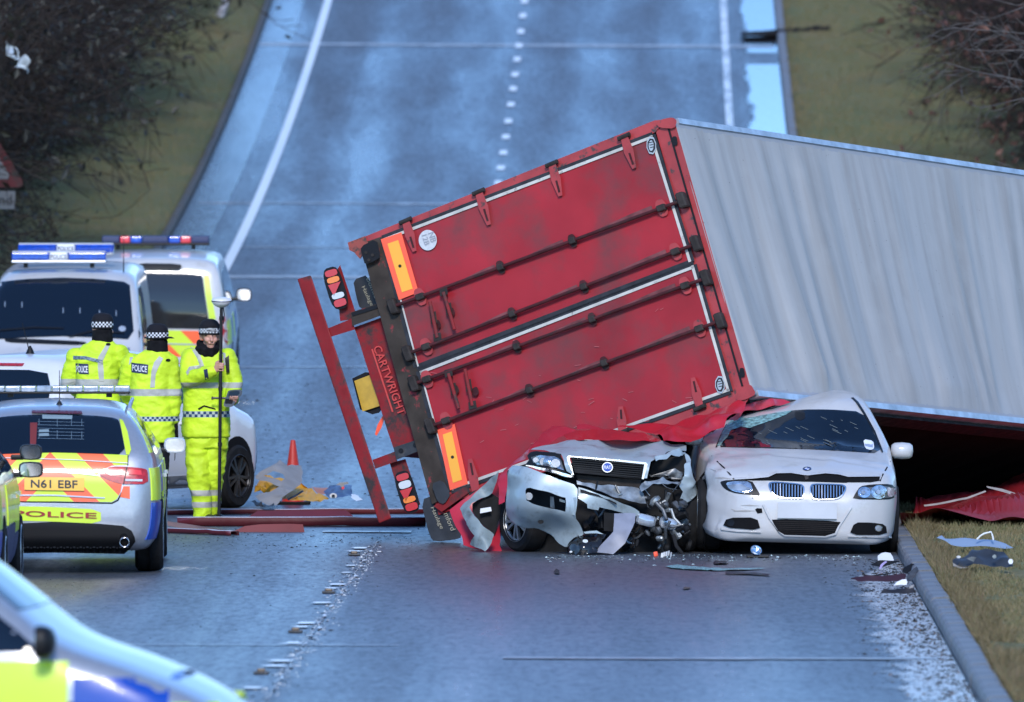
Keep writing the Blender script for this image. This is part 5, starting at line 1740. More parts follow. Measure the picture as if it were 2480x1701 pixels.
for P in (Z6([(1925, 678), (2025, 682), (2038, 800), (2038, 910), (1990, 925), (1940, 800)]), Z6(mirX([(1925, 678), (2025, 682), (2038, 800), (2038, 910), (1990, 925), (1940, 800)], CXD))):
    o = DS.P('tail_lamp', rnd(P, 1), M_taillamp, off=.012, thick=.02, step=6)
for c in ((1995, 755), (2000, 850)):
    DS.P('lamp_lens', Z6(circ(c[0], c[1], 34, 42, 16)), mat('pink_clear_lens', (.55, .42, .42), rough=.15, coat=.5), off=.022, thick=.01, step=6)
DS.P('roof_spoiler', rnd(Z6([(1195, 208), (1590, 214), (1598, 250), (1560, 268), (1230, 262)]), 1), M_trim, off=.05, thick=.06, step=10)
side_glass(DS, [(-2.1, 1.22), (-2.0, 1.68), (.3, 1.72), (.95, 1.25), (.8, 1.2)])
DS.P('windscreen', [(-.75, 1.27), (.75, 1.27), (.66, 1.74), (-.66, 1.74)], M_glass, DS.front, None, .012, .02, .08)
for ry in (DS.right, DS.left):
    for (a, b, m) in ((-2.3, -1.6, M_hiy), (-1.58, -.9, M_hib), (-.88, -.1, M_hiy), (-.08, .7, M_hib)):
        DS.P('reflective_block', [(a, .82), (b, .82), (b, 1.12), (a, 1.12)], m, ry, None, .004, .006, .1)
mirror_ear(DS, 1.04, .86, 1.27, M_trim, w=.20, h=.17)
mirror_ear(DS, -1.10, .86, 1.27, M_trim, w=.20, h=.17)
b0, b1 = px(247, 0, DS_D + 2.2).x - ds_x, px(508, 0, DS_D + 2.2).x - ds_x
w_ = b1 - b0
lightbar(DS, b0, b1, -.2, 2.02, [(b0, b0 + w_ * .17, M_navy), (b0 + w_ * .17, b0 + w_ * .265, M_redlens2), (b0 + w_ * .265, b0 + w_ * .375, M_bluelens), (b0 + w_ * .375, b0 + w_ * .62, M_navy), (b0 + w_ * .62, b0 + w_ * .73, M_bluelens), (b0 + w_ * .73, b0 + w_ * .83, M_redlens2), (b0 + w_ * .83, b1, M_navy)], h=.09, d=.14)

# ================================================================== pale people carrier standing across the lane
S_mpv = dict(
    top=[(-2.1, .7), (-2.095, 1.0), (-2.04, 1.12), (-1.86, 1.46), (-1.72, 1.56), (-1.5, 1.59), (-.2, 1.63), (.3, 1.58), (.6, 1.49), (1.35, 1.06), (1.5, 1.02), (1.85, .93), (2.0, .82), (2.1, .58)],
    bot=[(-2.1, .5), (-2.05, .3), (-1.8, .22), (1.7, .22), (2.0, .26), (2.1, .4)],
    plan=[(-2.1, .66), (-2.03, .78), (-1.8, .86), (-1.2, .885), (1.2, .885), (1.7, .84), (1.95, .70), (2.1, .48)],
    belt=1.05, roofw=.62, low=.86)
M_pale = mat('pale_silver_paint', (.66, .665, .68), rough=.32, coat=.4, var=(4, .05), dirt=((.3, .29, .28), 3, .6, .3))
MPV = make_car('people_carrier', 'pale people carrier with a sooty front wheel standing across the lane behind the officers', 'car', (-4.17, 111.95, 0), -math.radians(29), S_mpv, M_pale)
std_wheels(MPV, 1.25, -1.35, .325, .225, .79, rim=M_rimdark, arch=.39)
side_glass(MPV, [(-1.85, 1.13), (-1.55, 1.46), (.25, 1.5), (1.1, 1.12), (1.0, 1.09), (-1.7, 1.09)])
MPV.P('rear_window', rnd([(-.62, 1.14), (.62, 1.14), (.60, 1.3), (.5, 1.46), (-.5, 1.46), (-.60, 1.3)], 1), M_glass, MPV.rear, None, .012, .02, .06)
MPV.P('high_brake_lamp', [(-.2, 1.5), (.2, 1.5), (.2, 1.525), (-.2, 1.525)], M_taillamp, MPV.rear, None, .02, .02, .1)
MPV.P('windscreen', [(-.66, 1.13), (.66, 1.13), (.56, 1.46), (-.56, 1.46)], M_glass, MPV.front, None, .012, .02, .06)
for ry in (MPV.right, MPV.left):
    for y in (1.0, .0, -1.05):
        MPV.P('door_gap', [(y, .3), (y + .012, .3), (y + .012, 1.04), (y, 1.04)], M_arch, ry, None, .003, .006, .2)
    MPV.P('door_handle', [(.1, .88), (.3, .88), (.3, .92), (.1, .92)], M_pale, ry, None, .03, .03, .2)
    MPV.P('sill_trim', [(-.9, .25), (.82, .25), (.82, .36), (-.9, .36)], mat('grey_sill', (.30, .30, .30), rough=.5), ry, None, .012, .02, .2)
# torn front corner: dark bay where the bumper came off
MPV.P('torn_front', [(-.75, .3), (.75, .3), (.72, .70), (-.72, .70)], M_arch, MPV.front, None, .01, .02, .08)
an = MB(MPV.M); an.tube([(.0, -1.35, 1.6), (-.0, -1.5, 1.92)], [.006, .003], 6); an.lathe([(.05, 0), (.03, .05), (.008, .09)], (0, -1.35, 1.6), (0, 0, 1), 12); an.build('aerial', M_trim, MPV.root)

# ================================================================== wrecked silver hatchback under the trailer's corner
Z1 = zoomer(1080, 960, .27539)
HB = thing('wrecked_hatchback', 'crushed silver hatchback with its bumper torn off under the red trailer doors', 'car', (1.3, 102.0, 0))
M_sil = mat('silver_green_paint', (.36, .43, .46), rough=.42, metal=.2, coat=.2, var=(5, .05), dirt=((.13, .14, .13), 5, .55, .22))
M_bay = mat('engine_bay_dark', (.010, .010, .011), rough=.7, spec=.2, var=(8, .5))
M_mech = mat('dull_metal', (.11, .115, .12), rough=.4, metal=.6, var=(14, .6))
M_mechl = mat('bare_metal', (.33, .35, .35), rough=.35, metal=.6, var=(14, .4))
def fz(name, outline, ctrl, m, parent=None, thick=.008, step=6, holes=(), rounds=0, crumple=(9, .008), base=100.0):
    P = Z1(outline)
    if rounds: P = rnd(P, rounds)
    c = [(q[0], q[1], base + q[2]) for q in Z1(ctrl)]
    return lay(name, P, cam_ray, rbf(c) if len(c) > 3 else flat(c[0][2]), m, parent or HB, 0, thick, step, [Z1(h) for h in holes], True, crumple)
# what is left of the body behind: floor pan and flattened cabin, squeezed under the trailer
S_hb = dict(top=[(-1.9, .45), (-1.85, .6), (-1.0, .66), (.4, .64), (1.0, .66), (1.6, .62), (1.75, .45)], bot=[(-1.9, .3), (-1.8, .2), (1.6, .2), (1.75, .3)], plan=[(-1.9, .6), (-1.6, .74), (0, .80), (1.2, .78), (1.6, .62), (1.75, .5)], belt=.55, roofw=.6)
vs, fs = car_loft(S_hb, 20, 40)
Mh = Matrix.Translation((1.38, 102.75, 0)) @ Matrix.Rotation(math.pi, 4, 'Z')
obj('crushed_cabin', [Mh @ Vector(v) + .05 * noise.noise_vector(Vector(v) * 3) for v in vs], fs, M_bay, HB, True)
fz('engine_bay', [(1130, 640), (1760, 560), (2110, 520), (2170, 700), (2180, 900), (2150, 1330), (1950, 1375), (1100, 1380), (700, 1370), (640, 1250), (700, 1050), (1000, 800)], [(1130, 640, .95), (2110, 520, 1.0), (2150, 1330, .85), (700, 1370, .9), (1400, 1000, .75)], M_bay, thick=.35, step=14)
# bonnet
bon = fz('bonnet', [(742, 465), (860, 432), (1000, 402), (1085, 388), (1500, 383), (1905, 391), (1990, 415), (2115, 432), (2112, 488), (2020, 468), (1950, 488), (1900, 530), (1850, 545), (1800, 578), (1765, 722), (1728, 724), (1750, 592), (1500, 566), (1095, 528), (1062, 545), (1118, 692), (1062, 657), (1037, 562), (1005, 512), (870, 482)],
         [(1095, 528, .52), (1748, 592, .52), (1112, 690, .46), (1765, 720, .48), (742, 465, .78), (1000, 402, 1.15), (1500, 383, 1.3), (1905, 391, 1.2), (2115, 432, .95), (1300, 455, .82), (1005, 512, .60), (1700, 480, .85), (1420, 545, .56), (1900, 520, .72), (2000, 450, 1.0)], M_sil, thick=.012, step=4, crumple=(6, .012))
fz('bonnet_lip', [(1075, 522), (1500, 556), (1760, 582), (1775, 600), (1740, 730), (1722, 726), (1745, 598), (1500, 572), (1100, 534), (1085, 545), (1125, 690), (1105, 694), (1062, 545)], [(1095, 528, .50), (1748, 592, .50), (1112, 690, .45), (1735, 720, .45)], M_sil, bon, .02, 5, crumple=None)
# grille and badge
gr = fz('grille', [(1092, 530), (1500, 566), (1748, 592), (1722, 728), (1600, 718), (1135, 672)], [(1092, 530, .54), (1748, 592, .54), (1722, 728, .52), (1135, 672, .50)], M_bay, thick=.03, step=12, crumple=None)
for k in range(7):
    t = (k + .6) / 7.4
    a = (1095 + 40 * t, 530 + 142 * t); b = (1748 - 26 * t, 592 + 134 * t)
    fz('grille_bar', [(a[0] + 8, a[1] + 6), (b[0] - 8, b[1] - 2), (b[0] - 8, b[1] + 5), (a[0] + 8, a[1] + 13)], [(0, 0, .505)], M_trim, gr, .02, 60, crumple=None)
bg = fz('badge', circ(1420, 625, 48, 46, 26), [(0, 0, .480)], M_chrome, gr, .02, 8, crumple=None)
fz('badge_field', circ(1420, 625, 40, 38, 24), [(0, 0, .476)], M_hib, bg, .004, 8, crumple=None)
p0 = Z1([(1388, 640)])[0]
letters('badge_lettering', 'FIAT', p0, (64 * .27539, 0), (0, -30 * .27539), flat(100.474), M_whiteprint, bg, 0, bold=.02)
# headlamp
hl = fz('headlamp', [(715, 520), (740, 495), (800, 482), (960, 497), (1005, 520), (1037, 572), (1052, 650), (1112, 690), (1128, 716), (1040, 705), (900, 662), (770, 622), (700, 602), (730, 560)], [(720, 510, .72), (1005, 520, .58), (1112, 690, .48), (700, 602, .68), (900, 600, .50)], M_trim, thick=.06, step=6)
fz('lamp_reflector', [(745, 540), (830, 515), (960, 530), (1010, 560), (1040, 650), (900, 618), (770, 595)], [(745, 540, .64), (1010, 560, .53), (1040, 650, .47), (770, 595, .62), (900, 570, .47)], M_reflector, hl, .01, 4)
for cx, cy, r in ((860, 575, 36), (965, 590, 40), (790, 560, 24)):
    fz('lamp_ring', circ(cx, cy, r, r * .95, 18), [(0, 0, .455 + .1 * (965 - cx) / 200)], M_lampglass, hl, .012, 6, crumple=None)
fz('lamp_trim', [(700, 602), (900, 640), (1060, 678), (1118, 700), (1100, 712), (900, 664), (710, 616)], [(0, 0, .46)], M_chrome, hl, .01, 8)
# bumper, left half with its fog lamp opening
hole = [(702, 830), (712, 810), (745, 806), (900, 846), (1050, 888), (1052, 1022), (920, 986), (760, 942), (708, 918)]
bp_ctrl = [(590, 605, .52), (527, 800, .66), (535, 1050, .66), (620, 700, .36), (640, 880, .26), (700, 780, .20), (900, 800, .14), (1160, 800, .16), (1140, 1050, .13), (700, 1100, .32), (900, 1130, .34), (1200, 1200, .24), (1060, 1320, .32), (620, 1000, .30), (780, 990, .12), (1000, 1040, .10), (850, 1060, .18), (1060, 1120, .2)]
bpz = fz('front_bumper', [(590, 603), (640, 606), (760, 640), (1000, 728), (1162, 790), (1150, 930), (1135, 1060), (1180, 1120), (1200, 1170), (1220, 1225), (1130, 1240), (1075, 1290), (1060, 1332), (985, 1285), (940, 1228), (870, 1190), (800, 1160), (690, 1155), (610, 1130), (535, 1062), (525, 1000), (530, 820), (548, 650)], bp_ctrl, M_sil, thick=.012, step=4, holes=[hole], rounds=1, crumple=(6, .012))
fz('fog_lamp_recess', [(690, 795), (1065, 875), (1065, 1035), (700, 930)], [(690, 795, .45), (1065, 875, .36), (1065, 1035, .36), (700, 930, .42)], M_bay, bpz, .03, 20)
fz('fog_lamp', circ(730, 880, 32, 34, 16), [(0, 0, .34)], M_lampglass, bpz, .06, 8, crumple=None)
fz('fog_bracket', [(915, 885), (950, 890), (955, 990), (915, 980)], [(0, 0, .33)], M_mech, bpz, .02, 20)
fz('fog_bracket', [(1000, 905), (1050, 915), (1050, 935), (1000, 930)], [(0, 0, .30)], M_mechl, bpz, .02, 20)
fz('fog_frame', [(1052, 902), (1145, 890), (1135, 1050), (1052, 1025)], [(1052, 902, .16), (1145, 890, .10), (1135, 1050, .09), (1052, 1025, .15)], M_sil, bpz, .01, 10)
fz('screw_hole', circ(835, 1105, 26, 18, 14), [(0, 0, .235)], M_bay, bpz, .006, 8, crumple=None)
# bumper beam and radiator panel
fz('bumper_beam', [(1165, 800), (1280, 832), (1420, 885), (1560, 950), (1665, 990), (1700, 1012), (1700, 1060), (1500, 1012), (1345, 972), (1335, 1000), (1245, 980), (1240, 945), (1160, 900)], [(1165, 800, .26), (1665, 990, .36), (1500, 1012, .34), (1160, 900, .22), (1420, 900, .25)], M_sil, thick=.05, step=6, crumple=(7, .012))
fz('beam_slot', [(1180, 818), (1300, 850), (1500, 935), (1500, 948), (1300, 872), (1180, 842)], [(1180, 818, .23), (1500, 935, .27), (1300, 872, .22), (1180, 842, .22)], M_bay, thick=.02, step=10)
fz('radiator_panel', [(1145, 738), (1250, 760), (1500, 790), (1700, 810), (1740, 850), (1770, 940), (1715, 950), (1660, 935), (1610, 918), (1450, 880), (1300, 815), (1150, 770)], [(1145, 738, .46), (1740, 850, .5), (1770, 940, .42), (1450, 880, .42), (1300, 780, .44)], M_mechl, thick=.03, step=6, crumple=(10, .02))
fz('radiator', [(1150, 690), (1720, 735), (1700, 815), (1500, 795), (1160, 745)], [(0, 0, .6)], M_dark, thick=.03, step=20)
fz('bent_support', [(1760, 745), (1880, 718), (2060, 745), (2075, 775), (1950, 765), (1830, 772), (1780, 812), (1720, 832), (1700, 800)], [(1760, 745, .45), (2060, 745, .6), (1720, 832, .4), (1830, 772, .42)], M_mechl, thick=.015, step=5, crumple=(14, .03))
# right wing, torn
fz('torn_wing', [(2108, 480), (2130, 520), (2180, 700), (2218, 812), (2165, 912), (2085, 937), (2070, 900), (2095, 850), (2050, 800), (2105, 700), (2098, 590)], [(2108, 480, .9), (2218, 812, .75), (2085, 937, .5), (2050, 800, .55), (2160, 700, .6)], M_sil, thick=.01, step=4, crumple=(9, .04))
fz('torn_wing', [(1850, 545), (1900, 528), (1960, 488), (2040, 470), (2112, 488), (2090, 520), (1990, 520), (1940, 560), (1860, 575)], [(1850, 545, .62), (2112, 488, .85), (1990, 520, .6), (1860, 575, .58)], M_sil, thick=.01, step=4, crumple=(12, .03))
fz('lamp_void', [(1785, 700), (1812, 590), (1900, 548), (1960, 555), (2095, 510), (2110, 600), (2080, 745), (1990, 722)], [(0, 0, .82)], M_bay, thick=.1, step=20)
fz('lamp_fragment', [(1795, 690), (2000, 640), (2090, 660), (2070, 735), (1900, 715)], [(0, 0, .74)], M_mech, thick=.02, step=7, crumple=(14, .04))
# mechanical wreckage under the right side
wr = random.Random(12)
for k in range(46):
    x, y = wr.uniform(1660, 2120), wr.uniform(900, 1340)
    if y < 1040 and x < 1750: continue
    d = wr.uniform(.3, .62)
    a = px(*Z1([(x, y)])[0], 100 + d)
    dirv = Vector((wr.gauss(0, 1), wr.gauss(0, .5), wr.gauss(0, 1))).normalized()
    L = wr.uniform(.03, .11)
    mb = MB()
    if k % 3 == 0:
        mb.tube([a - dirv * L, a + dirv.orthogonal().normalized() * .03, a + dirv * L], wr.uniform(.008, .022), 8); nm = 'hose'
    elif k % 3 == 1:
        mb.box(a, (L * .6, L * .3, L * .4), dirv, dirv.orthogonal(), dirv.cross(dirv.orthogonal()), .01); nm = 'engine_part'
    else:
        mb.lathe([(.01, 0), (L * .5, .01), (L * .55, .04), (L * .3, .06), (.01, .065)], a, dirv, 14); nm = 'pulley'
    mb.build(nm, wr.choice([M_bay, M_mech, M_mech, M_mechl, M_trim]), HB)
for k in range(22):
    x, y = wr.uniform(1180, 2050), wr.uniform(760, 1300)
    d = wr.uniform(.42, .6)
    a = px(*Z1([(x, y)])[0], 100 + d)
    b_ = a + Vector((wr.gauss(0, .12), wr.uniform(-.05, .05), wr.gauss(0, .06)))
    c_ = (a + b_) / 2 + Vector((wr.gauss(0, .03), -.04, -abs(wr.gauss(0, .05))))
    mb = MB(); mb.tube([a, a.lerp(c_, .5) + Vector((0, 0, -.01)), c_, b_.lerp(c_, .5), b_], wr.choice([.004, .006, .010]), 6)
    mb.build('loose_wire', wr.choice([M_trim, M_mech, M_mech, M_mechl]), HB)
for k in range(16):
    x, y = wr.uniform(1200, 1700), wr.uniform(1060, 1330)
    a = px(*Z1([(x, y)])[0], 100 + wr.uniform(.45, .62))
    v_ = Vector((wr.gauss(0, 1), wr.gauss(0, .4), wr.gauss(0, .6))).normalized()
    mb = MB(); mb.box(a, (wr.uniform(.03, .1), wr.uniform(.01, .03), wr.uniform(.01, .03)), v_, v_.orthogonal(), v_.cross(v_.orthogonal()), .004)
    mb.build('subframe_piece', wr.choice([M_bay, M_trim, M_mech, M_dark]), HB)
for (x, y, d) in ((1760, 1090, .42), (1960, 1120, .45)):
    a = px(*Z1([(x, y)])[0], 100 + d)
    mb = MB(); mb.box(a, (.09, .06, .05), (1, .1, -.25), (0, 1, 0), (.25, 0, 1), .02); mb.build('lamp_housing', M_lampglass, HB)
a = px(*Z1([(1920, 1290)])[0], 100.5)
mb = MB(); mb.lathe([(.055, -.09), (.06, -.05), (.06, .06), (.04, .09)], a, (0, 0, 1), 18); mb.build('oil_filter', M_trim, HB)
# wheels
FW = Car(); FW.root = HB
cw = px(*Z1([(690, 1180)])[0], 100.90); cw.z = .285
FW.M = Matrix.Translation(cw) @ Matrix.Rotation(math.radians(32), 4, 'Z')
wheel(FW, -.001, 0, 0, .285, .20, M_rim, 10)
cw2 = px(*Z1([(2090, 1180)])[0], 100.9); cw2.z = .285
FW.M = Matrix.Translation(cw2) @ Matrix.Rotation(math.radians(10), 4, 'Z')
wheel(FW, -.001, 0, 0, .285, .20, M_rimdark, 10)
# bent wing on the left with inner flange
fz('bent_wing', [(475, 668), (445, 760), (402, 852), (330, 892), (232, 945), (215, 985), (245, 1060), (300, 1120), (425, 1222), (402, 1290), (335, 1362), (212, 1302), (262, 1222), (182, 1132), (150, 1062), (118, 992), (200, 900), (300, 800), (400, 712)], [(475, 668, 1.0), (330, 880, 1.12), (118, 992, 1.1), (215, 985, 1.0), (182, 1132, .95), (300, 1120, .86), (425, 1222, .88), (212, 1302, .95), (335, 1362, .72), (300, 1240, .78)], mat('scuffed_silver', (.22, .27, .28), rough=.5, var=(6, .2), dirt=((.06, .06, .055), 5, .55, .2)), thick=.012, step=4, crumple=(8, .02))
fz('inner_wing', [(402, 852), (330, 892), (232, 945), (235, 1010), (300, 1110), (425, 1215), (500, 1000), (470, 900)], [(0, 0, 1.16)], M_bay, thick=.05, step=14)
fz('wing_label', [(302, 988), (395, 974), (402, 1010), (300, 1030)], [(0, 0, 1.08)], M_whiteprint, thick=.01, step=20, crumple=None)
# hanging plate and glossy trim under it
pl = fz('number_plate', [(1480, 1030), (1672, 1036), (1664, 1110), (1575, 1292), (1475, 1396), (1312, 1372), (1385, 1288), (1470, 1190)], [(1480, 1030, .20), (1672, 1036, .22), (1475, 1396, .02), (1312, 1372, .06), (1500, 1200, .08)], mat('grimy_plate', (.20, .21, .26), rough=.45, var=(6, .25)), thick=.006, step=10, crumple=(5, .012))
fz('plate_backing', [(1390, 1020), (1480, 1030), (1470, 1190), (1390, 1180)], [(0, 0, .3)], M_bay, thick=.03, step=20)
fz('hanging_trim', [(1062, 1325), (1130, 1245), (1240, 1188), (1330, 1186), (1392, 1212), (1382, 1290), (1310, 1372), (1290, 1392), (1092, 1394)], [(1062, 1325, .3), (1240, 1188, .3), (1392, 1212, .2), (1290, 1392, .02), (1180, 1300, .08)], mat('glossy_black_plastic', (.012, .012, .014), rough=.15), thick=.03, step=6, crumple=(14, .04))
fz('trim_edge', [(1210, 1195), (1330, 1184), (1390, 1212), (1330, 1205), (1230, 1212)], [(0, 0, .16)], M_sil, thick=.02, step=8)
for cx, cy, r in ((1225, 1277, 24), (1212, 1346, 11), (1098, 1370, 14)):
    fz('trim_glint', circ(cx, cy, r, r * .6, 10), [(0, 0, .06)], M_clear, thick=.02, step=8)  # pale discs stand in for highlights on the glossy trim

# ------------------------------------------------------------------ torn red sheeting
M_sheet = mat('torn_red_sheet', (.40, .018, .035), rough=.35, coat=.2, var=(3, .12))
M_sheetb = mat('bright_red_sheet', (.44, .012, .022), rough=.32, coat=.2, var=(3, .15))
def sheet_thing(name, label, outline, ctrl, m, thick=.006, step=6, crumple=(5, .02), base=100.0, zz=Z1, rounds=0, cat='torn sheet', group='red sheeting torn from the trailer'):
    P = zz(outline)
    if rounds: P = rnd(P, rounds)
    c = [(q[0], q[1], base + q[2]) for q in zz(ctrl)]
    o = lay(name, P, cam_ray, rbf(c) if len(c) > 3 else flat(c[0][2]), m, None, 0, thick, step, (), True, crumple)
    return tag(o, label, cat, group)
sheet_thing('red_sheet', 'red sheet slanting across the door beside the hatchback headlamp', [(455, 760), (520, 640), (640, 545), (760, 430), (850, 330), (935, 248), (1000, 262), (1150, 302), (1060, 350), (990, 370), (900, 425), (800, 450), (735, 470), (690, 560), (600, 600), (550, 650), (530, 820), (525, 930), (470, 960)], [(455, 760, 1.1), (935, 248, 1.75), (1150, 302, 1.6), (735, 470, 1.0), (530, 820, .95), (640, 545, 1.2), (850, 330, 1.6)], M_sheet)
sheet_thing('red_sheet', 'rolled red fold lying along the hatchback bonnet', [(1030, 350), (1150, 305), (1300, 292), (1500, 296), (1830, 322), (1870, 350), (1898, 392), (1600, 386), (1300, 384), (1080, 388)], [(1030, 350, 1.45), (1300, 292, 1.6), (1830, 322, 1.6), (1898, 392, 1.2), (1300, 384, 1.18), (1080, 388, 1.2), (1450, 340, 1.12), (1200, 345, 1.15), (1750, 355, 1.15)], M_sheetb)
sheet_thing('red_sheet', 'stiff dark red flap sticking up behind the rolled fold', [(1148, 300), (1150, 256), (1165, 246), (1250, 252), (1330, 270), (1390, 296), (1300, 294)], [(1148, 300, 1.66), (1250, 252, 1.8), (1390, 296, 1.65), (1300, 294, 1.62)], M_sheet)
sheet_thing('red_sheet', 'large creased red sheet between the two wrecks below the door corner', [(1490, 296), (1560, 272), (1700, 258), (1850, 250), (2080, 208), (2230, 160), (2460, 70), (2560, 20), (2620, 60), (2600, 130), (2480, 200), (2440, 260), (2340, 290), (2280, 330), (2190, 390), (2140, 420), (2040, 405), (1900, 392), (1870, 350), (1830, 322)], [(1490, 296, 1.66), (1850, 250, 1.6), (2230, 160, 1.5), (2560, 20, 1.55), (2600, 130, 1.3), (2340, 290, 1.0), (2140, 420, .9), (1900, 392, 1.1), (2100, 290, 1.3), (2000, 320, 1.05), (2300, 200, 1.1)], M_sheetb, crumple=(4, .05), step=4)
sheet_thing('red_sheet', 'red sheet hanging to the road around the torn hatchback wing', [(40, 1005), (150, 910), (280, 830), (400, 740), (460, 690), (530, 640), (530, 900), (490, 1000), (470, 1150), (450, 1280), (500, 1362), (360, 1352), (230, 1330), (150, 1312), (130, 1240), (90, 1120)], [(40, 1005, 1.4), (280, 830, 1.4), (530, 640, 1.2), (470, 1150, 1.2), (500, 1362, .95), (150, 1312, 1.1), (300, 1100, 1.3)], M_sheet, crumple=(4, .04))
sheet_thing('red_sheet', 'dark red sheet tucked under the trailer corner above the saloon roof', [(2480, 215), (2560, 100), (2680, 40), (2960, 30), (3000, 60), (2850, 90), (2720, 120), (2600, 150)], [(2480, 215, 1.6), (2680, 40, 1.9), (3000, 60, 2.2), (2720, 120, 1.9)], M_sheet, crumple=(6, .05))

# ================================================================== people
def capsule(mb, p0, p1, r0, r1, flat_dir=None, k=1.0, n=16):
    p0, p1 = Vector(p0), Vector(p1)
    ax = (p1 - p0)
    L = ax.length
    ax.normalize()
    a = ax.orthogonal().normalized(); b = ax.cross(a)
    prof = []
    for i in range(5):
        t = math.pi / 2 * i / 4
        prof.append((max(.001, r0 * math.sin(t)), -r0 * math.cos(t)))
    for i in range(5):
        t = math.pi / 2 * (1 - i / 4)
        prof.append((max(.001, r1 * math.sin(t)), L + r1 * math.cos(t)))
    vs, fs = [], []
    fd = Vector(flat_dir).normalized() if flat_dir is not None else None
    for r, h in prof:
        for j in range(n):
            th = 2 * math.pi * j / n
            off = a * (r * math.cos(th)) + b * (r * math.sin(th))
            if fd is not None: off -= fd * off.dot(fd) * (1 - k)
            vs.append(p0 + ax * h + off)
    m = len(prof)
    for i in range(m - 1):
        for j in range(n):
            fs.append((i * n + j, i * n + (j + 1) % n, (i + 1) * n + (j + 1) % n, (i + 1) * n + j))
    fs.append(tuple(reversed(range(n)))); fs.append(tuple(range((m - 1) * n, m * n)))
    mb.add(vs, fs)

def rings(mb, R, n=28):
    """R: list of (centre, half width along x, half depth along y, lean) stacked rings, closed at both ends"""
    vs, fs = [], []
    for c, rx_, ry_, ang in R:
        c = Vector(c)
        ca, sa = math.cos(ang), math.sin(ang)
        for j in range(n):
            th = 2 * math.pi * j / n
            x = rx_ * (abs(math.cos(th)) ** .8) * (1 if math.cos(th) > 0 else -1)
            y = ry_ * (abs(math.sin(th)) ** .8) * (1 if math.sin(th) > 0 else -1)
            vs.append(c + Vector((x * ca - y * sa, x * sa + y * ca, 0)))
    m = len(R)
    for i in range(m - 1):
        for j in range(n):
            fs.append((i * n + j, i * n + (j + 1) % n, (i + 1) * n + (j + 1) % n, (i + 1) * n + j))
    fs.append(tuple(reversed(range(n)))); fs.append(tuple(range((m - 1) * n, m * n)))
    mb.add(vs, fs)

def fuse(mb, voxel, smooth=6, wrinkle=None):
    me = bpy.data.meshes.new('tmp'); me.from_pydata([tuple(v) for v in mb.v], [], mb.f); me.update()
    ob = bpy.data.objects.new('tmp', me); COL.objects.link(ob)
    md = ob.modifiers.new('r', 'REMESH'); md.mode = 'VOXEL'; md.voxel_size = voxel
    if smooth:
        ms = ob.modifiers.new('s', 'SMOOTH'); ms.iterations = smooth; ms.factor = .5
    dg = bpy.context.evaluated_depsgraph_get()
    ev = ob.evaluated_get(dg); m2 = ev.to_mesh()
    vs = [v.co.copy() for v in m2.vertices]; ns = [v.normal.copy() for v in m2.vertices]
    fs = [tuple(p.vertices) for p in m2.polygons]
    ev.to_mesh_clear(); bpy.data.objects.remove(ob); bpy.data.meshes.remove(me)
    if wrinkle:
        for i in range(len(vs)):
            v = vs[i]
            for sc_, am in wrinkle:
                q = Vector((v.x * sc_, v.y * sc_, v.z * sc_ * 1.7))
                f = noise.noise(q)
                vs[i] = vs[i] + ns[i] * (am * (1 - abs(f) * 2.2))
    return vs, fs

M_skin = mat('skin', (.52, .27, .20), rough=.5, var=(20, .12))
M_glove = mat('black_fabric', (.010, .010, .012), rough=.9, spec=.1, var=(20, .4))
M_boot = mat('black_boot', (.014, .014, .015), rough=.4)
def hivis(name, silver, checks, base=(.60, .82, .025)):
    """hi-vis cloth with reflective bands at the given heights (object space of the wearer)"""
    m = bpy.data.materials.new(name); m.use_nodes = True
    nt = m.node_tree; b = nt.nodes['Principled BSDF']
    co = nd(nt, 'ShaderNodeTexCoord').outputs['Object']
    sep = nd(nt, 'ShaderNodeSeparateXYZ'); nt.links.new(co, sep.inputs[0])
    n1 = node_noise(nt, co, 5, 4)
    col = node_mix(nt, node_map(nt, n1, .35, .65), tuple(c * .86 for c in base), tuple(min(1, c * 1.12) for c in base))
    def band(z, h):
        d = node_math(nt, 'ABSOLUTE', node_math(nt, 'SUBTRACT', sep.outputs[2], z))
        return node_math(nt, 'LESS_THAN', d, h)
    for z, h in silver:
        col = node_mix(nt, band(z, h), col, (.42, .42, .38))
    for z, h in checks:
        ck = nd(nt, 'ShaderNodeTexChecker', Scale=1 / (h * .95)); ck.inputs['Color1'].default_value = rgba((.02, .05, .14)); ck.inputs['Color2'].default_value = rgba((.45, .52, .50))
        mp = nd(nt, 'ShaderNodeMapping'); mp.inputs['Location'].default_value = (.003, 0, -z * 1.0); mp.inputs['Scale'].default_value = (1, 0.0001, 1)
        nt.links.new(co, mp.inputs['Vector']); nt.links.new(mp.outputs[0], ck.inputs['Vector'])
        col = node_mix(nt, band(z, h), col, ck.outputs[0])
    nt.links.new(col, b.inputs['Base Color'])
    b.inputs['Roughness'].default_value = .55; b.inputs['Specular IOR Level'].default_value = .3
    bp = nd(nt, 'ShaderNodeBump', Strength=.5, Distance=.03)
    nt.links.new(node_noise(nt, co, 9, 5, .6), bp.inputs['Height']); nt.links.new(bp.outputs[0], b.inputs['Normal'])
    return m
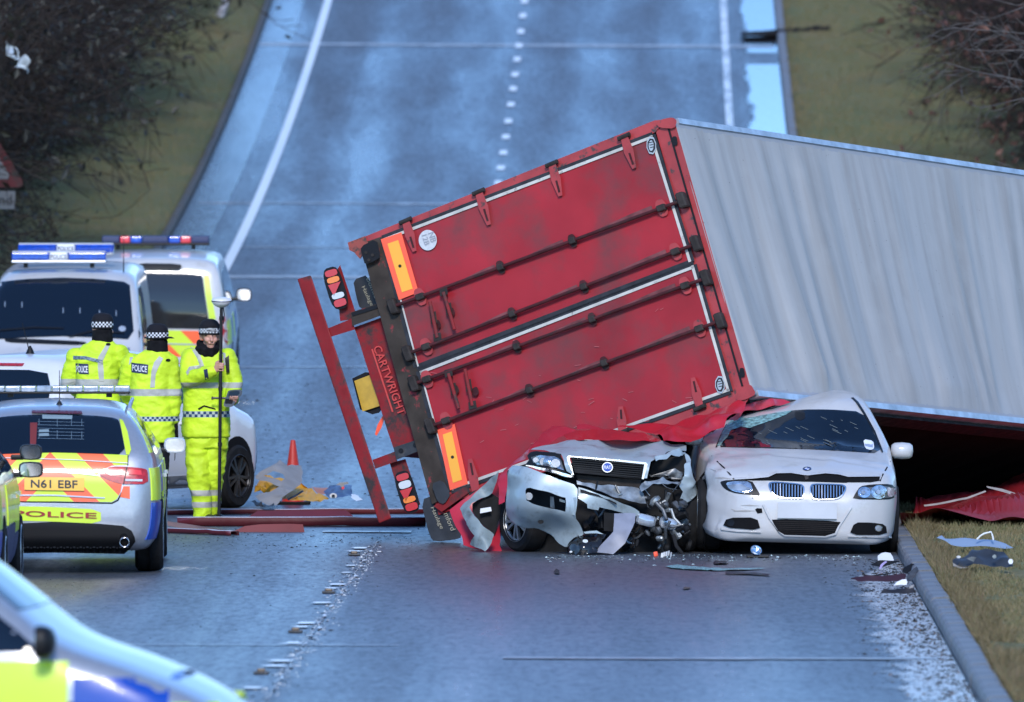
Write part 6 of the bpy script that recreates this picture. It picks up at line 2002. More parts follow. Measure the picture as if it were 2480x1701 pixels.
def hatmat(name, z, h):
    m = bpy.data.materials.new(name); m.use_nodes = True
    nt = m.node_tree; b = nt.nodes['Principled BSDF']
    co = nd(nt, 'ShaderNodeTexCoord').outputs['Object']
    sep = nd(nt, 'ShaderNodeSeparateXYZ'); nt.links.new(co, sep.inputs[0])
    ck = nd(nt, 'ShaderNodeTexChecker', Scale=1 / (h * .68)); ck.inputs['Color1'].default_value = rgba((.014, .014, .018)); ck.inputs['Color2'].default_value = rgba((.68, .70, .74))
    mp = nd(nt, 'ShaderNodeMapping'); mp.inputs['Location'].default_value = (0, 0, -z + h * .34); mp.inputs['Scale'].default_value = (1, 0.0001, 1)
    nt.links.new(co, mp.inputs['Vector']); nt.links.new(mp.outputs[0], ck.inputs['Vector'])
    d = node_math(nt, 'LESS_THAN', node_math(nt, 'ABSOLUTE', node_math(nt, 'SUBTRACT', sep.outputs[2], z)), h)
    nt.links.new(node_mix(nt, d, (.012, .012, .016), ck.outputs[0]), b.inputs['Base Color'])
    b.inputs['Roughness'].default_value = .9; b.inputs['Specular IOR Level'].default_value = .2
    return m

class Person: pass
def person(label, D, u0, vfoot):
    P = Person()
    g = px(u0, vfoot, D)
    P.D = D; P.base = Vector((g.x, D, 0))
    P.J = lambda u, v, dy=0.0: px(u, v, D + dy)
    P.label = label
    return P
def finish(P, vs, fs):
    o = obj('person', [], [], M_skin)
    bpy.data.objects.remove(o)
    me = bpy.data.meshes.new('person')
    me.from_pydata([tuple(v - P.base) for v in vs], [], fs); me.materials.append(M_skin)
    me.polygons.foreach_set('use_smooth', [True] * len(me.polygons)); me.update()
    r = bpy.data.objects.new('person', me); COL.objects.link(r)
    r.location = P.base; ORG[r.name] = P.base
    r['label'] = P.label; r['category'] = 'person'; r['group'] = 'police officers beside the wreck'
    P.root = r
    return r
def garment(P, name, mb, m, voxel=.012, smooth=5, wrinkle=((7, .007), (16, .003))):
    vs, fs = fuse(mb, voxel, smooth, wrinkle)
    return obj(name, vs, fs, m, P.root, True)
def head_shape(mb, c, look, r=.098):
    """cranium, jaw, nose, brow, ears about centre c; look = unit vector the face points to"""
    c, look = Vector(c), Vector(look).normalized()
    side = look.cross(Vector((0, 0, 1))).normalized()
    capsule(mb, c + Vector((0, 0, .035)) - look * .02, c + Vector((0, 0, .03)) + look * .01, r, r * .95, side, .86)
    capsule(mb, c + Vector((0, 0, -.02)) + look * .03, c + Vector((0, 0, -.085)) + look * .05, r * .72, r * .40, side, .95)
    capsule(mb, c + Vector((0, 0, .01)) + look * (r * .98), c + Vector((0, 0, -.03)) + look * (r * 1.16), .010, .017)
    capsule(mb, c + Vector((0, 0, .025)) + look * (r * .9) - side * .035, c + Vector((0, 0, .025)) + look * (r * .9) + side * .035, .013, .013)
    capsule(mb, c + Vector((0, 0, -.058)) + look * (r * .92) - side * .02, c + Vector((0, 0, -.058)) + look * (r * .92) + side * .02, .011, .011)
    for s in (-1, 1):
        capsule(mb, c + side * (s * r * .88) + Vector((0, 0, .015)), c + side * (s * r * .88) + Vector((0, 0, -.025)), .018, .012)
        capsule(mb, c + look * (r * .72) + side * (s * .042) + Vector((0, 0, -.025)), c + look * (r * .78) + side * (s * .035) + Vector((0, 0, -.03)), .024, .022)
def leg(mb, hip, knee, ank, r=(.085, .06, .042)):
    capsule(mb, hip, knee, r[0], r[1]); capsule(mb, knee, ank, r[1], r[2])
def arm(mb, sh, el, wr_, r=(.055, .045, .032)):
    capsule(mb, sh, el, r[0], r[1]); capsule(mb, el, wr_, r[1], r[2])

# ---------------------------------------------------------------- officer holding the survey pole
Z7 = zoomer(420, 740, .34483)
def z7(x, y): return Z7([(x, y)])[0]
P3 = person('officer facing the camera in full yellow suit and black hat, gripping the survey pole', 108.6, *z7(215, 1505))
J = P3.J
pole_top, pole_bot = J(*z7(337, 0)), J(*z7(320, 1500), -.02)
pole_at = lambda y: J(*z7(337 - 17 * y / 1500, y), -.30 * (1 - abs(y - 430) / 1100) if False else -.30)
pole_x = lambda y: 337 - 17 * y / 1500
hd = J(*z7(254, 222), -.04)
sk = MB()
look3 = Vector((.22, -1, -.02))
head_shape(sk, hd, look3, .098)
capsule(sk, hd - Vector((0, -.02, .06)), J(*z7(245, 345), .02), .062, .075)
rings(sk, [(J(*z7(235, 930), .03), .17, .12, 0), (J(*z7(232, 760), .03), .165, .115, 0), (J(*z7(235, 520), .03), .185, .12, 0), (J(*z7(238, 390), .03), .20, .10, 0), (J(*z7(240, 340), .03), .09, .07, 0)])
sh_r, el_r, wr_r = J(*z7(100, 385), .0), J(*z7(98, 520), -.10), J(*z7(285, 462), -.31)
sh_l, el_l, wr_l = J(*z7(395, 390), .0), J(*z7(432, 545), -.02), J(*z7(405, 690), -.22)
arm(sk, sh_r, el_r, wr_r); arm(sk, sh_l, el_l, wr_l)
leg(sk, J(*z7(170, 930), .02), J(*z7(190, 1200), -.02), J(*z7(205, 1440), .0)); leg(sk, J(*z7(300, 930), .04), J(*z7(285, 1200), .05), J(*z7(250, 1430), .20))
# right hand closed round the pole
def hand_grip(mb, wrist, pole_p, pole_dir, thumb_up=True):
    pd = Vector(pole_dir).normalized()
    v = (pole_p - wrist); v -= pd * v.dot(pd)
    to = v.normalized()
    palm = pole_p - to * .035
    capsule(mb, wrist, palm - pd * .012, .028, .036, pd.cross(to), .6)
    capsule(mb, palm + pd * .03, palm - pd * .035, .024, .024)
    n = pd.cross(to).normalized()
    if n.y > 0: n = -n                                   # towards the camera
    for k in range(4):
        base = palm + pd * (.036 - .024 * k) + n * .012
        rr = .0095 - .0006 * k
        a1 = pole_p + n * .032 + pd * (.036 - .024 * k) - to * .004
        a2 = pole_p + n * .018 + to * .030 + pd * (.034 - .024 * k)
        a3 = pole_p - n * .014 + to * .026 + pd * (.033 - .024 * k)
        for q0, q1 in ((base, a1), (a1, a2), (a2, a3)): capsule(mb, q0, q1, rr, rr * .94, None, 1, 8)
    t0 = palm + pd * .045 - n * .01
    t1 = pole_p + pd * .062 - n * .022
    t2 = pole_p + pd * .066 + to * .022 - n * .006
    capsule(mb, t0, t1, .012, .011, None, 1, 8); capsule(mb, t1, t2, .011, .0095, None, 1, 8)
pt = J(*z7(pole_x(430), 430), -.33)
pole_lo = J(*z7(pole_x(1500), 1500), -.20); pole_lo.z = .012
pole_hi = pt + (pt - pole_lo) * ((J(*z7(0, 10)).z - pt.z) / (pt.z - pole_lo.z))
hand_grip(sk, wr_r, pt, pole_hi - pole_lo)
# left hand under the tablet
tab_c = J(*z7(415, 640), -.30)
capsule(sk, wr_l, wr_l + Vector((.03, -.05, .02)), .03, .034, (0, 0, 1), .6)
for k in range(4):
    b0 = wr_l + Vector((.055 - .024 * k, -.06, .03)); capsule(sk, b0, b0 + Vector((.01, -.035, .02)), .009, .009, None, 1, 8); capsule(sk, b0 + Vector((.01, -.035, .02)), b0 + Vector((.012, -.05, .045)), .009, .008, None, 1, 8)
capsule(sk, wr_l + Vector((-.02, -.03, .02)), wr_l + Vector((-.045, -.06, .05)), .011, .009, None, 1, 8)
vs, fs = fuse(sk, .007, 3)
finish(P3, vs, fs)
M_v3 = hivis('officer_suit', [(1.345, .028)], [(1.06, .03)])
M_t3 = hivis('officer_trousers', [(.285, .028), (.17, .028)], [])
jk = MB()
rings(jk, [(J(*z7(228, 925), .03), .235, .165, 0), (J(*z7(228, 840), .03), .235, .165, 0), (J(*z7(230, 700), .03), .222, .155, 0), (J(*z7(232, 540), .03), .232, .16, 0), (J(*z7(236, 420), .03), .238, .145, 0), (J(*z7(240, 350), .03), .19, .115, 0), (J(*z7(243, 310), .02), .11, .09, 0)])
capsule(jk, J(*z7(120, 365), .02), el_r, .092, .082); capsule(jk, el_r, wr_r + (wr_r - el_r).normalized() * -.03, .082, .058)
capsule(jk, J(*z7(375, 365), .02), el_l, .092, .080); capsule(jk, el_l, wr_l + (el_l - wr_l).normalized() * .05, .080, .062)
jkt = garment(P3, 'jacket', jk, M_v3)
cl = MB(); 
for s in (-1, 1): capsule(cl, J(*z7(243 + s * 30, 300), -.06), J(*z7(243 + s * 100, 330), .0), .028, .04)
garment(P3, 'collar', cl, M_v3, .008, 3, None)
sc_ = MB(); rings(sc_, [(J(*z7(240, 345), -.01), .10, .10, 0), (J(*z7(240, 300), -.01), .125, .115, 0), (J(*z7(246, 280), .03), .11, .10, 0), (J(*z7(250, 250), .06), .095, .06, 0)])
capsule(sc_, J(*z7(182, 262), .02), J(*z7(230, 340), -.08), .03, .035); capsule(sc_, J(*z7(322, 262), .02), J(*z7(265, 340), -.08), .03, .035)
garment(P3, 'scarf', sc_, M_glove, .009, 3, ((14, .006),))
tr = MB()
for (h, k, a) in ((J(*z7(165, 930), .02), J(*z7(175, 1180), -.01), J(*z7(205, 1478), .0)), (J(*z7(295, 930), .04), J(*z7(275, 1180), .06), J(*z7(255, 1470), .20))):
    capsule(tr, h, k, .125, .108); capsule(tr, k, a, .108, .086)
rings(tr, [(J(*z7(230, 1000), .03), .21, .14, 0), (J(*z7(230, 880), .03), .21, .14, 0)])
garment(P3, 'trousers', tr, M_t3, .012, 5, ((6, .012), (15, .004)))
for c in (J(*z7(235, 1490), -.02), J(*z7(280, 1480), .20)):
    bt = MB(); c = Vector((c.x, c.y, 0))
    capsule(bt, c + Vector((-.03, .06, .045)), c + Vector((.06, -.12, .04)), .05, .045, (0, 0, 1), .8); capsule(bt, c + Vector((-.03, .05, .05)), c + Vector((-.03, .06, .16)), .055, .05)
    vs, fs = fuse(bt, .01, 3); vs = [Vector((v.x, v.y, max(0.004, v.z))) for v in vs]
    obj('boot', vs, fs, M_boot, P3.root, True)
hz = hd.z + .062
ht = MB(); rings(ht, [(hd + Vector((-.002, .012, .02)), .106, .122, 0), (hd + Vector((-.002, .012, .075)), .106, .122, 0), (hd + Vector((0, .012, .125)), .098, .112, 0), (hd + Vector((0, .015, .16)), .072, .085, 0), (hd + Vector((0, .015, .178)), .03, .04, 0)])
hat3 = garment(P3, 'knitted_hat', ht, hatmat('chequered_knit_hat', hz, .022), .008, 2, None)
hb = bvh_of(hat3)
lab = lay('hat_label', Z7([(240, 148), (320, 150), (320, 184), (240, 180)]), cam_ray, on(hb), M_glove, P3.root, .004, .003, 8)
letters('hat_lettering', 'POLICE', z7(246, 176), (62 * .34483, 3 * .34483), (0, -18 * .34483), on(hb), M_whiteprint, lab, .010, bold=.02)
ej = bvh_of(jkt)
M_sband = mat('silver_band', (.42, .42, .38), rough=.5)
for L in ([(118, 292), (150, 300), (190, 350), (215, 425), (188, 432), (165, 370)], [(345, 330), (365, 335), (375, 420), (355, 420)], [(88, 470), (110, 430), (190, 418), (192, 440), (125, 452), (98, 492)]):
    lay('shoulder_band', Z7(L), cam_ray, on(ej), M_sband, P3.root, .006, .005, 8)
lay('cuff_chequer', Z7([(212, 452), (238, 445), (248, 515), (222, 525)]), cam_ray, on(ej), MATS['navy_print'], P3.root, .006, .005, 8)
lay('jacket_zip', Z7([(318, 340), (326, 340), (322, 900), (314, 900)]), cam_ray, on(ej), mat('dark_yellow_seam', (.34, .46, .02), rough=.6), P3.root, .004, .004, 12)
lay('pocket_edge', Z7([(170, 725), (215, 700), (290, 722), (300, 735), (215, 712), (180, 735)]), cam_ray, on(ej), M_glove, P3.root, .004, .004, 8)
lay('radio', Z7([(362, 370), (390, 350), (395, 470), (372, 478)]), cam_ray, on(ej), M_trim, P3.root, .03, .04, 10)
# face details
eb = bvh_of(P3.root)
for x in (228, 275):
    lay('eye', Z7(circ(x, 214, 7, 3.5, 10)), cam_ray, on(eb), M_ink, P3.root, .003, .002, 4)
    lay('eyebrow', Z7([(x - 14, 200), (x + 12, 199), (x + 12, 204), (x - 14, 206)]), cam_ray, on(eb), mat('dark_hair', (.05, .03, .02), rough=.8), P3.root, .003, .002, 6)
lay('mouth', Z7([(232, 270), (258, 267), (274, 271), (258, 276)]), cam_ray, on(eb), mat('lips', (.30, .11, .09), rough=.5), P3.root, .003, .002, 4)

# survey pole with receiver head and controller: held, so a thing of its own
SP = thing('survey_pole', 'black survey pole with a white receiver dome held by the facing officer', 'survey pole', pole_lo)
M_pole = mat('black_carbon', (.015, .015, .017), rough=.35)
d_ = (pole_hi - pole_lo).normalized()
mb = MB(); mb.tube([pole_lo + d_ * .08, pole_hi], .016, 12); mb.lathe([(.001, -.0), (.007, .03), (.019, .08), (.019, .11)], pole_lo, d_, 12); mb.build('shaft', M_pole, SP)
mb = MB(); mb.lathe([(.03, 0), (.05, .01), (.075, .025), (.095, .05), (.098, .062), (.094, .078), (.085, .088), (.05, .098), (.001, .10)], pole_hi, d_, 28); dome = mb.build('receiver_dome', mat('white_dome', (.66, .66, .68), rough=.35), SP)
mb = MB(); mb.lathe([(.097, .058), (.1005, .062), (.0975, .068)], pole_hi, d_, 28, True); mb.build('dome_ring', M_gasket, dome)
mb = MB(); mb.tube([pole_hi + Vector((.02, 0, 0)), pole_hi + Vector((.028, 0, -.07)), pole_hi + Vector((.02, 0, -.16))], .006, 6); mb.build('antenna_stub', M_pole, SP)
for zz in (.36, .62, .95):
    c = pole_lo + d_ * (zz * (pole_hi - pole_lo).length); mb = MB(); mb.lathe([(.021, -.02), (.022, 0), (.021, .02)], c, d_, 12); mb.build('clamp', M_pole, SP)
cc = J(*z7(pole_x(652), 652), -.26)
mb = MB(); mb.tube([cc - Vector((.075, 0, -.002)), cc + Vector((.09, 0, 0))], .011, 8); mb.lathe([(.001, 0), (.016, .004), (.016, .02), (.001, .025)], cc - Vector((.09, 0, 0)), (1, 0, 0), 10); mb.build('bracket', M_pole, SP)
CT = [(352, 690), (378, 618), (384, 600), (410, 592), (470, 590), (485, 602), (480, 630), (440, 660), (425, 700), (400, 716), (356, 712)]
ct = [(q[0], q[1], 108.6 + q[2]) for q in Z7([(352, 690, -.34), (384, 600, -.22), (485, 602, -.22), (425, 700, -.33), (356, 712, -.35)])]
tb = lay('controller', rnd(Z7(CT), 1), cam_ray, rbf(ct), mat('grey_controller', (.07, .08, .09), rough=.4), SP, 0, .04, 8)
lay('controller_screen', rnd(Z7([(390, 608), (412, 600), (462, 600), (466, 620), (430, 646), (385, 640)]), 1), cam_ray, rbf(ct), mat('dark_screen', (.02, .03, .04), rough=.12), tb, .006, .005, 8)
lay('keypad', Z7([(366, 656), (424, 658), (412, 690), (362, 688)]), cam_ray, rbf(ct), M_trim, tb, .006, .005, 8)

# ---------------------------------------------------------------- two officers seen from behind
Z5 = zoomer(140, 700, .37009)
def z5(x, y): return Z5([(x, y)])[0]
def back_officer(label, D, foot, hat_c, body, arms, legs, jmat, tmat, look, cap, hem):
    P = person(label, D, *z5(*foot))
    J = P.J
    sk = MB()
    h = J(*z5(*hat_c))
    head_shape(sk, h, look, .098)
    capsule(sk, h - Vector((0, 0, .05)), J(*z5(*body[0][:2])) - Vector((0, 0, .06)), .06, .07)
    rings(sk, [(J(*z5(x, y)), w * .75, dpt * .72, a) for x, y, w, dpt, a in reversed(body[1:])] + [(J(*z5(*body[0][:2])) - Vector((0, 0, .04)), .06, .05, 0)])
    ends = []
    for a_ in arms:
        sh, el, wr_ = [J(*z5(q[0], q[1]), q[2]) for q in a_]
        arm(sk, sh, el, wr_)
        dirv = (wr_ - el).normalized()
        capsule(sk, wr_, wr_ + dirv * .06, .03, .034, (1, 0, 0), .6)
        n = dirv.orthogonal().normalized()
        for k in range(4):
            b0 = wr_ + dirv * .075 + n * (.027 - .018 * k)
            b1 = b0 + dirv * (.045 - .005 * abs(k - 1)); b2 = b1 + (dirv + Vector((0, .6, 0))).normalized() * .03
            capsule(sk, b0, b1, .0095, .009, None, 1, 8); capsule(sk, b1, b2, .009, .008, None, 1, 8)
        capsule(sk, wr_ + n * .03 + dirv * .02, wr_ + n * .055 + dirv * .06, .011, .009, None, 1, 8)
        ends.append((sh, el, wr_))
    L = [[J(*z5(q[0], q[1]), q[2]) for q in l] for l in legs]
    for hp, kn, an_ in L: leg(sk, hp, kn, an_)
    vs, fs = fuse(sk, .008, 3)
    finish(P, vs, fs)
    jk = MB()
    rings(jk, [(J(*z5(x, y)), w, dpt, a) for x, y, w, dpt, a in reversed(body)])
    for sh, el, wr_ in ends:
        capsule(jk, sh, el, .092, .080); capsule(jk, el, wr_ + (el - wr_).normalized() * .04, .080, .062)
    P.jacket = garment(P, 'jacket', jk, jmat, .012, 5, ((7, .010), (15, .004)))
    tr = MB()
    for hp, kn, an_ in L:
        capsule(tr, hp, kn, .112, .09); capsule(tr, kn, an_, .09, .075)
    garment(P, 'trousers', tr, tmat, .014, 4, ((7, .008),))
    for hp, kn, an_ in L:
        bt = MB(); c = Vector((an_.x, an_.y, 0))
        capsule(bt, c + Vector((0, -.06, .045)), c + Vector((.01, .14, .04)), .05, .045, (0, 0, 1), .8); capsule(bt, c + Vector((0, -.04, .05)), c + Vector((0, -.04, .16)), .055, .05)
        v2, f2 = fuse(bt, .012, 3); obj('boot', [Vector((v.x, v.y, max(.004, v.z))) for v in v2], f2, M_boot, P.root, True)
    ht = MB()
    rings(ht, [(h + Vector((0, 0, .0)), .107, .122, 0), (h + Vector((0, 0, .07)), .110, .124, 0), (h + Vector((0, 0, .115)), .100, .112, 0), (h + Vector((0, 0, .145)), .075, .09, 0), (h + Vector((0, 0, .158)), .03, .04, 0)])
    hm = hatmat('chequered_hat', h.z + .045, .026)
    garment(P, 'police_cap' if cap else 'knitted_hat', ht, hm, .008, 2, None)
    nk = MB(); rings(nk, [(h + Vector((0, .0, -.15)), .10, .10, 0), (h + Vector((0, 0, -.10)), .105, .105, 0), (h + Vector((0, 0, -.04)), .10, .11, 0), (h + Vector((0, 0, .0)), .095, .105, 0)])
    garment(P, 'neck_warmer', nk, M_glove, .009, 3, None)
    return P, h
M_dtr = mat('black_trousers', (.012, .013, .017), rough=.8, spec=.2, var=(10, .3))
M_v1 = hivis('officer_jacket_left', [(1.375, .032), (1.02, .03)], [])
M_v2 = hivis('officer_jacket_middle', [(1.288, .034)], [(1.03, .024)])
P1, h1 = back_officer('officer with back to camera and knitted hat, left of the three, elbows bent', 108.5, (250, 1524), (292, 262),
    [(285, 340, .10, .09, 0), (275, 385, .19, .12, .15), (262, 430, .225, .15, .15), (258, 540, .205, .16, .12), (262, 680, .205, .165, .05), (268, 860, .245, .17, 0), (270, 1000, .25, .17, 0)],
    [((120, 445, .0), (72, 610, .06), (150, 680, .34)), ((400, 425, .0), (482, 590, .05), (400, 650, .36))],
    [((200, 990, 0), (200, 1250, -.02), (200, 1480, .02)), ((330, 990, 0), (335, 1250, -.02), (335, 1480, .03))], M_v1, M_dtr, (.8, .6, 0), False, 1000)
P2, h2 = back_officer('officer with back to camera in a peaked cap, between the other two', 108.0, (620, 1540), (652, 332),
    [(640, 405, .10, .09, 0), (632, 440, .19, .12, 0), (618, 480, .21, .15, 0), (612, 600, .195, .155, 0), (612, 760, .20, .16, 0), (610, 900, .225, .165, 0), (608, 1002, .23, .165, 0)],
    [((478, 485, .02), (446, 650, .06), (490, 770, .27)), ((728, 490, .0), (756, 690, -.03), (752, 880, .03))],
    [((550, 1000, 0), (555, 1270, 0), (560, 1495, .0)), ((660, 1000, 0), (660, 1270, .02), (660, 1495, .05))], M_v2, M_dtr, (.7, .7, 0), True, 1002)
# cap peak and brim
mb = MB(); rings(mb, [(h2 + Vector((.015, .02, .012)), .150, .150, .3), (h2 + Vector((.01, .02, .028)), .122, .135, .3)]); mb.build('cap_brim', M_glove, P2.root)
# glove on the hanging hand
gl_ = MB(); a = P2.J(*z5(755, 880), .02); b_ = P2.J(*z5(762, 980), .04); capsule(gl_, a, b_, .048, .042, (0, 1, 0), .7)
for k in range(4): capsule(gl_, b_ + Vector((-.03 + .02 * k, 0, -.02)), b_ + Vector((-.026 + .018 * k, .02, -.07)), .0115, .010, None, 1, 8)
capsule(gl_, a + Vector((-.04, .01, -.04)), a + Vector((-.052, .03, -.10)), .013, .011, None, 1, 8)
garment(P2, 'glove', gl_, M_glove, .007, 2, None)
for P, panel, txt, straps in ((P1, [(115, 487), (200, 492), (203, 558), (122, 556)], ((119, 546), (76, 3), (0, -44)), ([(318, 360), (340, 372), (295, 470), (300, 540), (302, 605), (270, 605), (262, 520), (262, 450)],)),
                              (P2, [(480, 482), (592, 496), (588, 558), (482, 546)], ((487, 536), (96, 12), (0, -42)), ([(664, 440), (690, 455), (655, 520), (640, 560), (634, 645), (604, 645), (612, 540), (630, 480)], [(470, 450), (500, 430), (480, 480), (465, 500)]))):
    bj = bvh_of(P.jacket)
    pn = lay('back_panel', Z5(panel), cam_ray, on(bj), MATS['navy_print'], P.root, .008, .006, 8)
    letters('back_lettering', 'POLICE', z5(*txt[0]), (txt[1][0] * .37009, txt[1][1] * .37009), (0, txt[2][1] * .37009), on(bj), M_whiteprint, pn, .020, bold=.02)
    for L in straps:
        lay('back_band', Z5(L), cam_ray, on(bj), M_sband, P.root, .006, .005, 8)
    ep = [(h_, v_) for h_, v_ in (((330, 362), 0),)] if P is P1 else [((722, 466), 0)]
    for (c, _) in ep:
        lay('epaulette', Z5(circ(c[0], c[1], 16, 9, 12)), cam_ray, on(bj), M_glove, P.root, .012, .010, 8)
M_chk = mat('chequer_blue', (.12, .17, .22), rough=.5, var=(60, .8))
lay('back_chequer', Z5([(100, 438), (180, 440), (290, 466), (292, 488), (180, 462), (100, 460)]), cam_ray, on(bvh_of(P1.jacket)), M_chk, P1.root, .008, .005, 8)

# ================================================================== debris, rails, cone, sign
Z8 = zoomer(400, 1000, .30120)
def ground_D(v, lift=0.0): return F * (3.8 - lift) / (v - 327)
# --- traffic cone
M_cone = mat('cone_orange', (.46, .035, .022), rough=.45, var=(6, .12), dirt=((.2, .06, .04), 8, .6, .15))
cp = px(*Z8([(1028, 720)])[0], 113.6); cp.z = gz(113.6)
cn = thing('traffic_cone', 'orange traffic cone standing behind the torn grey bumper', 'cone', cp)
mb = MB(); mb.lathe([(.13, .03), (.115, .035), (.025, .655), (.018, .66), (.015, .655)], cp, (0, 0, 1), 24); mb.build('cone_body', M_cone, cn)
mb = MB(); mb.box(cp + Vector((0, 0, .016)), (.18, .18, .015), ch=.01); mb.build('base', M_rubber, cn)
def lying(P, lift=.02, tilt=.9):
    """depth of a piece that touches the ground at its lowest outline point and leans back from there"""
    vm = max(p[1] for p in P)
    D0 = ground_D(vm, lift)
    return lambda p: (D0 + max(0, vm - p[1]) * D0 / F * tilt) / ray(p[0], p[1]).y
def debris(name, label, cat, outline, ctrl, m, zz, thick=.006, step=6, crumple=(6, .02), rounds=0, holes=(), group='wreckage on the road'):
    P = zz(outline)
    if rounds: P = rnd(P, rounds)
    c = list(zz(ctrl))
    dfn = lying(P, .17, 1.6) if group == 'car parts on the verge' else (rbf(c) if len(c) > 3 else flat(c[0][2]))
    o = lay(name, P, cam_ray, dfn, m, None, 0, thick, step, [zz(h) for h in holes], True, crumple)
    return tag(o, label, cat, group)
M_ygrp = mat('yellow_plastic_panel', (.62, .32, .02), rough=.6, spec=.2, var=(3, .12), dirt=((.2, .13, .05), 6, .6, .2))
M_gbump = mat('pale_grey_bumper', (.26, .25, .24), rough=.6, spec=.25, var=(4, .12), dirt=((.18, .17, .16), 5, .56, .2))
debris('yellow_bodywork', 'crumpled yellow body panel lying under the grey bumper skin', 'debris', [(722, 640), (752, 520), (790, 505), (840, 506), (960, 548), (1090, 578), (1160, 605), (1215, 648), (1300, 688), (1215, 713), (1110, 702), (1000, 706), (960, 690), (860, 660), (780, 632)], [(722, 640, 112.9), (790, 505, 113.6), (1090, 578, 113.0), (1300, 688, 111.9), (1000, 706, 111.3), (860, 660, 111.8), (900, 580, 112.3), (1150, 650, 111.9)], M_ygrp, Z8, crumple=(5, .05))
debris('orange_scrap', 'low orange strip behind the blue crate', 'debris', [(1170, 592), (1230, 598), (1310, 602), (1290, 645), (1230, 650)], [(1170, 592, 113.3), (1310, 602, 113.2), (1290, 645, 112.8), (1230, 650, 112.8)], mat('dull_orange', (.42, .13, .03), rough=.5), Z8)
debris('torn_bumper', 'torn pale grey bumper skin with a ragged hole in front of the cone', 'debris', [(735, 520), (775, 470), (830, 430), (890, 392), (915, 372), (945, 400), (975, 418), (1092, 418), (1108, 470), (1104, 530), (1082, 572), (1000, 640), (930, 705), (890, 742), (820, 746), (760, 712), (725, 668), (772, 640), (850, 622), (905, 590)], [(735, 520, 111.9), (915, 372, 112.2), (1092, 418, 112.4), (1082, 572, 111.7), (890, 742, 110.9), (725, 668, 111.2), (900, 560, 111.5)], M_gbump, Z8, thick=.012, crumple=(5, .03), holes=[[(800, 500), (870, 476), (950, 505), (966, 530), (930, 548), (850, 520)]])
debris('bumper_bar', 'thin dark strip leaning out of the yellow panel', 'debris', [(985, 690), (1100, 625), (1112, 634), (1000, 702)], [(985, 690, 111.2), (1100, 625, 111.6), (1112, 634, 111.6), (1000, 702, 111.2)], M_trim, Z8, thick=.02)
bl = debris('blue_crate', 'small broken blue crate beside the yellow panel', 'debris', [(1278, 640), (1330, 592), (1385, 578), (1480, 570), (1506, 580), (1502, 655), (1480, 668), (1380, 690), (1330, 690)], [(1278, 640, 112.4), (1480, 570, 112.6), (1502, 655, 112.0), (1330, 690, 111.7), (1400, 630, 111.9)], mat('navy_plastic', (.02, .035, .12), rough=.4, var=(9, .5)), Z8, thick=.12, crumple=(8, .03))
for (pts, m, d) in (([(1375, 582), (1400, 562), (1470, 556), (1476, 572), (1440, 580), (1435, 600), (1415, 602), (1410, 585)], M_gbump, 112.2), ([(1418, 598), (1442, 592), (1440, 612), (1422, 618)], M_redlens2, 111.7), (circ(1352, 668, 30, 22, 14), M_clear, 111.5), (circ(1352, 668, 14, 11, 10), M_trim, 111.46)):
    lay('crate_fragment', Z8(pts), cam_ray, flat(d), m, bl, 0, .02, 8)
debris('white_shell', 'white curved shell fragment right of the blue crate', 'debris', [(1490, 690), (1502, 652), (1530, 655), (1570, 680), (1590, 702), (1540, 708)], [(1490, 690, 111.4), (1502, 652, 111.8), (1570, 680, 111.5), (1540, 708, 111.2)], M_whiteprint, Z8)
debris('glass_heap', 'scatter of broken glass beside the sooty wheel', 'debris', [(680, 712), (720, 705), (800, 745), (880, 742), (880, 760), (800, 762), (720, 735)], [(680, 712, 111.0), (880, 742, 110.7), (800, 762, 110.5), (720, 735, 110.8)], M_trim, Z8, crumple=(14, .04))
# --- side rails that fell off the trailer: long channels lying across the road
M_drail = mat('dark_red_rail', (.10, .012, .016), rough=.3, coat=.4, var=(2, .25))
M_prail = mat('pale_rail', (.42, .43, .50), rough=.35, var=(2, .2), dirt=((.10, .10, .13), 3, .56, .2))
def fallen(name, label, a, b, h, w, m, cap=None, bend=0.0):
    A, B = px(*Z8([a])[0], ground_D(Z8([a])[0][1])), px(*Z8([b])[0], ground_D(Z8([b])[0][1]))
    A.z = B.z = 0
    t = thing(name, label, 'rail', (A + B) / 2, 'side rails fallen across the road')
    n = 12
    dv = (B - A).normalized(); sd = Vector((-dv.y, dv.x, 0))
    rows = []
    for k in range(n + 1):
        p = A.lerp(B, k / n) + sd * (bend * math.sin(math.pi * k / n)) + Vector((0, 0, .01 * noise.noise((k * .7, A.x, 0))))
        rows.append([p - sd * w * .5 + Vector((0, 0, .006)), p - sd * w * .5 + Vector((0, 0, h)), p - sd * w * .2 + Vector((0, 0, h * 1.03)), p + sd * w * .5 + Vector((0, 0, h * .92)), p + sd * w * .5 + Vector((0, 0, .006))])
    mb = MB(); mb.grid(rows); o = mb.build('rail_body', m, t, True, 30); solid(o, .006, 0)
    if cap:
        mb = MB(); mb.grid([[r[1] + Vector((0, 0, .004)), r[2] + Vector((0, 0, .006)), r[3] + Vector((0, 0, .004))] for r in rows]); solid(mb.build('rail_cap', cap, t, True, 30), .005, 1)
    return t
fallen('fallen_rail', 'long dark red rail with pale top crossing behind the officer to the mudflap', (-60, 822), (2075, 812), .05, .16, M_drail, M_prail)
fallen('fallen_rail', 'long pale topped rail running from the officer to the bumper bar foot', (100, 912), (2095, 912), .085, .20, M_drail, M_prail)
fallen('fallen_rail', 'thin dark red rail nearest the camera at the police estate', (-20, 965), (560, 990), .045, .10, M_drail, M_prail)
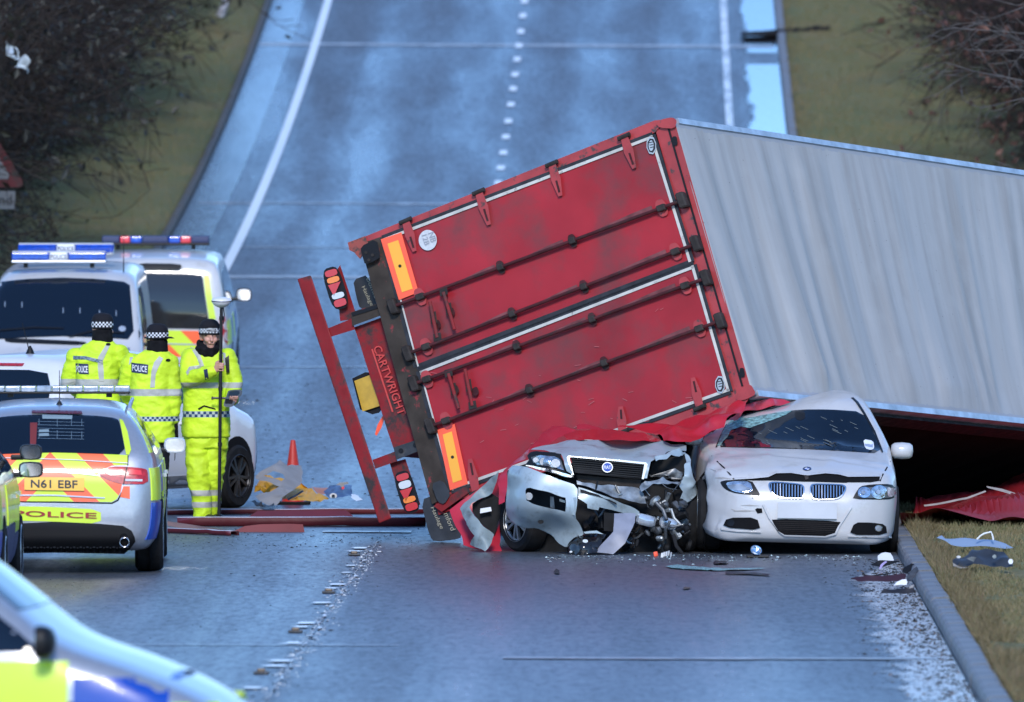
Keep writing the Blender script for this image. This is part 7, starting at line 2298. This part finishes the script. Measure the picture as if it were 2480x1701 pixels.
def board(label, pts, dep, m):
    c = [(q[0], q[1], d) for q, d in zip(Z8(pts), dep)]
    o = lay('fallen_board', Z8(pts), cam_ray, rbf(c), m, None, 0, .03, 10, (), True, (2, .012))
    return tag(o, label, 'board', 'red boards fallen across the road')
board('dark red board with slanted ends lying behind the officer foot', [(650, 856), (690, 820), (745, 786), (1000, 784), (1455, 788), (1490, 815), (1525, 852), (1100, 858)], [109.60, 109.63, 109.66, 109.66, 109.66, 109.63, 109.60, 109.60], M_drail)
board('dark red board with a square end nearest the camera in front of the officer', [(490, 985), (560, 945), (640, 908), (760, 896), (1000, 894), (1105, 897), (1124, 998), (900, 997), (700, 996)], [105.80, 105.83, 105.86, 105.87, 105.87, 105.87, 105.80, 105.80, 105.80], mat('brown_red_board', (.16, .022, .02), rough=.45, coat=.1, var=(2, .2)))
board('narrow brown strip lying left of the square ended board', [(0, 868), (60, 880), (300, 915), (520, 945), (640, 930), (520, 975), (300, 955), (100, 925), (0, 905)], [106.5, 106.5, 106.42, 106.38, 106.4, 106.34, 106.36, 106.44, 106.46], mat('brown_strip', (.14, .09, .08), rough=.4, var=(3, .3)))
# orange shred hanging by the rear plate
o = lay('orange_shred', [(908, 1052), (914, 1030), (926, 1008), (932, 1012), (924, 1036), (912, 1056)], cam_ray, tr_plane(-.2), M_mark, None, 0, .004, 6)
tag(o, 'small orange strip hanging below the trailer number plate', 'debris')
# --- red curtain on the right verge under the trailer
Z9 = zoomer(2000, 1180, .32675)
o = debris('fallen_curtain', 'red curtain heaped on the grass in the dark under the trailer', 'curtain', [(590, 252), (600, 200), (640, 165), (760, 118), (900, 80), (1040, 40), (1190, -20), (1400, -80), (1700, -140), (2100, -160), (2100, 300), (1469, 262), (1200, 246), (900, 242)], [(590, 252, 104.0), (640, 165, 106.5), (900, 80, 107.8), (1190, -20, 108.6), (1700, -140, 109.6), (2100, 300, 103.5), (1200, 246, 103.8), (900, 242, 103.9), (1200, 120, 106.0), (1500, 80, 106.4)], mat('shaded_red_curtain', (.26, .010, .016), rough=.5, var=(2, .25)), Z9, crumple=(1.5, .16), step=7, group='red sheeting torn from the trailer')  # curtain red darkened to put the trailer's shade into the colour
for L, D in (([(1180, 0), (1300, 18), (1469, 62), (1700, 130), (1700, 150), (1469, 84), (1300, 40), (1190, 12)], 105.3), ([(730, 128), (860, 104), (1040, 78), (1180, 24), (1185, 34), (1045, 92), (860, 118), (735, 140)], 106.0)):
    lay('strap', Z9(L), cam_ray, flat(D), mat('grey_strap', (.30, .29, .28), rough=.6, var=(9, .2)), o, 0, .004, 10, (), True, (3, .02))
# --- pieces on the verge
o = debris('mirror_shell', 'pale blue curved shell lying on the grass with a bent white wire', 'debris', [(815, 385), (860, 362), (880, 388), (1000, 383), (1240, 388), (1330, 415), (1388, 442), (1330, 448), (1150, 440), (1000, 436), (930, 425), (880, 402)], [(815, 385, 99.9), (1000, 383, 100.6), (1240, 388, 100.6), (1388, 442, 99.6), (1000, 436, 99.4), (1150, 412, 99.7)], mat('pale_blue_shell', (.30, .38, .50), rough=.25, metal=.3, coat=.4), Z9, group='car parts on the verge')
vd_ = ground_D(1180 + 448 * .32675, .17)
w = [px(*q, vd_) for q in Z9([(1120, 388), (1145, 362), (1172, 345), (1225, 332), (1234, 355), (1242, 392)])]
mb = MB(); mb.tube(w, .008, 6); mb.build('bent_wire', M_whiteprint, o)
o = debris('plastic_moulding', 'jagged black plastic panel lying on the grass nearer than the shell', 'debris', [(935, 540), (985, 508), (1050, 490), (1080, 465), (1130, 462), (1180, 460), (1250, 462), (1310, 472), (1340, 530), (1388, 535), (1396, 600), (1340, 600), (1290, 583), (1150, 585), (1080, 572), (1010, 598), (945, 580)], [(935, 540, 97.6), (1080, 465, 98.2), (1310, 472, 98.2), (1396, 600, 97.0), (1010, 598, 97.0), (1180, 530, 97.4)], mat('charcoal_plastic', (.03, .034, .042), rough=.4, var=(8, .3)), Z9, thick=.03, crumple=(8, .03), group='car parts on the verge')
for pts, m in ((circ(1250, 515, 15, 14, 12), M_mechl), (circ(1370, 552, 18, 20, 12), M_whiteprint), ([(940, 560), (990, 590), (1060, 596), (1000, 604), (945, 584)], M_gbump), ([(1080, 515), (1115, 520), (1095, 555), (1040, 530)], M_mech), (circ(985, 518, 16, 10, 10), M_clear)):
    lay('panel_fragment', Z9(pts), cam_ray, flat(ground_D(1180 + 600 * .32675, .17) - .06), m, o, 0, .015, 6)
# --- pieces by the kerb
for name, label, pts, dep, m, th in (
    ('lamp_fragment', 'ribbed clear lamp fragment standing at the end of the kerb', [(392, 548), (388, 510), (410, 492), (440, 488), (480, 492), (492, 520), (500, 545), (440, 558)], [98.0, 98.1, 98.2, 98.2, 98.2, 98.1, 98.0, 97.9], M_clear, .05),
    ('plastic_tray', 'flat dark tray under the lamp fragment', [(325, 575), (400, 545), (540, 545), (545, 556), (470, 575), (400, 588)], [97.4, 97.9, 97.9, 97.8, 97.4, 97.2], M_trim, .02),
    ('violet_shard', 'curved violet shard leaning on the tray', [(390, 598), (400, 572), (440, 545), (450, 552), (420, 578), (405, 602)], [97.1, 97.4, 97.7, 97.6, 97.3, 97.1], mat('violet_plastic', (.34, .28, .48), rough=.3), .01),
    ('bumper_strip', 'long dark bumper strip pointing away from the kerb', [(188, 682), (225, 660), (330, 655), (440, 660), (560, 640), (600, 650), (590, 690), (440, 700), (250, 698)], [94.6, 95.0, 95.0, 95.0, 95.2, 95.1, 94.5, 94.4, 94.4], mat('dark_maroon_plastic', (.035, .012, .018), rough=.4), .03),
    ('black_rod', 'thin black rod lying over the bumper strip', [(265, 660), (268, 640), (285, 640), (290, 652), (540, 628), (542, 634), (300, 664)], [95.2, 95.3, 95.3, 95.2, 95.4, 95.3, 95.1], M_trim, .02),
    ('white_shell', 'white mirror shell fragment resting by the kerb', [(498, 732), (520, 705), (560, 688), (598, 684), (608, 706), (600, 722), (560, 722)], [93.6, 93.8, 93.9, 93.9, 93.8, 93.7, 93.6], M_whiteprint, .02),
    ('pale_shard', 'small pale pointed shard right of the white shell', [(605, 760), (622, 730), (655, 720), (640, 742)], [93.2, 93.4, 93.5, 93.3], M_gbump, .01),
    ('black_fragment', 'black ragged fragment below the white shell', [(405, 795), (430, 758), (470, 755), (600, 752), (650, 745), (655, 780), (560, 790), (480, 785)], [92.5, 92.9, 92.9, 92.9, 93.0, 92.6, 92.4, 92.5], mat('ragged_black', (.016, .014, .016), rough=.4), .04),
    ('black_housing', 'black louvred housing leaning on the kerb', [(565, 630), (580, 590), (625, 560), (660, 575), (640, 610), (598, 650)], [97.0, 97.3, 97.5, 97.4, 97.2, 96.8], M_trim, .05),
    ('black_housing', 'dark label plate leaning on the kerb nearer than the louvred housing', [(600, 680), (598, 648), (680, 592), (692, 625), (640, 690), (610, 705)], [96.2, 96.5, 96.8, 96.6, 96.2, 96.0], mat('slate_plastic', (.035, .04, .05), rough=.45, var=(30, .5)), .03)):
    o = lay(name, Z9(pts), cam_ray, lying(Z9(pts), .03), m, None, 0, th, 5, (), True, (10, .015))
    tag(o, label, 'debris', 'car parts by the kerb')
# --- pieces in front of the wrecks
ZA = zoomer(1200, 1340, .47332)
for name, label, pts, D, m, th in (
    ('glass_sheet', 'sheet of crazed green glass flat on the road before the saloon wheel', [(870, 66), (930, 58), (1000, 66), (1100, 72), (1180, 76), (1390, 76), (1280, 84), (1120, 86), (980, 80), (900, 74)], 98.3, MATS['crazed_glass'], .01),
    ('rubber_strip', 'thin black strip lying before the saloon', [(1175, 98), (1300, 97), (1404, 108), (1400, 113), (1290, 106), (1176, 104)], 97.3, M_trim, .012),
    ('black_bracket', 'small black bracket beside the glass sheet', [(1112, 44), (1125, 38), (1180, 38), (1186, 52), (1118, 54)], 98.9, M_trim, .03),
    ('grey_chip', 'grey angular chip alone on the road left of the wrecks front', [(298, 92), (310, 80), (328, 88), (326, 104), (304, 102)], 97.9, M_dark, .02),
    ('brown_leaf', 'brown leaf on the bare road before the hatchback', [(960, 176), (975, 170), (1000, 174), (985, 181), (965, 182)], 94.6, M_brown, .01)):
    o = lay(name, ZA(pts), cam_ray, (lambda D_: (lambda p: (ground_D(p[1], .015)) / ray(p[0], p[1]).y))(D), m, None, 0, th, 8, (), True, (12, .008))
    tag(o, label, 'debris', 'bits lying before the wrecks')
c = px(*ZA([(1330, 10)])[0], 99.4); c.z = .05
t = thing('lamp_bowl', 'broken chrome lamp bowl lying under the white saloon bumper', 'debris', (c.x, c.y, 0), 'bits lying before the wrecks')
mb = MB(); mb.lathe([(.001, -.02), (.03, -.015), (.048, .01), (.052, .035), (.046, .035), (.04, .01), (.001, -.008)], c, (.2, -.8, .6), 18); mb.build('bowl', M_chrome, t)
mb = MB(); mb.box((c.x + .02, c.y - .02, .012), (.10, .06, .008), ch=.004); mb.build('bowl_plate', M_trim, t)
c = px(*ZA([(820, 8)])[0], 99.6); c.z = .025
mb = MB(); mb.box(c, (.02, .018, .022), (1, .3, .2), (0, 1, 0), (-.2, 0, 1), .006); o = mb.build('orange_lens', M_mark)
tag(o, 'small orange lens chip at the hatchback engine', 'debris', 'bits lying before the wrecks')
c = px(*ZA([(875, 12)])[0], 99.5); c.z = .02
mb = MB()
for k in range(5): mb.box(c + Vector((.02 * k - .04, .01 * (k % 2), .006 * k % .02)), (.010, .01, .02), (1, .3 * k, .1), (0, 1, .2), (.1, 0, 1))
o = mb.build('lamp_splinter', M_clear); tag(o, 'clear splintered lamp piece next to the orange chip', 'debris', 'bits lying before the wrecks')
# --- road sign in the left thicket
g = px(0, 480, 150)
sg = thing('warning_sign', 'red bordered triangular road sign with a plate below, at the left edge in the thicket', 'road sign', (-7.35, 150.02, gz(150) + .2))
M_sred = mat('shaded_sign_red', (.10, .004, .007), rough=.6, dirt=((.03, .03, .025), 4, .5, .2)); M_swhite = mat('shaded_sign_white', (.17, .17, .175), rough=.4, dirt=((.2, .2, .18), 6, .6, .2))  # both sign colours darkened for the shade of the thicket
T_ = [(-135, 448), (-127, 454), (47, 454), (55, 448), (54, 438), (-35, 290), (-45, 290), (-134, 438)]
def tri(k): 
    cx, cy = -40, 396
    return [(cx + (x - cx) * k, cy + (y - cy) * k) for x, y in T_]
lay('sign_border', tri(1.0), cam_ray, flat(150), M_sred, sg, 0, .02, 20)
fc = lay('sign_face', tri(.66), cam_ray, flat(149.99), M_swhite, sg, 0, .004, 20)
lay('sign_symbol', [(-45, 420), (-36, 360), (-24, 375), (-14, 420), (-24, 425), (-30, 395)], cam_ray, flat(149.98), M_ink, fc, 0, .004, 10)
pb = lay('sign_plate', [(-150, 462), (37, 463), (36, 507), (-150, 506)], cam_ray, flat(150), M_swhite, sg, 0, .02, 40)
letters('plate_lettering', 'nd', (-2, 496), (31, 0), (0, -24), flat(149.985), M_ink, pb, 0)
for x in (-7.5,):
    mb = MB(); mb.tube([(-7.45, 150.06, gz(150) - .1), (-7.45, 150.06, gz(150) + 3.2)], .045, 10); mb.build('sign_post', M_dark, sg)
# --- white plastic bag caught in the twigs
ob = lay('plastic_bag', [(15, 100), (24, 112), (40, 122), (55, 132), (72, 136), (70, 158), (62, 166), (70, 178), (52, 168), (38, 150), (24, 138), (18, 122)], cam_ray, flat(145.4), mat('white_polythene', (.50, .56, .60), rough=.3), None, 0, .004, 4, [[(26, 118), (40, 126), (46, 140), (34, 134)]], True, (9, .10))
tag(ob, 'torn white plastic bag caught in the bare branches', 'bag')
# --- far things at the top edge
mk = []
bd = MB(); a = px(545, 22, 213); a.z = gz(213)
t = thing('marker_post', 'pale post leaning on the far left verge at the top edge', 'post', (a.x, 213, gz(213) + .1))
mb = MB(); p0 = px(528, 52, 213); p1 = px(556, -16, 213); mb.tube([p0, p1], .075, 8); mb.build('post', M_prail, t); mb = MB(); mb.lathe([(.10, 0), (.1, .05)], p0, (0, 0, 1), 10); mb.build('foot', M_dark, t)
y = Dv(92)
c = Vector((rx(y) + 4.95, y, gz(y)))
mb = MB()
rows = []
for i in range(14):
    rows.append([c + Vector((-.75 + 1.7 * i / 13, -.35 + .5 * j / 6 + .35 * i / 13, .02 + (.05 + .14 * (i / 13)) * math.sin(math.pi * j / 6) * (1 + .5 * noise.noise((i * .6, j * .7, 2))) + .03)) for j in range(7)])
mb.grid(rows); o = mb.build('dark_heap', M_rubber); solid(o, .02, 1); tag(o, 'low dark heap reaching from the far verge over the channel', 'debris')
